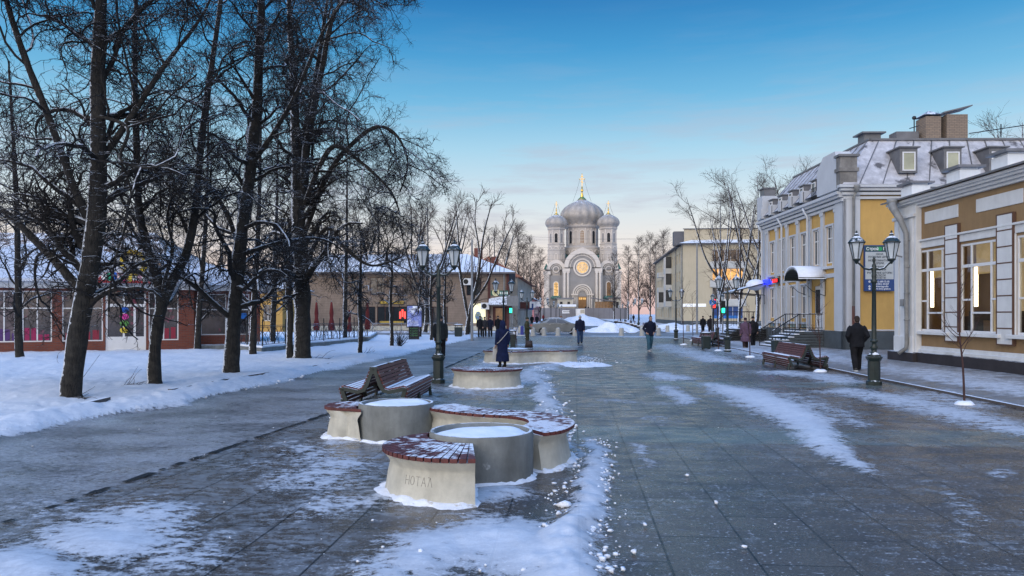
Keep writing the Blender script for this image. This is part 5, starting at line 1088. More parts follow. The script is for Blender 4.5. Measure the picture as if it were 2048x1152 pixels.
# ------------------------------------------------------------------ cream four storey block, right of the street
M['creamw'] = mat('cream_render', (.50,.43,.30), .85, .06, .4, grime=.18); M['blockwin'] = glass('block_window', (.05,.05,.05), .1); M['orangewin'] = glass('orange_glow_window', (.2,.1,.03), .2, (1.0,.5,.13), 1.3); M['brownwin'] = glass('brown_window', (.12,.07,.035), .15)  # the orange pane glows by its own emission
M['balc'] = mat('pale_balcony', (.50,.50,.47), .8, .08, .8, snow=.2); M['roofe'] = mat('eave', (.12,.12,.13), .7, .1, 1, snow=.3)
bc = D(1366, 120); bl = D(1312, 167); bang = math.atan2(bc[1]-bl[1], bc[0]-bl[0]); BL = math.hypot(bc[0]-bl[0], bc[1]-bl[1])
blk = thing('apartment_block', 'cream four storey apartment block with glazed balconies across the crossing', 'building', (bl[0], bl[1], 0), bang)
ew2 = lambda u, w, z: (BL-w, u, z); EV = 13.0
hs = []; 
rowsz = [(1.2, 2.9), (4.3, 5.9), (7.3, 8.9), (10.3, 11.9)]
usw = [2.5+k*3.35 for k in range(13)]
bays = (5, 6)
for zz in rowsz:
    for k, u in enumerate(usw):
        if k in (4, 8): continue
        hs.append((u-.65, u+.65, *zz))
mb = MB(); mb.wall(ident, 0, BL, 0, EV, hs, .25); mb.wall(ew2, 0, 22, 0, EV, [(4.6, 9.4, zz[0]-.1, zz[1]+.2) for zz in rowsz], .3); mb.bx(0, BL, 13, 13.2, 0, EV); mb.build('wall', M['creamw'], blk, recalc=False)
mb = MB(); mb.bx(-.1, BL+.08, -.1, -.003, 0, .75); mb.fb(ew2, -.1, 22, -.08, -.003, 0, .75); mb.build('plinth', M['greyplinth'], blk)
for h in hs: pane_in(blk, ident, *h, .15, M['blockwin'], mul=1, trans=0)
mb = MB(); mb.add([(-.6,-.7,EV), (BL+.7,-.7,EV), (BL+.7,23,EV), (-.6,14,EV), (-.6,-.7,EV+.15), (BL+.7,-.7,EV+.15), (BL+.7,23,EV+.15), (-.6,14,EV+.15), (2,3,EV+1.2), (BL-2,3,EV+1.2), (BL-2,20,EV+1.2), (2,11,EV+1.2)], [(0,1,2,3), (0,1,5,4), (1,2,6,5), (2,3,7,6), (3,0,4,7), (4,5,9,8), (5,6,10,9), (6,7,11,10), (7,4,8,11), (8,9,10,11)]); mb.build('roof', M['roofe'], blk)
mb = MB(); mb.fb(ew2, .3, 21, .9, 1.2, EV+.4, EV+2.5); mb.build('parapet', M['creamw'], blk)
mb = MB(); [mb.fb(ew2, u-.1, u+22, .7, .9, EV+2.5, EV+2.62) for u in (.2,)]; mb.fb(ew2, -1.2, .6, 2, 4, EV, EV+2.3); mb.bx(12, 15, 5, 7, EV+.9, EV+2.4); mb.build('chimney', M['roofe'], blk)
for k in (4, 8):
    for zz in rowsz[1:]:
        u = usw[k]; mb = MB(); mb.bx(u-1.7, u+1.7, -1.1, -.003, zz[0]-1.1, zz[0]-.15); b = mb.build('balcony', M['balc'], blk)
        if k == 8 or zz[0] < 5: mb = MB(); mb.bx(u-1.65, u+1.65, -1.05, -.03, zz[0]-.15, zz[1]+.35); g_ = mb.build('balcony_glazing', M['blockwin'], b); mb = MB(); [mb.bx(u-1.68+q*.82, u-1.60+q*.82, -1.09, -1.05, zz[0]-.15, zz[1]+.35) for q in range(5)]; mb.build('mullion', M['wframe'], g_)
for i, zz in enumerate(rowsz):
    pane_in(blk, ew2, 4.6, 9.4, zz[0]-.1, zz[1]+.2, .15, (M['signblue'], M['wdark'], M['orangewin'], M['brownwin'])[i], mul=4 if i else 2, trans=0)
    if i < 3: mb = MB(); mb.fb(ew2, 4.2, 9.8, -.25, -.003, zz[1]+.25, zz[1]+1.3); mb.build('spandrel', M['balc'], blk)
mb = MB(); mb.fb(ew2, 4.8, 9.2, .05, .12, 1.15, 1.6); mb.build('shop_band', M['rsblue'], blk)
mb = MB(); mb.fb(ew2, -.1, 3.6, -.1, -.003, 3.0, 3.5); mb.build('shop_sign', flat('white_shop_sign', (.8,.8,.78), .5, .35), blk)
for fr_, us_ in ((ident, (1.0, BL-9, BL-.35)), (ew2, (14,))):
    for u in us_: mb = MB(); mb.tube([fr_(u,-.15,.4), fr_(u,-.15,EV)], .09, 6); mb.build('downpipe', M['pipe'], blk)
# ------------------------------------------------------------------ wooden house, left
M['clap'] = mat('weathered_clapboard', (.25,.19,.145), .85, .18, .9, grime=.35); stripes(M['clap'], 2, .19, .62, .13)
M['wroof'] = mat('ribbed_snowy_roof', (.13,.115,.11), .7, .3, 1.2, snow=.42); M['dkred'] = mat('dark_red_frame', (.07,.018,.014), .6, .2, 3)
hc = D(1017, 85); HL = 26; hang = TH
hou = thing('wooden_house', 'two storey brown clapboard house with snowy hipped roof at left', 'house', (hc[0], hc[1], 0), hang)
fh = lambda u, w, z: (u-HL, w, z)                   # front: u from the left end to the street corner
sh = lambda u, w, z: (-w, u, z)                     # street side
HE = 6.45
def hu(px): return HL+(px-1017)*85/F
hw = [(hu(948), 4.0), (hu(820), 4.0), (hu(755), 4.0), (hu(700), 4.0)]
holes = [(u-.85, u+.85, z-.05, z+2.0) for u, z in hw]+[(hu(958)-.8, hu(958)+.8, .75, 3.1), (hu(999)-.75, hu(999)+.85, .0, 2.7)]+[(hu(px)-.9, hu(px)+.9, .8, 2.7) for px in (880, 850, 800, 770, 735)]
mb = MB(); mb.wall(fh, 0, HL, 0, HE, holes, .2); mb.wall(sh, 0, 20, 0, HE, [(u-.7, u+.7, 4.0, 6.0) for u in (4, 8, 12, 16)]+[(u-.7, u+.7, .9, 2.9) for u in (8, 12, 16)], .2); mb.build('wall', M['clap'], hou, recalc=False)
mb = MB(); mb.bx(-HL+.2, -.2, 10, 10.2, 0, HE); mb.build('back_wall', M['clap'], hou)
for i, h in enumerate(holes):
    if i == 5: continue
    pane_in(hou, fh, *h, .08, M['wdark'] if i != 4 else flat('lit_poster', (.80,.74,.48), .5, .9), mul=1 if i != 4 else 0, trans=0, fm=M['dkred'])
for zz, us in (((4.0, 6.0), (4, 8, 12, 16)), ((.9, 2.9), (8, 12, 16))):
    for u in us: pane_in(hou, sh, u-.7, u+.7, *zz, .08, M['wdark'], mul=1, trans=0, fm=M['dkred'])
mb = MB(); u = hu(958); mb.blob(fh(u-.1, .04, 1.6), (.35,.02,.55), 8, 6); mb.blob(fh(u+.2, .04, 1.3), (.25,.02,.3), 8, 6); mb.build('poster_picture', M['posterpic'], hou)
mb = MB(); h = holes[5]; mb.fb(fh, h[0], h[1], .1, .2, 0, 2.7); dr = mb.build('door', M['dkred'], hou); mb = MB(); mb.fb(fh, h[0]+.3, h[1]-.45, .06, .098, 1.2, 2.5); mb.build('pane', M['dimwin'], dr)
mb = MB(); mb.fb(fh, HL-.25, HL+.06, -.08, -.003, 0, HE); mb.build('corner_board', M['dkred'], hou); mb = MB(); mb.fb(fh, hu(978)-.15, hu(978)+.15, -.08, -.003, 0, HE); mb.build('corner_board', M['dkred'], hou)
mb = MB(); mb.fb(fh, 0, HL, -.06, -.003, 0, .5); mb.build('plinth', M['conc'], hou)
mb = MB(); e = .8; mb.add([(-HL-e,-e,HE-.05), (e,-e,HE-.05), (e,21,HE-.05), (-HL-e,10.8,HE-.05), (-HL-e,-e,HE+.12), (e,-e,HE+.12), (e,21,HE+.12), (-HL-e,10.8,HE+.12), (-HL+4,5,HE+2.5), (-5,5,HE+2.6), (-4.4,17,HE+2.6)], [(0,3,2,1), (0,1,5,4), (1,2,6,5), (2,3,7,6), (3,0,4,7), (4,5,9,8), (5,6,10,9), (6,7,8,9,10), (7,4,8)]); rf2 = mb.build('roof', M['wroof'], hou)
mb = MB()
for k in range(52):
    u = -HL+k*.5; top = min(1, (u+HL+e)/4.8, (.8-u)/5.8) if u > -HL else 0
    if top > .05: mb.tube([(u,-e+.02,HE+.16), (u,-e+5.8*top,HE+.16+2.45*top)], .035, 4)
mb.build('roof_ribs', M['roofe'], rf2)
M['redbrick'] = brick_mat('red_brick', (.20,.055,.03), (.15,.04,.025), (.10,.085,.075), .26, .085, snow=.1)
mb = MB(); mb.bx(-4.2, -3.2, 6, 7, HE+1.8, HE+3.4); mb.build('chimney', M['redbrick'], rf2); mb = MB(); mb.bx(-2.3, -1.4, 13, 14.2, HE+1.4, HE+2.9); mb.build('chimney', M['redbrick'], rf2)
mb = MB(); u = hu(999); mb.add([fh(u-1.2,-1.6,2.9), fh(u+1.2,-1.6,2.9), fh(u+1.2,-.01,4.0), fh(u-1.2,-.01,3.6), fh(u-1.2,-1.6,2.8), fh(u+1.2,-1.6,2.8), fh(u+1.2,-.01,3.9), fh(u-1.2,-.01,3.5)], [(0,1,2,3), (4,5,6,7), (0,1,5,4), (1,2,6,5), (2,3,7,6), (3,0,4,7)]); cp = mb.build('door_canopy', M['roofe'], hou); mb = MB()
for s in (-1.1, 1.1): mb.tube([fh(u+s,-1.5,2.8), fh(u+s,-.05,1.9)], .05, 5)
mb.build('brackets', M['ironb'], cp)
mb = MB(); u = hu(999.5); mb.fb(fh, u-1.0, u+.95, -.12, -.003, 3.95, 4.5); sb = mb.build('shop_sign', flat('green_shop_sign', (.01,.10,.07), .5), hou)
mb = MB(); mb.arch(fh, u-.45, 4.28, .01, .42, -.16, -.121, a1=360, n=20); ds = mb.build('emblem_disc', flat('cream_disc', (.65,.6,.35), .5), sb); mb = MB(); [mb.tube([fh(u-.45+a*.15,-.17,4.05), fh(u-.45+a*.25,-.17,4.5)], .03, 4) for a in (-1, 0, 1)]; mb.build('emblem_ears', flat('gold_green', (.15,.2,.05), .6), ds)
mb = MB(); [mb.fb(fh, u+.05+i*.24, u+.18+i*.24, -.14, -.121, 4.08, 4.36) for i in range(4)]; mb.build('sign_letters', flat('sign_letter', (.7,.75,.7), .5), sb)
def aircon(par, fr, u, z):
    mb = MB(); mb.fb(fr, u-.5, u+.5, -.45, -.1, z-.38, z+.38); a = mb.build('air_conditioner', M['wframe'], par); mb = MB(); mb.arch(fr, u-.1, z, .01, .28, -.47, -.451, a1=360, n=18); mb.build('fan_grille', M['black'], a)
aircon(hou, fh, hu(970.5), 2.75); aircon(hou, fh, hu(934), 5.5)
for u, zz in ((hu(862), 3.2), (hu(1008), 3.0)): mb = MB(); mb.tube([fh(u,-.15,.3), fh(u,-.15,HE)], .08, 6); mb.build('downpipe', M['pipe'], hou)
mb = MB(); u0, u1 = hu(760), hu(808); mb.fb(fh, u0, u1, -.3, -.1, 3.0, 3.3); mb.fb(fh, u0, u1, -.3, -.1, .75, 1.05); sb = mb.build('shop_sign', flat('yellow_sign_strip', (.40,.27,.04), .5), hou)
mb = MB(); u = hu(807); mb.fb(fh, u-.5, u+.35, -.4, -.2, 1.2, 2.5); fb_ = mb.build('neon_sign', M['black'], hou); mb = MB(); [mb.fb(fh, u-.4+i*.26, u-.22+i*.26, -.43, -.401, 1.35+(i % 2)*.2, 2.1+(i % 2)*.25) for i in range(3)]; mb.build('neon_tube', M['tred'], fb_)
# street-side houses past the corner
pz = D(1047, 118); t = thing('plaster_house', 'pale peeling plaster house with orange tiled roof beyond the wooden house', 'house', (pz[0], pz[1], 0), R(0))
M['peel'] = mat('peeling_plaster', (.36,.33,.28), .9, .25, .7, spots=((.20,.15,.11), .8, .62)); M['tile'] = mat('orange_tiles', (.27,.10,.05), .8, .3, 2, snow=.3); stripes(M['tile'], 1, .5, .6, .2)
frs = lambda u, w, z: (-w, u-12, z)
mb = MB(); mb.wall(frs, 0, 36, 0, 7.2, [(3+k*3.6, 4.3+k*3.6, 4.3, 6.2) for k in range(8)], .2); mb.bx(-9, -.02, -12, 24, 0, 7.1); mb.build('wall', M['peel'], t, recalc=False)
for k in range(8): pane_in(t, frs, 3+k*3.6, 4.3+k*3.6, 4.3, 6.2, .1, M['wdark'], trans=0)
mb = MB(); mb.add([(.7,-12.5,7.0), (.7,24.5,7.0), (-9.5,24.5,7.0), (-9.5,-12.5,7.0), (-4.4,-10,10.2), (-4.4,22,10.2)], [(0,1,5,4), (1,2,5), (2,3,4,5), (3,0,4), (0,3,2,1)]); mb.build('roof', M['tile'], t)
for i, (yy, zz, w, m_) in enumerate(((-9, 3.1, 2.2, 'dkred'), (-4, 3.3, 1.6, 'wframe'), (1, 3.0, 2.0, 'signblue'), (7, 3.4, 1.8, 'wframe'))): mb = MB(); mb.bx(.1, 1.5, yy, yy+.25, zz-.5, zz+.5); mb.build('hanging_sign', M[m_], t)
mb = MB(); mb.bx(.0, 1.2, -11, -6, 2.4, 2.55); mb.bx(.0, 1.4, 3, 8, 2.6, 2.75); mb.build('shop_awning', M['wroof'], t)
pz = D(1068, 175); t = thing('pink_house', 'small pink fronted building at the far left of the street', 'house', (pz[0], pz[1], 0), 0); M['pink'] = mat('pink_render', (.52,.22,.22), .85, .08, .5)
mb = MB(); mb.bx(-9, 0, 0, 26, 0, 5.2); mb.build('wall', M['pink'], t); mb = MB(); mb.add([(.5,-.5,5.2), (.5,26.5,5.2), (-9.5,26.5,5.2), (-9.5,-.5,5.2), (-4.5,-.5,7.8), (-4.5,26.5,7.8)], [(0,1,5,4), (1,2,5), (2,3,4,5), (3,0,4), (0,3,2,1)]); mb.build('roof', M['wroof'], t); mb = MB(); [mb.bx(.003, .06, 2+k*4, 3.4+k*4, 1.4, 3.4) for k in range(6)]; mb.build('window', M['wdark'], t); mb = MB(); mb.bx(.05, 1.6, 1, 1.3, 3.6, 4.8); mb.build('hanging_sign', M['white'], t)
# ------------------------------------------------------------------ brick kiosk, left
k0 = G(-160, 712); k1 = G(388, 701.5); kang = math.atan2(k1[1]-k0[1], k1[0]-k0[0]); KL = math.hypot(k1[0]-k0[0], k1[1]-k0[1])
kio = thing('brick_kiosk', 'low red brick shop pavilion with snowy hipped roof and gaudy gable sign', 'shop', (k0[0], k0[1], 0), kang)
def uk(px):
    k = (px-1024)/F; c, s_ = math.cos(kang), math.sin(kang); a = k0[0]*CT+k0[1]*ST; b = -k0[0]*ST+k0[1]*CT; dc = c*CT+s_*ST; d2 = -c*ST+s_*CT; return (k*b-a)/(dc-k*d2)
KE = 3.05
kh = [(uk(-95), uk(-30)), (uk(-25), uk(40)), (uk(44), uk(104)), (uk(124), uk(206)), (uk(211), uk(292)), (uk(297), uk(357))]
mb = MB(); mb.wall(ident, 0, KL, 0, KE, [(a, b, .55 if i != 4 else .02, KE-.12) for i, (a, b) in enumerate(kh)], .15)
ke = lambda u, w, z: (KL-w, u, z)
mb.wall(ke, 0, 9, 0, KE, [], .15); mb.bx(-.2, 0, 0, 9, 0, KE); mb.build('wall', M['redbrick'], kio, recalc=False)
M['kwin'] = mat('cluttered_shop_window', (.030,.028,.032), .12, .5, 2.5, spec=.8, spots=((.20,.03,.07), 1.6, .60)); M['kwin2'] = mat('papered_shop_window', (.10,.075,.08), .3, .6, 2.2, spots=((.10,.03,.10), 1.1, .6))
for i, (a, b) in enumerate(kh):
    if i == 4:
        fo = MB(); z0_, z1_ = .02, KE-.12; t_ = .09
        for u in (a, a+.42*(b-a), b-t_): fo.bx(u, u+t_, .03, .1, z0_, z1_)
        fo.bx(a+t_, b-t_, .035, .095, 2.2, 2.34); fo.bx(a+t_, a+.42*(b-a), .035, .095, .02, .75); fo.bx(a+.42*(b-a)+t_, b-t_, .035, .095, .02, .75); fo.bx(b-.55, b-.45, .035, .095, .75, 2.2); f = fo.build('door', M['wframe'], kio)
        p = MB(); p.add([(a,.08,.3), (b,.08,.3), (b,.08,z1_), (a,.08,z1_)], [(0,1,2,3)]); p.build('pane', M['kwin'], f, recalc=False)
        g = random.Random(4); 
        for j, cc in enumerate(((.02,.12,.5), (.65,.05,.30), (.10,.28,.06), (.65,.5,.05))): mb = MB(); mb.blob((b-.95, .02, 2.05-j*.33), (.2,.015,.15), 8, 5); mb.build('sticker', flat('sticker_%d' % j, cc), f)
        mb = MB(); [mb.bx(a+.2, a+.42*(b-a)-.1, .1, .12, 1.0+q*.28, 1.14+q*.28) for q in range(4)]; mb.build('shelf_goods', M['kwin2'], f)
    else:
        f = pane_in(kio, ident, a, b, .55, KE-.12, .03, M['kwin2'] if i in (1, ) else M['kwin'], mul=1, trans=.66)
        mb = MB(); g = random.Random(i)
        for q in range(4): x = a+(b-a)*(.08+.22*q); mb.bx(x, x+(b-a)*.16, .05, .06, .62, .62+g.uniform(.25, .6))
        mb.build('stock', flat('magenta_stock_%d' % i, g.choice(((.30,.015,.08), (.08,.03,.14), (.25,.02,.04)))), f)
mb = MB(); mb.bx(-.5, KL+.5, -.5, -.003, KE, KE+.3); mb.fb(ke, .0, 9.5, -.5, -.003, KE, KE+.3); mb.build('fascia', M['palepil'], kio)
M['kroof'] = mat('thick_roof_snow', (.60,.63,.68), .85, .12, 2, bump=.6, bscale=6, spots=((.30,.29,.29), 1.1, .66))
mb = MB(); mb.add([(-.7,-.7,KE+.3), (KL+.7,-.7,KE+.3), (KL+.7,9.7,KE+.3), (-.7,9.7,KE+.3), (-.7,-.7,KE+.42), (KL+.7,-.7,KE+.42), (KL+.7,9.7,KE+.42), (-.7,9.7,KE+.42), (3,4.5,KE+2.4), (KL-5,4.5,KE+2.4)], [(0,3,2,1), (0,1,5,4), (1,2,6,5), (2,3,7,6), (3,0,4,7), (4,5,9,8), (5,6,9), (6,7,8,9), (7,4,8)]); mb.build('roof', M['kroof'], kio)
mb = MB(); u0, u1 = uk(186), uk(325); um = (u0+u1)/2
mb.add([(u0,-.75,KE+.3), (u1,-.75,KE+.3), (um,-.75,KE+1.9), (u0-.3,3,KE+.3), (u1+.3,3,KE+.3), (um,3,KE+1.9)], [(0,1,2), (0,2,5,3), (1,4,5,2), (0,3,4,1)]); mb.add([(u0-.3,-.95,KE+.32), (um,-.95,KE+2.05), (um,3.2,KE+2.05), (u0-.5,3.2,KE+.32)], [(0,1,2,3)]); mb.add([(u1+.3,-.95,KE+.32), (um,-.95,KE+2.05), (um,3.2,KE+2.05), (u1+.5,3.2,KE+.32)], [(0,3,2,1)]); mb.build('gable_roof', M['kroof'], kio)
mb = MB(); mb.add([(u0+.1,-.80,KE+.28), (u1-.1,-.80,KE+.28), (u1-.5,-.80,KE+.75), (u0+.5,-.80,KE+.75), (u0+.1,-.76,KE+.28), (u1-.1,-.76,KE+.28), (u1-.5,-.76,KE+.75), (u0+.5,-.76,KE+.75)], [(0,1,2,3), (4,5,6,7), (0,1,5,4), (1,2,6,5), (2,3,7,6), (3,0,4,7)]); gs = mb.build('gable_sign', flat('red_board', (.40,.03,.03), .6), kio)
for i, cc in enumerate(((.75,.75,.72), (.02,.30,.15), (.02,.12,.5), (.75,.5,.45), (.55,.03,.18), (.75,.55,.05), (.75,.74,.7), (.6,.3,.35), (.75,.75,.7), (.02,.3,.2))): mb = MB(); x = u0+.45+i*(u1-u0-.9)/10; mb.blob((x+.08,-.83,KE+.56), (.15,.03,.17+.03*(i % 3)), 7, 5); mb.build('sign_letter', flat('sign_letter_%d' % i, cc), gs)
mb = MB(); mb.arch(ident, um+.25, KE+1.25, .01, .40, -.90, -.86, a1=360, n=20); sd_ = mb.build('flower_disc', flat('pale_disc', (.62,.6,.55)), gs); mb = MB()
for k in range(14): a = 2*math.pi*k/14; mb.blob((um+.25+.50*math.cos(a), -.87, KE+1.25+.50*math.sin(a)), (.14,.03,.14), 6, 5)
mb.build('flower_petals', flat('yellow_petal', (.62,.42,.03)), sd_)
mb = MB(); mb.bx(-.3, 2, .2, 9, KE, KE+1) if False else None
# right wing of the kiosk, set back
kw0 = (KL+.02, .9); 
mb = MB(); fw = lambda u, w, z: (KL+u, 1.0+w, z); mb.wall(fw, 0, 3.3, 0, KE, [(.35, 1.6, .75, KE-.15), (1.7, 2.75, .75, KE-.15)], .15); mb.bx(KL+3.2, KL+3.3, 1.02, 8, 0, KE); mb.build('wing_wall', M['redbrick'], kio, recalc=False)
for a, b in ((.35, 1.6), (1.7, 2.75)):
    f = pane_in(kio, fw, a, b, .75, KE-.15, .03, M['kwin'], mul=0, trans=.62)
mb = MB(); mb.fb(fw, 1.75, 2.6, .0, .02, 1.6, 1.9); mb.build('window_poster', M['rsblue'], kio); mb = MB(); mb.fb(fw, 0, 3.9, -.5, 8, KE, KE+.3); mb.build('wing_fascia', M['palepil'], kio)
mb = MB(); mb.add([(KL-.4,.3,KE+.3), (KL+4.1,.3,KE+.3), (KL+4.1,9,KE+.3), (KL-.4,9,KE+.3), (KL-2,4.5,KE+2.2), (KL+.2,4.5,KE+1.9)], [(0,1,5,4), (1,2,5), (2,3,4,5), (0,3,2,1)]); mb.build('wing_roof', M['kroof'], kio)
mb = MB(); mb.fb(fw, .1, 4.5, -1.6, -.02, 0, .28); mb.build('step', M['concd'], kio)
mb = MB(); [mb.bx(-.05, KL+.05, -.06, -.003, 0, .08) for _ in (0,)]; mb.build('footing', M['plinth'], kio)
# big brown roofed house far behind the kiosk, and the yellow house between the trunks
for lb, px0, px1, d, h0, h1, m_, rm, nm in (('long tan house with brown roof rising behind the kiosk', -220, 330, 75, 7.6, 10.4, 'peelb', 'brownroof', 'tan_house'), ('small yellow house glimpsed between the dark trunks', 455, 565, 70, 4.2, 6.2, 'yellow', 'wroof', 'yellow_house'), ('dim dwelling behind the fence trees', 590, 735, 92, 5.5, 8.0, 'clap', 'wroof', 'brown_house')):
    M.setdefault('peelb', mat('tan_render', (.30,.20,.12), .85, .12, .4, grime=.2)); M.setdefault('brownroof', mat('brown_sheet_roof', (.13,.085,.06), .7, .2, .5, snow=.2))
    x0, y_ = D(px0, d); x1, y1_ = D(px1, d); w = (x1-x0)/2/CT; t = thing(nm, lb, 'house', ((x0+x1)/2, (y_+y1_)/2, 0), TH)
    mb = MB(); n = max(2, int(w*2/3.4)); hl = [(-w+w*2*(k+.3)/n, -w+w*2*(k+.62)/n, z, z+1.5) for k in range(n) for z in ((1.2, 4.6) if h0 > 6 else (1.2,))]
    mb.wall(ident, -w, w, 0, h0, hl, .2); mb.bx(-w, w, 8, 8.2, 0, h0); mb.bx(w-.1, w, .02, 8, 0, h0); mb.bx(-w, -w+.1, .02, 8, 0, h0); mb.build('wall', M[m_], t, recalc=False)
    for h in hl: pane_in(t, ident, *h, .1, M['wdark'], trans=0)
    mb = MB(); mb.add([(-w-.6,-.6,h0), (w+.6,-.6,h0), (w+.6,9,h0), (-w-.6,9,h0), (-w+3,4,h1), (w-3,4,h1)], [(0,1,5,4), (1,2,5), (2,3,4,5), (3,0,4), (0,3,2,1)]); mb.build('roof', M[rm], t)
# ------------------------------------------------------------------ terrace kerb with wrought iron fence
P0, P1, P2 = G(462, 703), G(523, 709), G(737, 685)
ter = thing('stone_terrace', 'snow covered low stone terrace edge under the iron fence', 'terrace', (P1[0], P1[1], 0)); mb = MB()
back = D(755, 62), D(455, 62); poly = [(p[0]-P1[0], p[1]-P1[1]) for p in (P0, P1, P2, back[0], back[1])]; mb.slab(poly, -.04, .30); mb.build('edge', M['concd'], ter)
mb = MB(); cpx = sum(p[0] for p in poly)/5; cpy = sum(p[1] for p in poly)/5; mb.slab([(p[0]+(cpx-p[0])*.015, p[1]+(cpy-p[1])*.015) for p in poly], .30, .38); mb.build('snow_cover', M['snow'], ter, bevel=.03)
fen = thing('iron_fence', 'ornate black iron fence with curling bars on the snowy terrace', 'fence', (P1[0], P1[1], .36))
mb = MB(); ps = MB(); rg = random.Random(5)
def fence_run(a, b, sect):
    ax, ay = a[0]-P1[0], a[1]-P1[1]; bx_, by = b[0]-P1[0], b[1]-P1[1]; L = math.hypot(bx_-ax, by-ay); n = max(1, round(L/sect)); f = lambda t, z: (ax+(bx_-ax)*t, ay+(by-ay)*t, z)
    for z in (.95, .88, .08): mb.tube([f(0,z), f(1,z)], .014, 4)
    for k in range(n+1):
        ps_ = MB(); ps_.tube([f(k/n, 0), f(k/n, 1.25)], .03, 6); ps_.build('post', M['ironb'], fen)
    for k in range(n*4):
        t0 = k/(n*4)
        for q in range(3):
            t = t0+rg.random()/(n*4); w = 1/(n*4); mb.tube([f(max(0,min(1,t+w*.7*math.sin(3.1*i/6+q*2)*(.3+i/6))), .08+.8*i/6) for i in range(7)], .012, 4)
        mb.tube([f(max(0,min(1,t0+(.5+.4*math.cos(a))/(n*4))), .42+.16*math.sin(a)) for a in np.linspace(0, 6.28, 9)], .011, 4)
ins = lambda p, q, s_: (p[0]+(q[0]-p[0])*s_, p[1]+(q[1]-p[1])*s_)
ctr = (P1[0]+cpx, P1[1]+cpy); A1, A2, A0 = ins(P1, ctr, .02), ins(P2, ctr, .02), ins(P0, ctr, .02)
fence_run(A1, A2, 2.2); fence_run(A1, A0, 2.2); mb.build('ironwork', M['ironb'], fen)
# plain grey fence beyond and the railing by the wooden house
def rail_fence(label, pts, h, nm='rail_fence'):
    t = thing(nm, label, 'fence', (pts[0][0], pts[0][1], 0)); o = Vector(pts[0]); pr = MB()
    for a, b in zip(pts, pts[1:]):
        a, b = Vector(a)-o, Vector(b)-o; L = (b-a).length; n = max(1, round(L/2.4))
        for z in (h, h*.2): pr.tube([(a.x,a.y,z), (b.x,b.y,z)], .03, 5)
        for k in range(n): p, q_ = a.lerp(b, k/n), a.lerp(b, (k+1)/n); pr.tube([(p.x,p.y,h*.2), (q_.x,q_.y,h)], .018, 4); pr.tube([(p.x,p.y,h), (q_.x,q_.y,h*.2)], .018, 4)
        for k in range(n+1): p = a.lerp(b, k/n); ps = MB(); ps.tube([(p.x,p.y,0), (p.x,p.y,h+.06)], .04, 6); ps.build('post', M['steel'], t)
    pr.build('rails', M['steel'], t); return t
rail_fence('grey railing with crossed bars in front of the wooden house', [D(745, 60), D(915, 62)], 1.1)
rail_fence('dark railing at the right side of the crossing before the cream block', [D(1385, 77), D(1525, 77)], 1.0)
# closed red parasols on the terrace
for i, (px, d) in enumerate(((633, 46), (663, 45), (699, 47), (735, 48))):
    lab = 'folded red parasol on the terrace, '+('leftmost of the four', 'second from the left', 'third from the left, thinner', 'rightmost of the four')[i]; x, y = D(px, d)
    if i == 0:
        t = thing('parasol', lab, 'parasol', (x, y, .3), 0, 'folded parasols on the terrace'); mb = MB(); mb.tube([(0,0,0), (0,0,2.35)], .03, 6); mb.build('pole', M['steel'], t); mb = MB(); mb.lathe([(.17,.55), (.21,.7), (.15,1.1), (.10,1.3), (.13,1.6), (.06,2.2), (.02,2.3)], (0,0,0), 10, lob=.12, nl=6); mb.build('canopy', mat('faded_red_cloth', (.16,.022,.018), .8, .3, 3), t, smooth=True); mb = MB(); mb.lathe([(.3,0), (.3,.1), (.06,.14)], (0,0,0), 14); mb.build('base', M['concd'], t); pz0 = t
    else: dup(pz0, (x, y, .3), i, lab, 'folded parasols on the terrace', (1.0 if i != 2 else .8))
# advertising stand and chalk board
x, y = D(829, 55); t = thing('poster_stand', 'lit blue and white winter poster on a street stand', 'poster', (x, y, 0), TH); z0_, z1_ = Z(653.5, 55), Z(612, 55)
mb = MB(); mb.bx(-.58, .58, -.08, .08, z0_-.06, z1_+.06); mb.bx(-.1, .1, -.06, .06, 0, z0_-.062); mb.build('frame', M['ironb'], t)
pm_ = mat('winter_poster', (.16,.20,.45), .4, .3, 1.5, spots=((.62,.66,.75), 1.5, .52), emit=.35); mb = MB(); mb.bx(-.52, .52, -.10, -.081, z0_, z1_); po = mb.build('poster', pm_, t)
mb = MB(); [mb.bx(-.4, .4, -.112, -.101, z1_-.2-k*.12, z1_-.15-k*.12) for k in range(2)]; [mb.bx(-.35, .3, -.112, -.101, z0_+.1+k*.1, z0_+.13+k*.1) for k in range(4)]; mb.build('print', M['white'], po)
x, y = D(828, 52); t = thing('chalk_board', 'black chalk board with green handwriting below the winter poster', 'board', (x, y, 0), TH); mb = MB(); mb.bx(-.36, .36, -.04, .04, .1, 1.0); mb.build('board', M['black'], t, bevel=.01); mb = MB(); gg = flat('green_chalk', (.10,.35,.10)); 
rg = random.Random(2)
for k in range(4):
    for q in range(5): xx = -.26+q*.11; zz = .85-k*.16; mb.tube([(xx,-.045,zz-.05), (xx+.03,-.045,zz+.05*rg.random()), (xx+.07,-.045,zz-.05*rg.random())], .012, 4)
mb.build('chalk_writing', gg, t); mb = MB(); [mb.bx(a-.02, a+.02, -.03, .03, 0, .098) for a in (-.3, .3)]; mb.build('leg', M['ironb'], t)
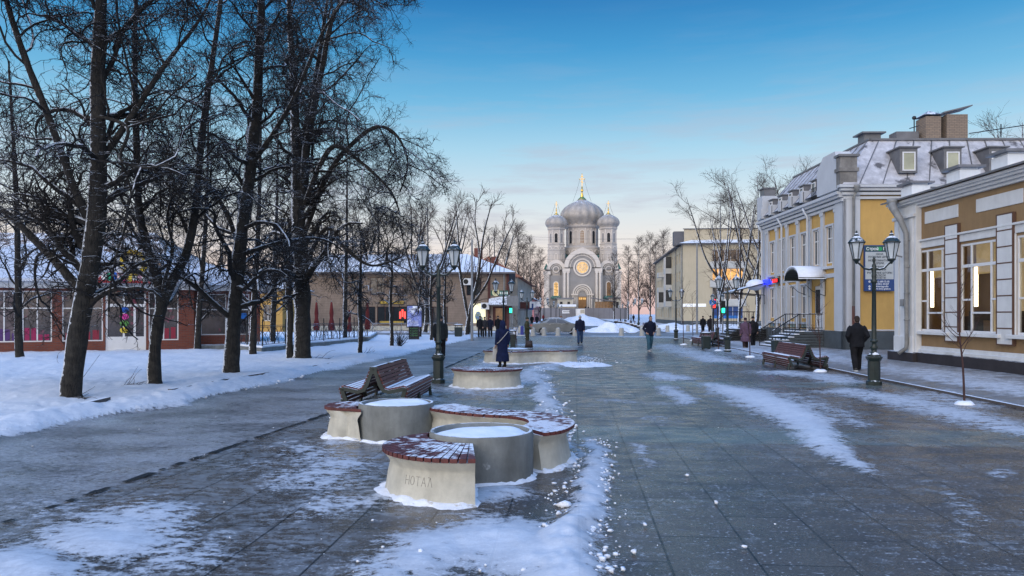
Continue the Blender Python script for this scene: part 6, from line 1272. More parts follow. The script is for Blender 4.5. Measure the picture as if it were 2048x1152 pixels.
# vendor's folding table with goods
x, y = G(1040, 693); t = thing('vendor_table', 'small folding table with white and blue goods by the figure in olive', 'table', (x, y, 0), TH)
mb = MB(); mb.bx(-.45, .4, -.25, .25, .62, .66); mb.build('tabletop', M['white'], t)
for s in (-1, 1): mb = MB(); mb.tube([(s*.38,-.2,0), (s*.38,.2,.62)], .02, 5); mb.tube([(s*.38,.2,0), (s*.38,-.2,.62)], .02, 5); mb.build('leg', M['ironb'], t)
for (xx, w, h, cc, lb) in ((-.25, .28, .42, (.6,.62,.66), 'white carrier bag standing on the vendor table'), (.12, .2, .5, (.05,.06,.3), 'blue carrier bag standing on the vendor table')):
    wx, wy = x+xx*CT, y+xx*ST; mb = MB(); mb.box((0,0,h/2), (w,.2,h), 0, .8, .5); o = tag(mb.build('carrier_bag', flat('bag_cloth', cc), bevel=.03), lb, 'bag'); o.location = (wx, wy, .66)
x, y = G(1058, 695); mb = MB(); mb.box((0,0,.19), (.44,.26,.38), 0, .8, .7); mb.tube([(-.1,0,.37), (0,0,.52), (.1,0,.37)], .015, 5); o = tag(mb.build('sack', flat('brown_bag', (.05,.035,.03)), smooth=True), 'dark round bag on the ground between table and uniformed figure', 'bag'); o.location = (x, y, 0)
# overhead wires
for i, (y0, y1) in enumerate(((462, 470), (478, 486), (490, 497), (500, 505), (465, 452))):
    a, b = D(780 if i else 900, 150+i*2), D(1560, 140+i*2); z0_, z1_ = Z(y0, 150), Z(y1, 140); mb = MB(); mb.tube([(a[0]+(b[0]-a[0])*t, a[1]+(b[1]-a[1])*t, z0_+(z1_-z0_)*t-1.2*(1-(2*t-1)**2)) for t in np.linspace(0, 1, 15)], .012, 4); tag(mb.build('overhead_wire', M['ironb']), 'thin overhead wire across the street, %s of the five' % ('topmost at the left end', 'second from the top', 'middle', 'lowest', 'rising to the right')[i], 'wire', 'overhead wires')
# people and trees follow
# ------------------------------------------------------------------ bare winter trees
def nrm(v): return v/np.maximum(np.linalg.norm(v, axis=-1, keepdims=True), 1e-9)
def tubes_np(P, Rr, k):
    N_, n, _ = P.shape; T = np.empty_like(P); T[:, 1:-1] = P[:, 2:]-P[:, :-2]; T[:, 0] = P[:, 1]-P[:, 0]; T[:, -1] = P[:, -1]-P[:, -2]; T = nrm(T)
    ref = np.where(np.abs(T[:, :1, 2:3]) > .9, np.array([1.0, 0, 0]), np.array([0, 0, 1.0])); U = nrm(np.cross(T, np.broadcast_to(ref, T.shape))); Wv = np.cross(T, U)
    a = np.arange(k)*2*math.pi/k+.3
    V = P[:, :, None, :]+Rr[:, :, None, None]*(np.cos(a)[None, None, :, None]*U[:, :, None, :]+np.sin(a)[None, None, :, None]*Wv[:, :, None, :])
    b = (np.arange(N_)*n*k)[:, None, None]; i = (np.arange(n-1)*k)[None, :, None]; j = np.arange(k)[None, None, :]; j2 = (j+1) % k
    Q = np.stack([b+i+j, b+i+j2, b+i+k+j2, b+i+k+j], -1).reshape(-1, 4)
    return V.reshape(-1, 3), Q
def grow(rg, P, Rr, cnt, t0, t1, a0, a1, ln, nseg, wander, up, rr, rmin, taper=.35, bias=None, lenpow=.6):
    N_, n, _ = P.shape; M_ = N_*cnt; pi = np.repeat(np.arange(N_), cnt)
    t = t0+(t1-t0)*(np.tile((np.arange(cnt)+.5)/cnt, N_)+rg.uniform(-.5, .5, M_)/cnt); x = np.clip(t, 0, .999)*(n-1); i = x.astype(int); f = (x-i)[:, None]
    o = P[pi, i]*(1-f)+P[pi, i+1]*f; T = nrm(P[pi, i+1]-P[pi, i]); r = (Rr[pi, i]*(1-f[:, 0])+Rr[pi, i+1]*f[:, 0])
    rnd = rg.normal(size=(M_, 3)); 
    if bias is not None: rnd = rnd+np.array(bias)
    perp = nrm(rnd-T*(rnd*T).sum(-1, keepdims=True)); a = rg.uniform(a0, a1, M_)[:, None]
    d = nrm(np.cos(a)*T+np.sin(a)*perp); L = ln*(1.15-t)**lenpow*np.exp(rg.normal(0, .28, M_))
    Pc = np.empty((M_, nseg+1, 3)); Pc[:, 0] = o
    for s_ in range(nseg):
        u = up[0]+(up[1]-up[0])*s_/max(1, nseg-1); d = nrm(d+rg.normal(0, wander, (M_, 3))+np.array([0, 0, u])); Pc[:, s_+1] = Pc[:, s_]+d*(L/nseg)[:, None]
    r0 = np.maximum(r*rr, rmin)[:, None]; Rc = np.maximum(r0*np.linspace(1, taper, nseg+1)[None, :], rmin*.6)
    return Pc, Rc
def join(parts):
    V, Q, b = [], [], 0
    for v, q_ in parts: V.append(v); Q.append(q_+b); b += len(v)
    return np.concatenate(V), np.concatenate(Q)
def resample(pts, rads, n):
    p = np.array([list(v) for v in catmull(pts, 8)]); tt = np.linspace(0, len(p)-1, n); q_ = np.stack([np.interp(tt, np.arange(len(p)), p[:, k]) for k in range(3)], -1); r = np.interp(np.linspace(0, 1, n), np.linspace(0, 1, len(rads)), rads); return q_, r
def tree(name, label, loc, stems, seed, lv, group, barkm='trunk', twm='twig', root=True):
    """stems: lists of (points, radii) in local metres; lv: list of grow() settings, one per branching level"""
    rg = np.random.RandomState(seed); t = thing(name, label, 'tree', (loc[0], loc[1], loc[2] if len(loc) > 2 else 0), 0, group)
    st = [resample(p, r, 26) for p, r in stems]
    for q_, r in st: q_[:, :2] += np.cumsum(rg.normal(0, .012, (26, 2)), 0)*min(1, r[0]*4)
    P = np.stack([a for a, _ in st]); Rr = np.stack([b for _, b in st]); Rr = Rr*(1+.06*rg.normal(size=Rr.shape))
    if root: Rr[0, :2] *= np.array([1.3, 1.1])
    if root and Rr.max() > .15: Rr *= .8
    v, q_ = tubes_np(P, Rr, 14 if P.shape[0] < 6 and Rr.max() > .1 else 8); link('trunk', mesh_np('trunk', v, q_), M[barkm], t, True)
    a, b = P, Rr; out = []; ks = (6, 4, 3, 3)
    ln0 = [np.linalg.norm(np.diff(q_, axis=0), axis=1).sum() for q_, r in st]; mx = max(ln0)
    for i, s_ in enumerate(lv):
        if i == 0:                                   # short stems carry fewer limbs
            gs_ = [grow(rg, P[k:k+1], Rr[k:k+1], **{**s_, 'cnt': max(3, round(s_['cnt']*ln0[k]/mx*(1 if k == 0 else .8)))}) for k in range(len(st))]; a = np.concatenate([g_[0] for g_ in gs_]); b = np.concatenate([g_[1] for g_ in gs_])
        else: a, b = grow(rg, a, b, **s_)
        out.append(tubes_np(a, b, ks[min(i, 3)]))
    v, q_ = join(out[:1]); link('limbs', mesh_np('limbs', v, q_), M['bark'] if twm == 'twig' else M[twm], t, True)
    if len(out) > 1: v, q_ = join(out[1:]); link('crown', mesh_np('crown', v, q_), M[twm], t, True)
    return t
def big(n, reach, t0=.22, bias=None, up=(.10, -.15), dens=1.0, ang=(.75, 1.35)):
    return [dict(cnt=int(n*1.25), t0=t0, t1=.98, a0=ang[0], a1=ang[1], ln=reach, nseg=10, wander=.20, up=up, rr=.42, rmin=.028, taper=.28, bias=bias, lenpow=.4),
            dict(cnt=int(8*dens), t0=.15, t1=1, a0=.5, a1=1.2, ln=reach*.42, nseg=9, wander=.32, up=(.04, -.10), rr=.52, rmin=.013, taper=.4),
            dict(cnt=int(7*dens), t0=.08, t1=1, a0=.5, a1=1.25, ln=reach*.22, nseg=7, wander=.36, up=(.0, -.09), rr=.6, rmin=.0072, taper=.5),
            dict(cnt=4, t0=.15, t1=1, a0=.4, a1=1.1, ln=reach*.11, nseg=4, wander=.34, up=(0, -.02), rr=.7, rmin=.0052, taper=.6)]
def loc_pts(bpx, bpy, pts, dd=0):                    # photo points on a tree's own upright plane -> local metres
    x0, y0 = G(bpx, bpy); d = Gd(bpy); out = []
    for k, (px, py) in enumerate(pts):
        x, y = D(px, d+dd*k/len(pts)); out.append((x-x0, y-y0, max(Z(py, d), -.03)))
    return out
GT = 'big bare lindens on the snowy lawn'
s1 = [(loc_pts(141,800, [(141,803), (146,740), (160,640), (182,520), (194,400), (197,250), (200,100), (206,-60), (212,-260)]), [.27,.25,.24,.235,.22,.20,.17,.13,.05]),
      (loc_pts(141,800, [(166,590), (130,545), (70,480), (10,420), (-60,380), (-140,360)], 1), [.14,.12,.10,.085,.06,.03]),
      (loc_pts(141,800, [(190,470), (150,380), (100,250), (50,130), (10,20), (-20,-80)], -1), [.11,.10,.09,.08,.06,.03]),
      (loc_pts(141,800, [(196,330), (230,280), (280,200), (330,120), (400,20), (430,-60)], .5), [.10,.09,.075,.06,.04,.02]),
      (loc_pts(141,800, [(170,240), (196,238), (255,265), (240,330), (290,350), (340,345)], -1.2), [.05,.05,.045,.04,.03,.02])]
tree('linden_tree', 'thick leaning bare linden, first from the left, snow stuck on its left side', G(141, 800), s1, 1, big(20, 3.0, t0=.25, dens=1.0), GT)
s2 = [(loc_pts(310,775, [(310,778), (312,720), (318,650), (326,592), (300,500), (284,420), (280,300), (276,150), (278,0), (280,-160)]), [.20,.185,.18,.19,.12,.11,.10,.085,.06,.03]),
      (loc_pts(310,775, [(323,610), (345,560), (376,500), (392,420), (404,300), (418,180), (434,60), (450,-80), (460,-200)], .8), [.15,.145,.13,.12,.11,.10,.08,.06,.03]),
      (loc_pts(310,775, [(324,600), (330,560), (345,500), (335,440), (350,380)], -1), [.07,.06,.05,.04,.02])]
tree('linden_tree', 'slim bare linden forking low into two stems before the kiosk door', G(310, 775), s2, 2, big(20, 2.6, t0=.28, dens=1.0), GT)
s3 = [(loc_pts(462,755, [(460,758), (464,700), (470,600), (482,480), (500,350), (515,200), (524,60), (530,-80), (535,-250)]), [.30,.27,.25,.23,.21,.18,.15,.11,.05]),
      (loc_pts(462,755, [(478,500), (450,420), (400,350), (340,300), (280,290)], 1), [.10,.09,.07,.05,.03]),
      (loc_pts(462,755, [(500,330), (540,280), (590,200), (640,90), (690,20)], -1), [.10,.09,.07,.05,.03])]
tree('linden_tree', 'straight bare linden standing between the forked and the double trunked one', G(462, 755), s3, 3, big(24, 3.0, t0=.18, dens=1.05), GT)
s4 = [(loc_pts(604,722, [(604,725), (606,660), (604,560), (598,440), (592,320), (588,200), (580,60), (575,-80)]), [.42,.40,.36,.32,.27,.20,.14,.06]),
      (loc_pts(604,722, [(579,724), (580,640), (576,560), (584,430), (600,300), (622,200), (640,80), (660,-60)], 1), [.17,.16,.16,.17,.17,.15,.11,.05]),
      (loc_pts(604,722, [(598,440), (612,300), (640,150), (668,30), (715,-10), (745,15)], -.5), [.2,.18,.14,.1,.06,.03]),
      (loc_pts(604,722, [(604,480), (650,360), (700,290), (750,252), (790,265), (815,320), (800,380)], .5), [.14,.13,.11,.09,.07,.05,.03]),
      (loc_pts(604,722, [(604,420), (660,300), (720,330), (780,390), (800,440)], -1.5), [.13,.12,.09,.06,.03]),
      (loc_pts(604,722, [(606,540), (650,460), (690,500), (740,535), (800,520)], -2), [.12,.11,.09,.06,.03])]
tree('linden_tree', 'massive bare linden with a thin second trunk, rightmost of the big four', G(604, 722), s4, 4, big(24, 3.0, t0=.22, dens=1.15), GT)
# a few more of the row behind them
for i, (px, d, h, lean, lab) in enumerate(((505, 33, 13, .3, 'dim bare linden behind the straight one, by the terrace corner'), (545, 40, 12.5, .2, 'bare linden on the terrace, seen left of the double trunk'), (395, 37, 12, .4, 'bare linden right before the kiosk wing window'), (690, 47, 12, .1, 'bare linden at the back of the terrace, right of the double trunk'), (40, 30, 12, -.4, 'bare linden at the far left, half out of frame'))):
    x, y = D(px, d); st = [([(0,0,-.05), (lean*.2,0,2), (lean*.6,.1,5), (lean,.1,8), (lean*1.4,0,h)], [.20,.17,.14,.10,.04])]
    tree('linden_tree', lab, (x, y), st, 20+i, big(14, 2.8, t0=.18, dens=.8), 'dim lindens behind the big four')
# small clipped lindens by the walkway
small = [dict(cnt=16, t0=.42, t1=1, a0=.7, a1=1.5, ln=1.5, nseg=8, wander=.25, up=(.06, -.08), rr=.5, rmin=.018, taper=.35),
         dict(cnt=9, t0=.15, t1=1, a0=.5, a1=1.2, ln=.75, nseg=6, wander=.3, up=(0, -.05), rr=.6, rmin=.009), dict(cnt=7, t0=.1, t1=1, a0=.5, a1=1.2, ln=.4, nseg=5, wander=.32, up=(0, 0), rr=.7, rmin=.007)]
for i, (px, py, h, lab) in enumerate(((720, 711, 5.2, 'small dense bare linden on the lawn nearest the walkway bend'), (783, 697, 5.2, 'small bare linden with a shrub at its foot'), (862, 684, 5.4, 'small bushy linden just left of the nearest left lamp'), (889, 681, 5.6, 'small bushy linden just right of the nearest left lamp'), (840, 676, 5.6, 'small bare linden beside the winter poster'))):
    x, y = G(px, py); st = [([(0,0,-.05), (.03,0,1.2), (-.03,.02,2.6), (.05,0,h*.8), (.02,0,h)], [.15,.125,.115,.07,.03])]; tree('small_linden', lab, (x, y), st, 40+i, small, 'small clipped lindens by the walkway')
# background trees: three grown kinds, copied
def kind_spread(seed, h, twm, name, label, loc, group, dens=1.0):
    rg = random.Random(seed); st = [([(0,0,-.1), (.2,0,h*.12), (.15,.1,h*.3), (.3,0,h*.55), (.2,0,h*.95)], [.30,.26,.22,.13,.04])]
    for k in range(4): a = rg.uniform(0, 6.28); st.append(([(.15,.05,h*(.16+.06*k)), (.15+.11*h*math.cos(a), .11*h*math.sin(a), h*(.36+.05*k)), (.15+.20*h*math.cos(a), .20*h*math.sin(a), h*(.64+.05*k)), (.15+.25*h*math.cos(a), .25*h*math.sin(a), h*(.82+.04*k))], [.17,.14,.09,.03]))
    lv = [dict(cnt=7, t0=.35, t1=1, a0=.4, a1=.9, ln=h*.25, nseg=7, wander=.14, up=(.08, .04), rr=.55, rmin=.03), dict(cnt=int(8*dens), t0=.2, t1=1, a0=.4, a1=1.0, ln=h*.11, nseg=5, wander=.2, up=(.05, .02), rr=.55, rmin=.016), dict(cnt=int(6*dens), t0=.2, t1=1, a0=.4, a1=1.0, ln=h*.06, nseg=3, wander=.25, up=(.02, 0), rr=.6, rmin=.011)]
    return tree(name, label, loc, st, seed, lv, group, barkm='trunk', twm=twm)
def kind_upright(seed, h, twm, name, label, loc, group):
    st = [([(0,0,-.1), (.05,0,h*.3), (0,.05,h*.6), (.03,0,h)], [.28,.22,.13,.03])]
    lv = [dict(cnt=46, t0=.14, t1=1, a0=.45, a1=.95, ln=h*.26, nseg=7, wander=.12, up=(.10, .02), rr=.4, rmin=.03, lenpow=.8), dict(cnt=9, t0=.15, t1=1, a0=.4, a1=1.0, ln=h*.10, nseg=5, wander=.2, up=(.03, -.05), rr=.55, rmin=.018), dict(cnt=6, t0=.15, t1=1, a0=.4, a1=1.0, ln=h*.05, nseg=3, wander=.22, up=(0, -.03), rr=.6, rmin=.013)]
    return tree(name, label, loc, st, seed, lv, group, barkm='trunk', twm=twm)
x, y = D(933, 61); st = [([(0,0,-.1), (.15,0,1.2), (.5,.1,3.0), (1.0,0,5.0), (1.4,0,8), (2.2,0,11)], [.26,.22,.17,.14,.10,.04]), ([(.2,0,1.3), (-.1,.1,3), (-.5,0,5.5), (-.6,0,8), (-.9,.1,11)], [.17,.15,.13,.09,.03]), ([(.4,0,2.6), (1.5,-.1,4.0), (2.2,0,5.6), (3.2,0,8), (4.0,0,9.6)], [.14,.12,.10,.07,.03]), ([(.9,0,4.6), (1.0,.2,7), (.7,.1,9.5), (.9,0,11.2)], [.11,.09,.06,.03])]
tree('maple_tree', 'forked pale barked maple leaning in front of the wooden house', (x, y), st, 61, [dict(cnt=9, t0=.3, t1=1, a0=.35, a1=.8, ln=2.3, nseg=7, wander=.13, up=(.08, .03), rr=.5, rmin=.03), dict(cnt=6, t0=.2, t1=1, a0=.4, a1=.9, ln=1.1, nseg=5, wander=.18, up=(.05, .02), rr=.6, rmin=.016), dict(cnt=4, t0=.2, t1=1, a0=.4, a1=.9, ln=.6, nseg=3, wander=.2, up=(.02, 0), rr=.6, rmin=.010)], None, twm='twigbrown')
gb = 'bare trees behind the left houses'; x, y = D(850, 78); TA = kind_spread(71, 14, 'twigbrown', 'bare_tree', 'spreading bare tree behind the wooden house roof, above the near left lamp', (x, y), gb)
gr = 'bare trees on the right of the crossing'; x, y = D(1512, 88); TB = kind_spread(72, 19, 'twigbrown', 'bare_tree', 'tallest bare tree right of the cream block, beside the yellow building', (x, y), gr, 1.15)
gu = 'upright bare trees near the cathedral'; x, y = D(1300, 190); TC = kind_upright(73, 21, 'twigbrown', 'upright_tree', 'tall narrow brown tree just left of the cream block', (x, y), gu)
def far(T, px, d, top, h0, rz, lab, grp):
    x, y = D(px, d); s_ = (Z(top, d))/h0; return dup(T, (x, y, 0), rz, lab, grp, s_)
rz_ = random.Random(8)
for px, d, top, lab in ((820, 88, 398, 'spreading bare tree over the left end of the wooden house'), (888, 96, 420, 'bare tree peeping over the ridge of the wooden house'), (985, 112, 445, 'bare tree right of the maple, behind the hipped roof'), (760, 90, 415, 'bare tree behind the winter poster'), (700, 100, 420, 'bare tree seen through the twigs right of the double trunk'), (640, 95, 410, 'bare tree behind the double trunked linden'), (545, 92, 430, 'bare tree behind the yellow house'), (440, 88, 415, 'bare tree behind the right end of the kiosk'), (350, 92, 420, 'bare tree behind the kiosk gable'), (240, 90, 420, 'bare tree behind the kiosk ridge'), (110, 94, 410, 'bare tree over the long tan roof'), (15, 90, 415, 'bare tree at the far left behind the tan house')):
    far(TA, px, d, top, 14, rz_.uniform(0, 6), lab, gb)
for px, d, top, lab in ((1440, 92, 378, 'spreading bare tree in front of the cream block corner'), (1478, 80, 395, 'bare tree beside the right green traffic light'), (1548, 98, 345, 'bare tree rising behind the far end of the yellow building'), (1612, 105, 338, 'bare tree top showing above the yellow building roof'), (2040, 62, 222, 'bare tree top over the ochre building, at the right edge')):
    far(TB, px, d, top, 19, rz_.uniform(0, 6), lab, gr)
for px, d, top, lab in ((1326, 178, 470, 'narrow brown tree nearest the cream block'), (1278, 215, 482, 'narrow brown tree right of the cathedral tower'), (1256, 235, 500, 'narrow brown tree closest to the cathedral on its right'), (1312, 205, 488, 'narrow brown tree between two taller ones left of the cream block'), (1228, 262, 512, 'slender tree growing in front of the cathedral right bay'), (1036, 150, 458, 'tall dark tree behind the corner of the wooden house'), (1060, 172, 482, 'dark tree above the peeling house roof'), (1080, 200, 505, 'dark tree touching the cathedral left side'), (1012, 140, 478, 'dark narrow tree behind the brick chimneys'), (1072, 230, 530, 'dark tree lowest of the clump left of the cathedral'), (1048, 185, 495, 'dark tree in the middle of the clump left of the cathedral')):
    far(TC, px, d, top, 21, rz_.uniform(0, 6), lab, gu)
# young trees in the paving
def sapling(label, px, py, top, seed, tilt=.05):
    x, y = G(px, py); h = Z(top, Gd(py)); t = thing('sapling', label, 'young tree', (x, y, 0), 0, 'young trees planted in the paving')
    rg = np.random.RandomState(seed); p, r = resample([(0,0,-.02), (-tilt*.3,0,h*.3), (-tilt,0,h*.6), (-tilt*.8,0,h)], [.024,.02,.014,.005], 20); P, Rr = p[None], r[None]; v, q_ = tubes_np(P, Rr, 7); link('trunk', mesh_np('trunk', v, q_), M['redbark'], t, True)
    a, b = grow(rg, P, Rr, 12, .42, .97, .5, .95, h*.30, 6, .08, (.10, .06), .55, .006); c, d_ = grow(rg, a, b, 4, .25, .95, .4, .9, h*.11, 4, .12, (.06, .04), .7, .004); v, q_ = join([tubes_np(a, b, 4), tubes_np(c, d_, 3)]); link('crown', mesh_np('crown', v, q_), M['redbark'], t, True)
    mb = MB(); mb.blob((0,0,.0), (.22,.2,.09), 10, 6, .15, random.Random(seed)); mb.build('snow_mound', M['snow'], t, smooth=True)
M['redbark'] = mat('reddish_young_bark', (.055,.028,.026), .8, .3, 9)
for a in (('thin young tree in front of the lit shop windows, nearest at right', 1929, 810, 555, 1, .10), ('thin young tree at the end of the near right bench', 1641, 744, 600, 2), ('thin young tree right of the lady in the purple coat', 1500, 715, 610, 3), ('thin young tree right of the far bench and bin', 1437, 702, 605, 4), ('tall thin young tree left of the far slatted bench', 1367, 690, 560, 5), ('thin young tree behind the far slatted bench', 1386, 681, 585, 6), ('thin young tree by the vendor table', 1034, 705, 640, 7)): sapling(*a)
# bush, stray twigs
x, y = G(797, 698); t = thing('shrub', 'low leafless shrub on the snow beside the small linden', 'shrub', (x, y, 0)); rg = np.random.RandomState(9)
P = np.array([[[0,0,0], [.02,0,.1], [.03,0,.2]]])*1.0; a, b = grow(rg, P, np.full((1,3), .03), 46, .1, 1, .1, 1.0, 1.0, 6, .12, (.03,-.02), .4, .008); c, d_ = grow(rg, a, b, 3, .3, 1, .3, .8, .4, 4, .15, (0,0), .7, .006); v, q_ = join([tubes_np(a, b, 4), tubes_np(c, d_, 3)]); link('stems', mesh_np('stems', v, q_), M['twig'], t, True)
for k, (px, py, lab) in enumerate(((262, 778, 'broken twig lying on the snow between the first two lindens'), (735, 712, 'tuft of dry twigs at the foot of the small linden'), (150, 806, 'fine dry shoots at the foot of the leftmost linden'), (640, 722, 'dry shoots at the foot of the double trunked linden'))):
    x, y = G(px, py); t = thing('fallen_branch', lab, 'twigs', (x, y, .08)); rg = np.random.RandomState(90+k); P = np.array([[[-.25,0,0], [0,.05,.04], [.25,0,.02]]])*1.0
    a, b = grow(rg, P, np.full((1,3), .02), 14, .05, 1, .4, 1.4, .55, 6, .2, (.03,-.04), .4, .006); v, q_ = join([tubes_np(P, np.full((1,3), .012), 5), tubes_np(a, b, 4)]); link('stems', mesh_np('stems', v, q_), M['twig'], t, True)
# ------------------------------------------------------------------ people
M['skin'] = mat('skin', (.36,.22,.16), .6, .06, 6)
clothm = {}
def cloth(c):
    k = tuple(c)
    if k not in clothm: clothm[k] = mat('cloth_%d' % len(clothm), c, .9, .25, 9, bump=.4, bscale=30, spec=.15)
    return clothm[k]
def loft(mb, rings, n=16):
    vs = [(c[0]+c[3]*math.cos(2*math.pi*k/n), c[1]+c[4]*math.sin(2*math.pi*k/n), c[2]) for c in rings for k in range(n)]; m = len(rings)
    return mb.add(vs, [(i*n+k, i*n+(k+1) % n, (i+1)*n+(k+1) % n, (i+1)*n+k) for i in range(m-1) for k in range(n)]+[tuple(range(n-1, -1, -1)), tuple((m-1)*n+k for k in range(n))])
def fuse(o, vox, sm=2):
    r = o.modifiers.new('fuse', 'REMESH'); r.mode = 'VOXEL'; r.voxel_size = vox; r.use_smooth_shade = True
    s_ = o.modifiers.new('smooth', 'SMOOTH'); s_.factor = .5; s_.iterations = sm
def person(label, loc, H, face, coat, legs, shoes=(.02,.02,.02), hat=None, hair=(.03,.02,.015), coatlen=.78, stride=.0, armpose='down', lean=0, near=False, group=None, hood=False, sole=None, skirt=False, bulk=1.0):
    t = thing('person', label, 'person', (loc[0], loc[1], loc[2] if len(loc) > 2 else 0), face, group); k = H/1.75; t.scale = (k, k, k)
    S = lambda p: Vector(p)
    ly = lean; top = lambda z: -ly*max(0, z-.9)          # lean towards -y, the way the person faces
    hip = {s: S((s*.095, 0, .92)) for s in (-1, 1)}; knee, ank = {}, {}
    for s in (-1, 1):
        f = -s*stride; knee[s] = S((s*.10, -.06-f*.22 if f > 0 else -.03-f*.12, .50)); ank[s] = S((s*.10, -f*.36, .085 if f >= 0 else .13))
    sh = {s: S((s*.195, top(1.42), 1.42)) for s in (-1, 1)}; el, wr, hd = {}, {}, {}
    for s in (-1, 1):
        sw = s*stride*.5
        if armpose == 'pockets': el[s] = S((s*.30, top(1.1)+.10, 1.13)); wr[s] = S((s*.215, top(1.0)-.10, .96)); hd[s] = S((s*.16, top(.95)-.15, .90))
        elif armpose == 'front': el[s] = S((s*.27, top(1.1)-.02, 1.12)); wr[s] = S((s*.14, top(1.1)-.26, 1.08)); hd[s] = S((s*.07, top(1.1)-.30, 1.09))
        else: el[s] = S((s*.25, top(1.1)+.03-sw*.2, 1.13)); wr[s] = S((s*.255, top(.9)-.03-sw*.5, .87)); hd[s] = S((s*.25, top(.9)-.06-sw*.55, .78))
    hc_ = S((0, top(1.63)-.02, 1.635))
    mb = MB()
    loft(mb, [(0, top(z), z, rx, ry) for z, rx, ry in ((.86,.15,.11), (.95,.165,.12), (1.08,.14,.10), (1.25,.165,.115), (1.40,.17,.10), (1.47,.09,.07), (1.53,.058,.058), (1.60,.055,.06))])
    loft(mb, [(0, hc_.y+dy, 1.52+z, rx, ry) for z, rx, ry, dy in ((0,.045,.05,-.02), (.03,.058,.075,-.015), (.08,.068,.088,-.005), (.13,.075,.095,.0), (.18,.074,.094,.005), (.22,.055,.07,.008), (.24,.02,.03,.01))])
    mb.blob((0, hc_.y-.103, 1.615), (.014,.02,.022), 6, 5); [mb.blob((s*.078, hc_.y+.005, 1.625), (.012,.02,.03), 6, 5) for s in (-1, 1)]; mb.blob((0, hc_.y-.088, 1.57), (.026,.012,.008), 6, 4)
    for s in (-1, 1):
        mb.tube([hip[s]+S((0,0,-.02)), knee[s], ank[s]], [.088,.06,.042], 10); mb.tube([ank[s]+S((0,.04,-.04)), ank[s]+S((0,-.16,-.055))], [.045,.035], 8); mb.tube([sh[s], el[s], wr[s]], [.055,.045,.03], 8)
        dirv = (hd[s]-wr[s]).normalized(); side = dirv.cross(S((0,1,0) if abs(dirv.y) < .8 else (1,0,0))).normalized(); mb.tube([wr[s], wr[s]+dirv*.05, wr[s]+dirv*.095], [.028,.040,.036], 8, flat=.5)
        for q_, ln_ in ((-1.5,.060), (-.5,.078), (.5,.082), (1.5,.068)):
            b0 = wr[s]+dirv*.085+side*q_*.019; mb.tube([b0, b0+dirv*ln_*.5+S((0,-.006,0)), b0+dirv*ln_+S((0,-.022,0))], [.0095,.009,.0075], 6)
        b0 = wr[s]+dirv*.03-side*.03; mb.tube([b0, b0+dirv*.03-side*.025+S((0,-.01,0)), b0+dirv*.062-side*.03+S((0,-.02,0))], [.011,.010,.008], 6)
    o = mb.build('body', M['skin'], t, smooth=True); fuse(o, .010 if near else .016, 1)
    if not skirt:
        mb = MB(); loft(mb, [(0,0,z,rx,ry) for z, rx, ry in ((.84,.17,.13), (.95,.175,.135), (1.02,.17,.13))])
        for s in (-1, 1): mb.tube([hip[s]+S((0,0,0)), (hip[s]+knee[s])/2, knee[s], (knee[s]+ank[s])/2+S((0,.01,0)), ank[s]+S((0,0,-.02))], [.115*bulk,.10*bulk,.085*bulk,.08*bulk,.072*bulk], 10)
        fuse(mb.build('trousers', cloth(legs), t, smooth=True), .02)
    for s in (-1, 1):
        mb = MB(); a = ank[s]; mb.tube([a+S((0,.07,-.03)), a+S((0,.0,-.02)), a+S((0,-.1,-.045)), a+S((0,-.19,-.06))], [.045,.06,.05,.034], 10); 
        if skirt: mb.tube([a+S((0,0,-.03)), a+S((0,0,.3))], [.055,.065], 8)
        o = mb.build('shoe', cloth(shoes), t, smooth=True); fuse(o, .018)
        if sole: mb = MB(); mb.box((a.x, a.y-.05, max(.012, a.z-.075)), (.10,.29,.03)); mb.build('sole', cloth(sole), o, bevel=.01)
    mb = MB(); zb = coatlen; w = 1.0*bulk
    rings = [(zb,.205,.165), ((zb+.95)/2,.195,.16), (.97,.185,.15), (1.10,.18,.145), (1.25,.20,.15), (1.38,.205,.135), (1.45,.15,.11), (1.50,.085,.085)]
    if zb < .6: rings = [(zb,.25,.22), (zb+.25,.23,.20)]+rings[1:] if zb+.25 < (zb+.95)/2 else rings
    loft(mb, [(0, top(z), z, rx*w, ry*w) for z, rx, ry in rings])
    for s in (-1, 1): mb.tube([sh[s]+S((-s*.03,0,.0)), sh[s]+S((s*.02,0,-.06)), el[s], wr[s]+(hd[s]-wr[s])*.15], [.07*w,.073*w,.064*w,.050*w], 10)
    mb.tube([S((0,top(1.5)+.0,1.48)), S((0,top(1.55)-.005,1.555))], [.085,.08], 10)
    if hood: loft(mb, [(0, hc_.y+.03, z, rx, ry) for z, rx, ry in ((1.46,.13,.12), (1.56,.115,.12), (1.66,.115,.125), (1.74,.09,.10), (1.785,.04,.05))])
    o = mb.build('coat', cloth(coat), t, smooth=True); fuse(o, .02, 3)
    if not hood:
        mb = MB()
        if hat: loft(mb, [(0, hc_.y+.005, z, rx, ry) for z, rx, ry in ((1.645,.082,.103), (1.68,.086,.107), (1.73,.075,.095), (1.765,.045,.055), (1.775,.015,.02))]); mb.build('hat', cloth(hat), t, smooth=True)
        else: loft(mb, [(0, hc_.y+dy, z, rx, ry) for z, rx, ry, dy in ((1.56,.05,.03,.075), (1.62,.078,.06,.045), (1.68,.082,.09,.02), (1.73,.070,.085,.008), (1.765,.03,.04,.008))]); mb.build('hair', cloth(hair), t, smooth=True)
    mb = MB(); [mb.blob((s*.03, hc_.y-.086, 1.64), (.009,.006,.006), 6, 4) for s in (-1, 1)]; mb.build('eyes', M['black'], t)
    return t
AW = math.pi+TH; TO = TH
BK = (.012,.013,.016)
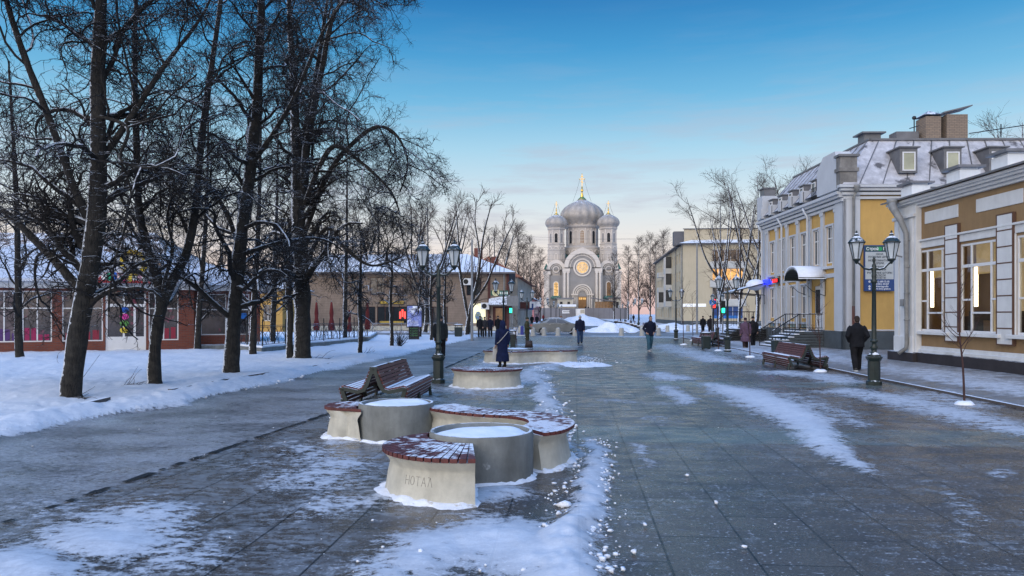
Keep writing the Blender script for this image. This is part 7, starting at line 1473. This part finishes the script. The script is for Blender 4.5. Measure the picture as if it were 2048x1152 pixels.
person('man in black jacket and trousers walking away beside the near right lamp', G(1714, 744), 1.78, AW-R(12), BK, (.012,.012,.014), shoes=(.05,.05,.05), hair=(.04,.03,.025), armpose='pockets', stride=.75, near=True, sole=(.6,.6,.56), bulk=1.12)
pw = person('woman in long hooded navy coat standing behind the half moon bench', G(1005, 734.5), 1.60, AW+R(25), (.010,.016,.05), (.02,.02,.03), coatlen=.22, hood=True, near=True, skirt=True, bulk=1.08)
person('person in dark quilted jacket seen behind the near left lamp post', G(881, 718), 1.76, AW, (.018,.022,.026), (.012,.013,.016), armpose='down', stride=.25, near=True, hat=(.015,.015,.02), bulk=1.15)
person('figure in olive uniform standing at the vendor table', G(1054, 693.5), 1.66, TH+R(80), (.060,.058,.030), (.055,.052,.028), hat=(.05,.05,.03), armpose='front', bulk=1.08)
person('person in blue jeans and dark jacket walking toward the viewer at the bollards', G(1160, 688), 1.75, TO, (.012,.015,.035), (.03,.06,.13), hat=(.35,.4,.42), stride=.25, bulk=1.08)
person('hunched walker in dark jacket and teal jeans coming up the street', G(1299, 703), 1.74, TO+R(8), (.012,.016,.035), (.04,.10,.14), shoes=(.45,.42,.40), armpose='pockets', stride=.55, lean=.22, bulk=1.1)
for px, c, lab, hh in ((960, BK, 'leftmost of the walking trio in dark clothes', 1.68), (969, (.03,.03,.035), 'middle one of the walking trio, greyish jacket', 1.62), (980.5, (.012,.015,.03), 'rightmost of the walking trio, dark blue coat', 1.64)):
    person(lab, G(px, 674.5), hh, TO, c, (.02,.02,.022), hat=(.02,.02,.025), stride=.4, coatlen=.7 if px > 975 else .8, group='dark figures walking together on the left')
person('dark figure before the canopied door of the wooden house', D(996, 64), 1.68, AW, BK, BK, hat=BK, coatlen=.6)
person('left one of two dark walkers far along the street', D(1064, 114), 1.70, TO, BK, BK, hat=BK, stride=.4, coatlen=.55)
person('right one of two dark walkers far along the street', D(1074, 116), 1.72, TO, (.02,.02,.024), BK, hat=BK, stride=.4)
person('tiny distant walker in a bright red jacket before the hoarding', D(1087, 185), 1.75, TO, (.45,.02,.03), BK, hat=(.3,.02,.02), stride=.4)
person('tiny distant figure in tan coat at the left bench row', D(1122, 150), 1.70, TO, (.22,.13,.08), BK, hat=(.2,.12,.07))
person('left one of a dark couple by the cream block', G(1406, 667), 1.66, AW, BK, BK, hat=BK, coatlen=.7, stride=.3)
person('right one of a dark couple by the cream block, long coat', G(1421, 671), 1.70, AW-R(20), (.016,.015,.018), BK, hat=BK, coatlen=.5, stride=.5)
person('lady in a long quilted purple coat walking away near the far steps', G(1491, 698), 1.64, AW, (.115,.070,.105), (.03,.02,.02), shoes=(.20,.17,.14), hat=(.04,.02,.03), coatlen=.42, hood=False, stride=.3, bulk=1.14)
person('companion in dark clothes right beside the lady in purple', G(1506, 693), 1.70, AW, BK, BK, hat=BK, stride=.3)
person('dark standing figure in the right bench row before the cathedral', D(1267, 178), 1.78, TO, BK, BK, hat=BK)
for px, lab, c in ((1171, 'left one of two tiny figures at the cathedral door', BK), (1177, 'right one of two tiny figures at the cathedral door', (.03,.03,.05))):
    x, y = D(px, 293); person(lab, (x, y, 3.2), 1.78, AW, c, BK, hat=BK)
x, y = G(994, 734.0); o = MB(); o.box((0,0,.2), (.30,.10,.40), 0, .92, .7); o.tube([(-.1,0,.39), (-.02,0,.56), (.02,0,.56), (.1,0,.39)], .012, 5); o = tag(o.build('shopping_bag', flat('pale_bag', (.50,.49,.46)), bevel=.02), 'pale shopping bag hanging at the side of the woman in navy', 'bag'); o.location = (x, y, .30); o.rotation_euler = (0, 0, TH+.3)
mb = MB(); mb.tube([(-.17,-.14,1.36), (0,-.19,1.2), (.2,-.16,.98), (.24,-.02,.9)], .014, 5); mb.tube([(-.17,.14,1.36), (0,.20,1.2), (.2,.16,.98), (.24,.02,.9)], .014, 5); mb.build('bag_strap', flat('pale_strap', (.4,.38,.34)), pw)
texts_to_meshes()
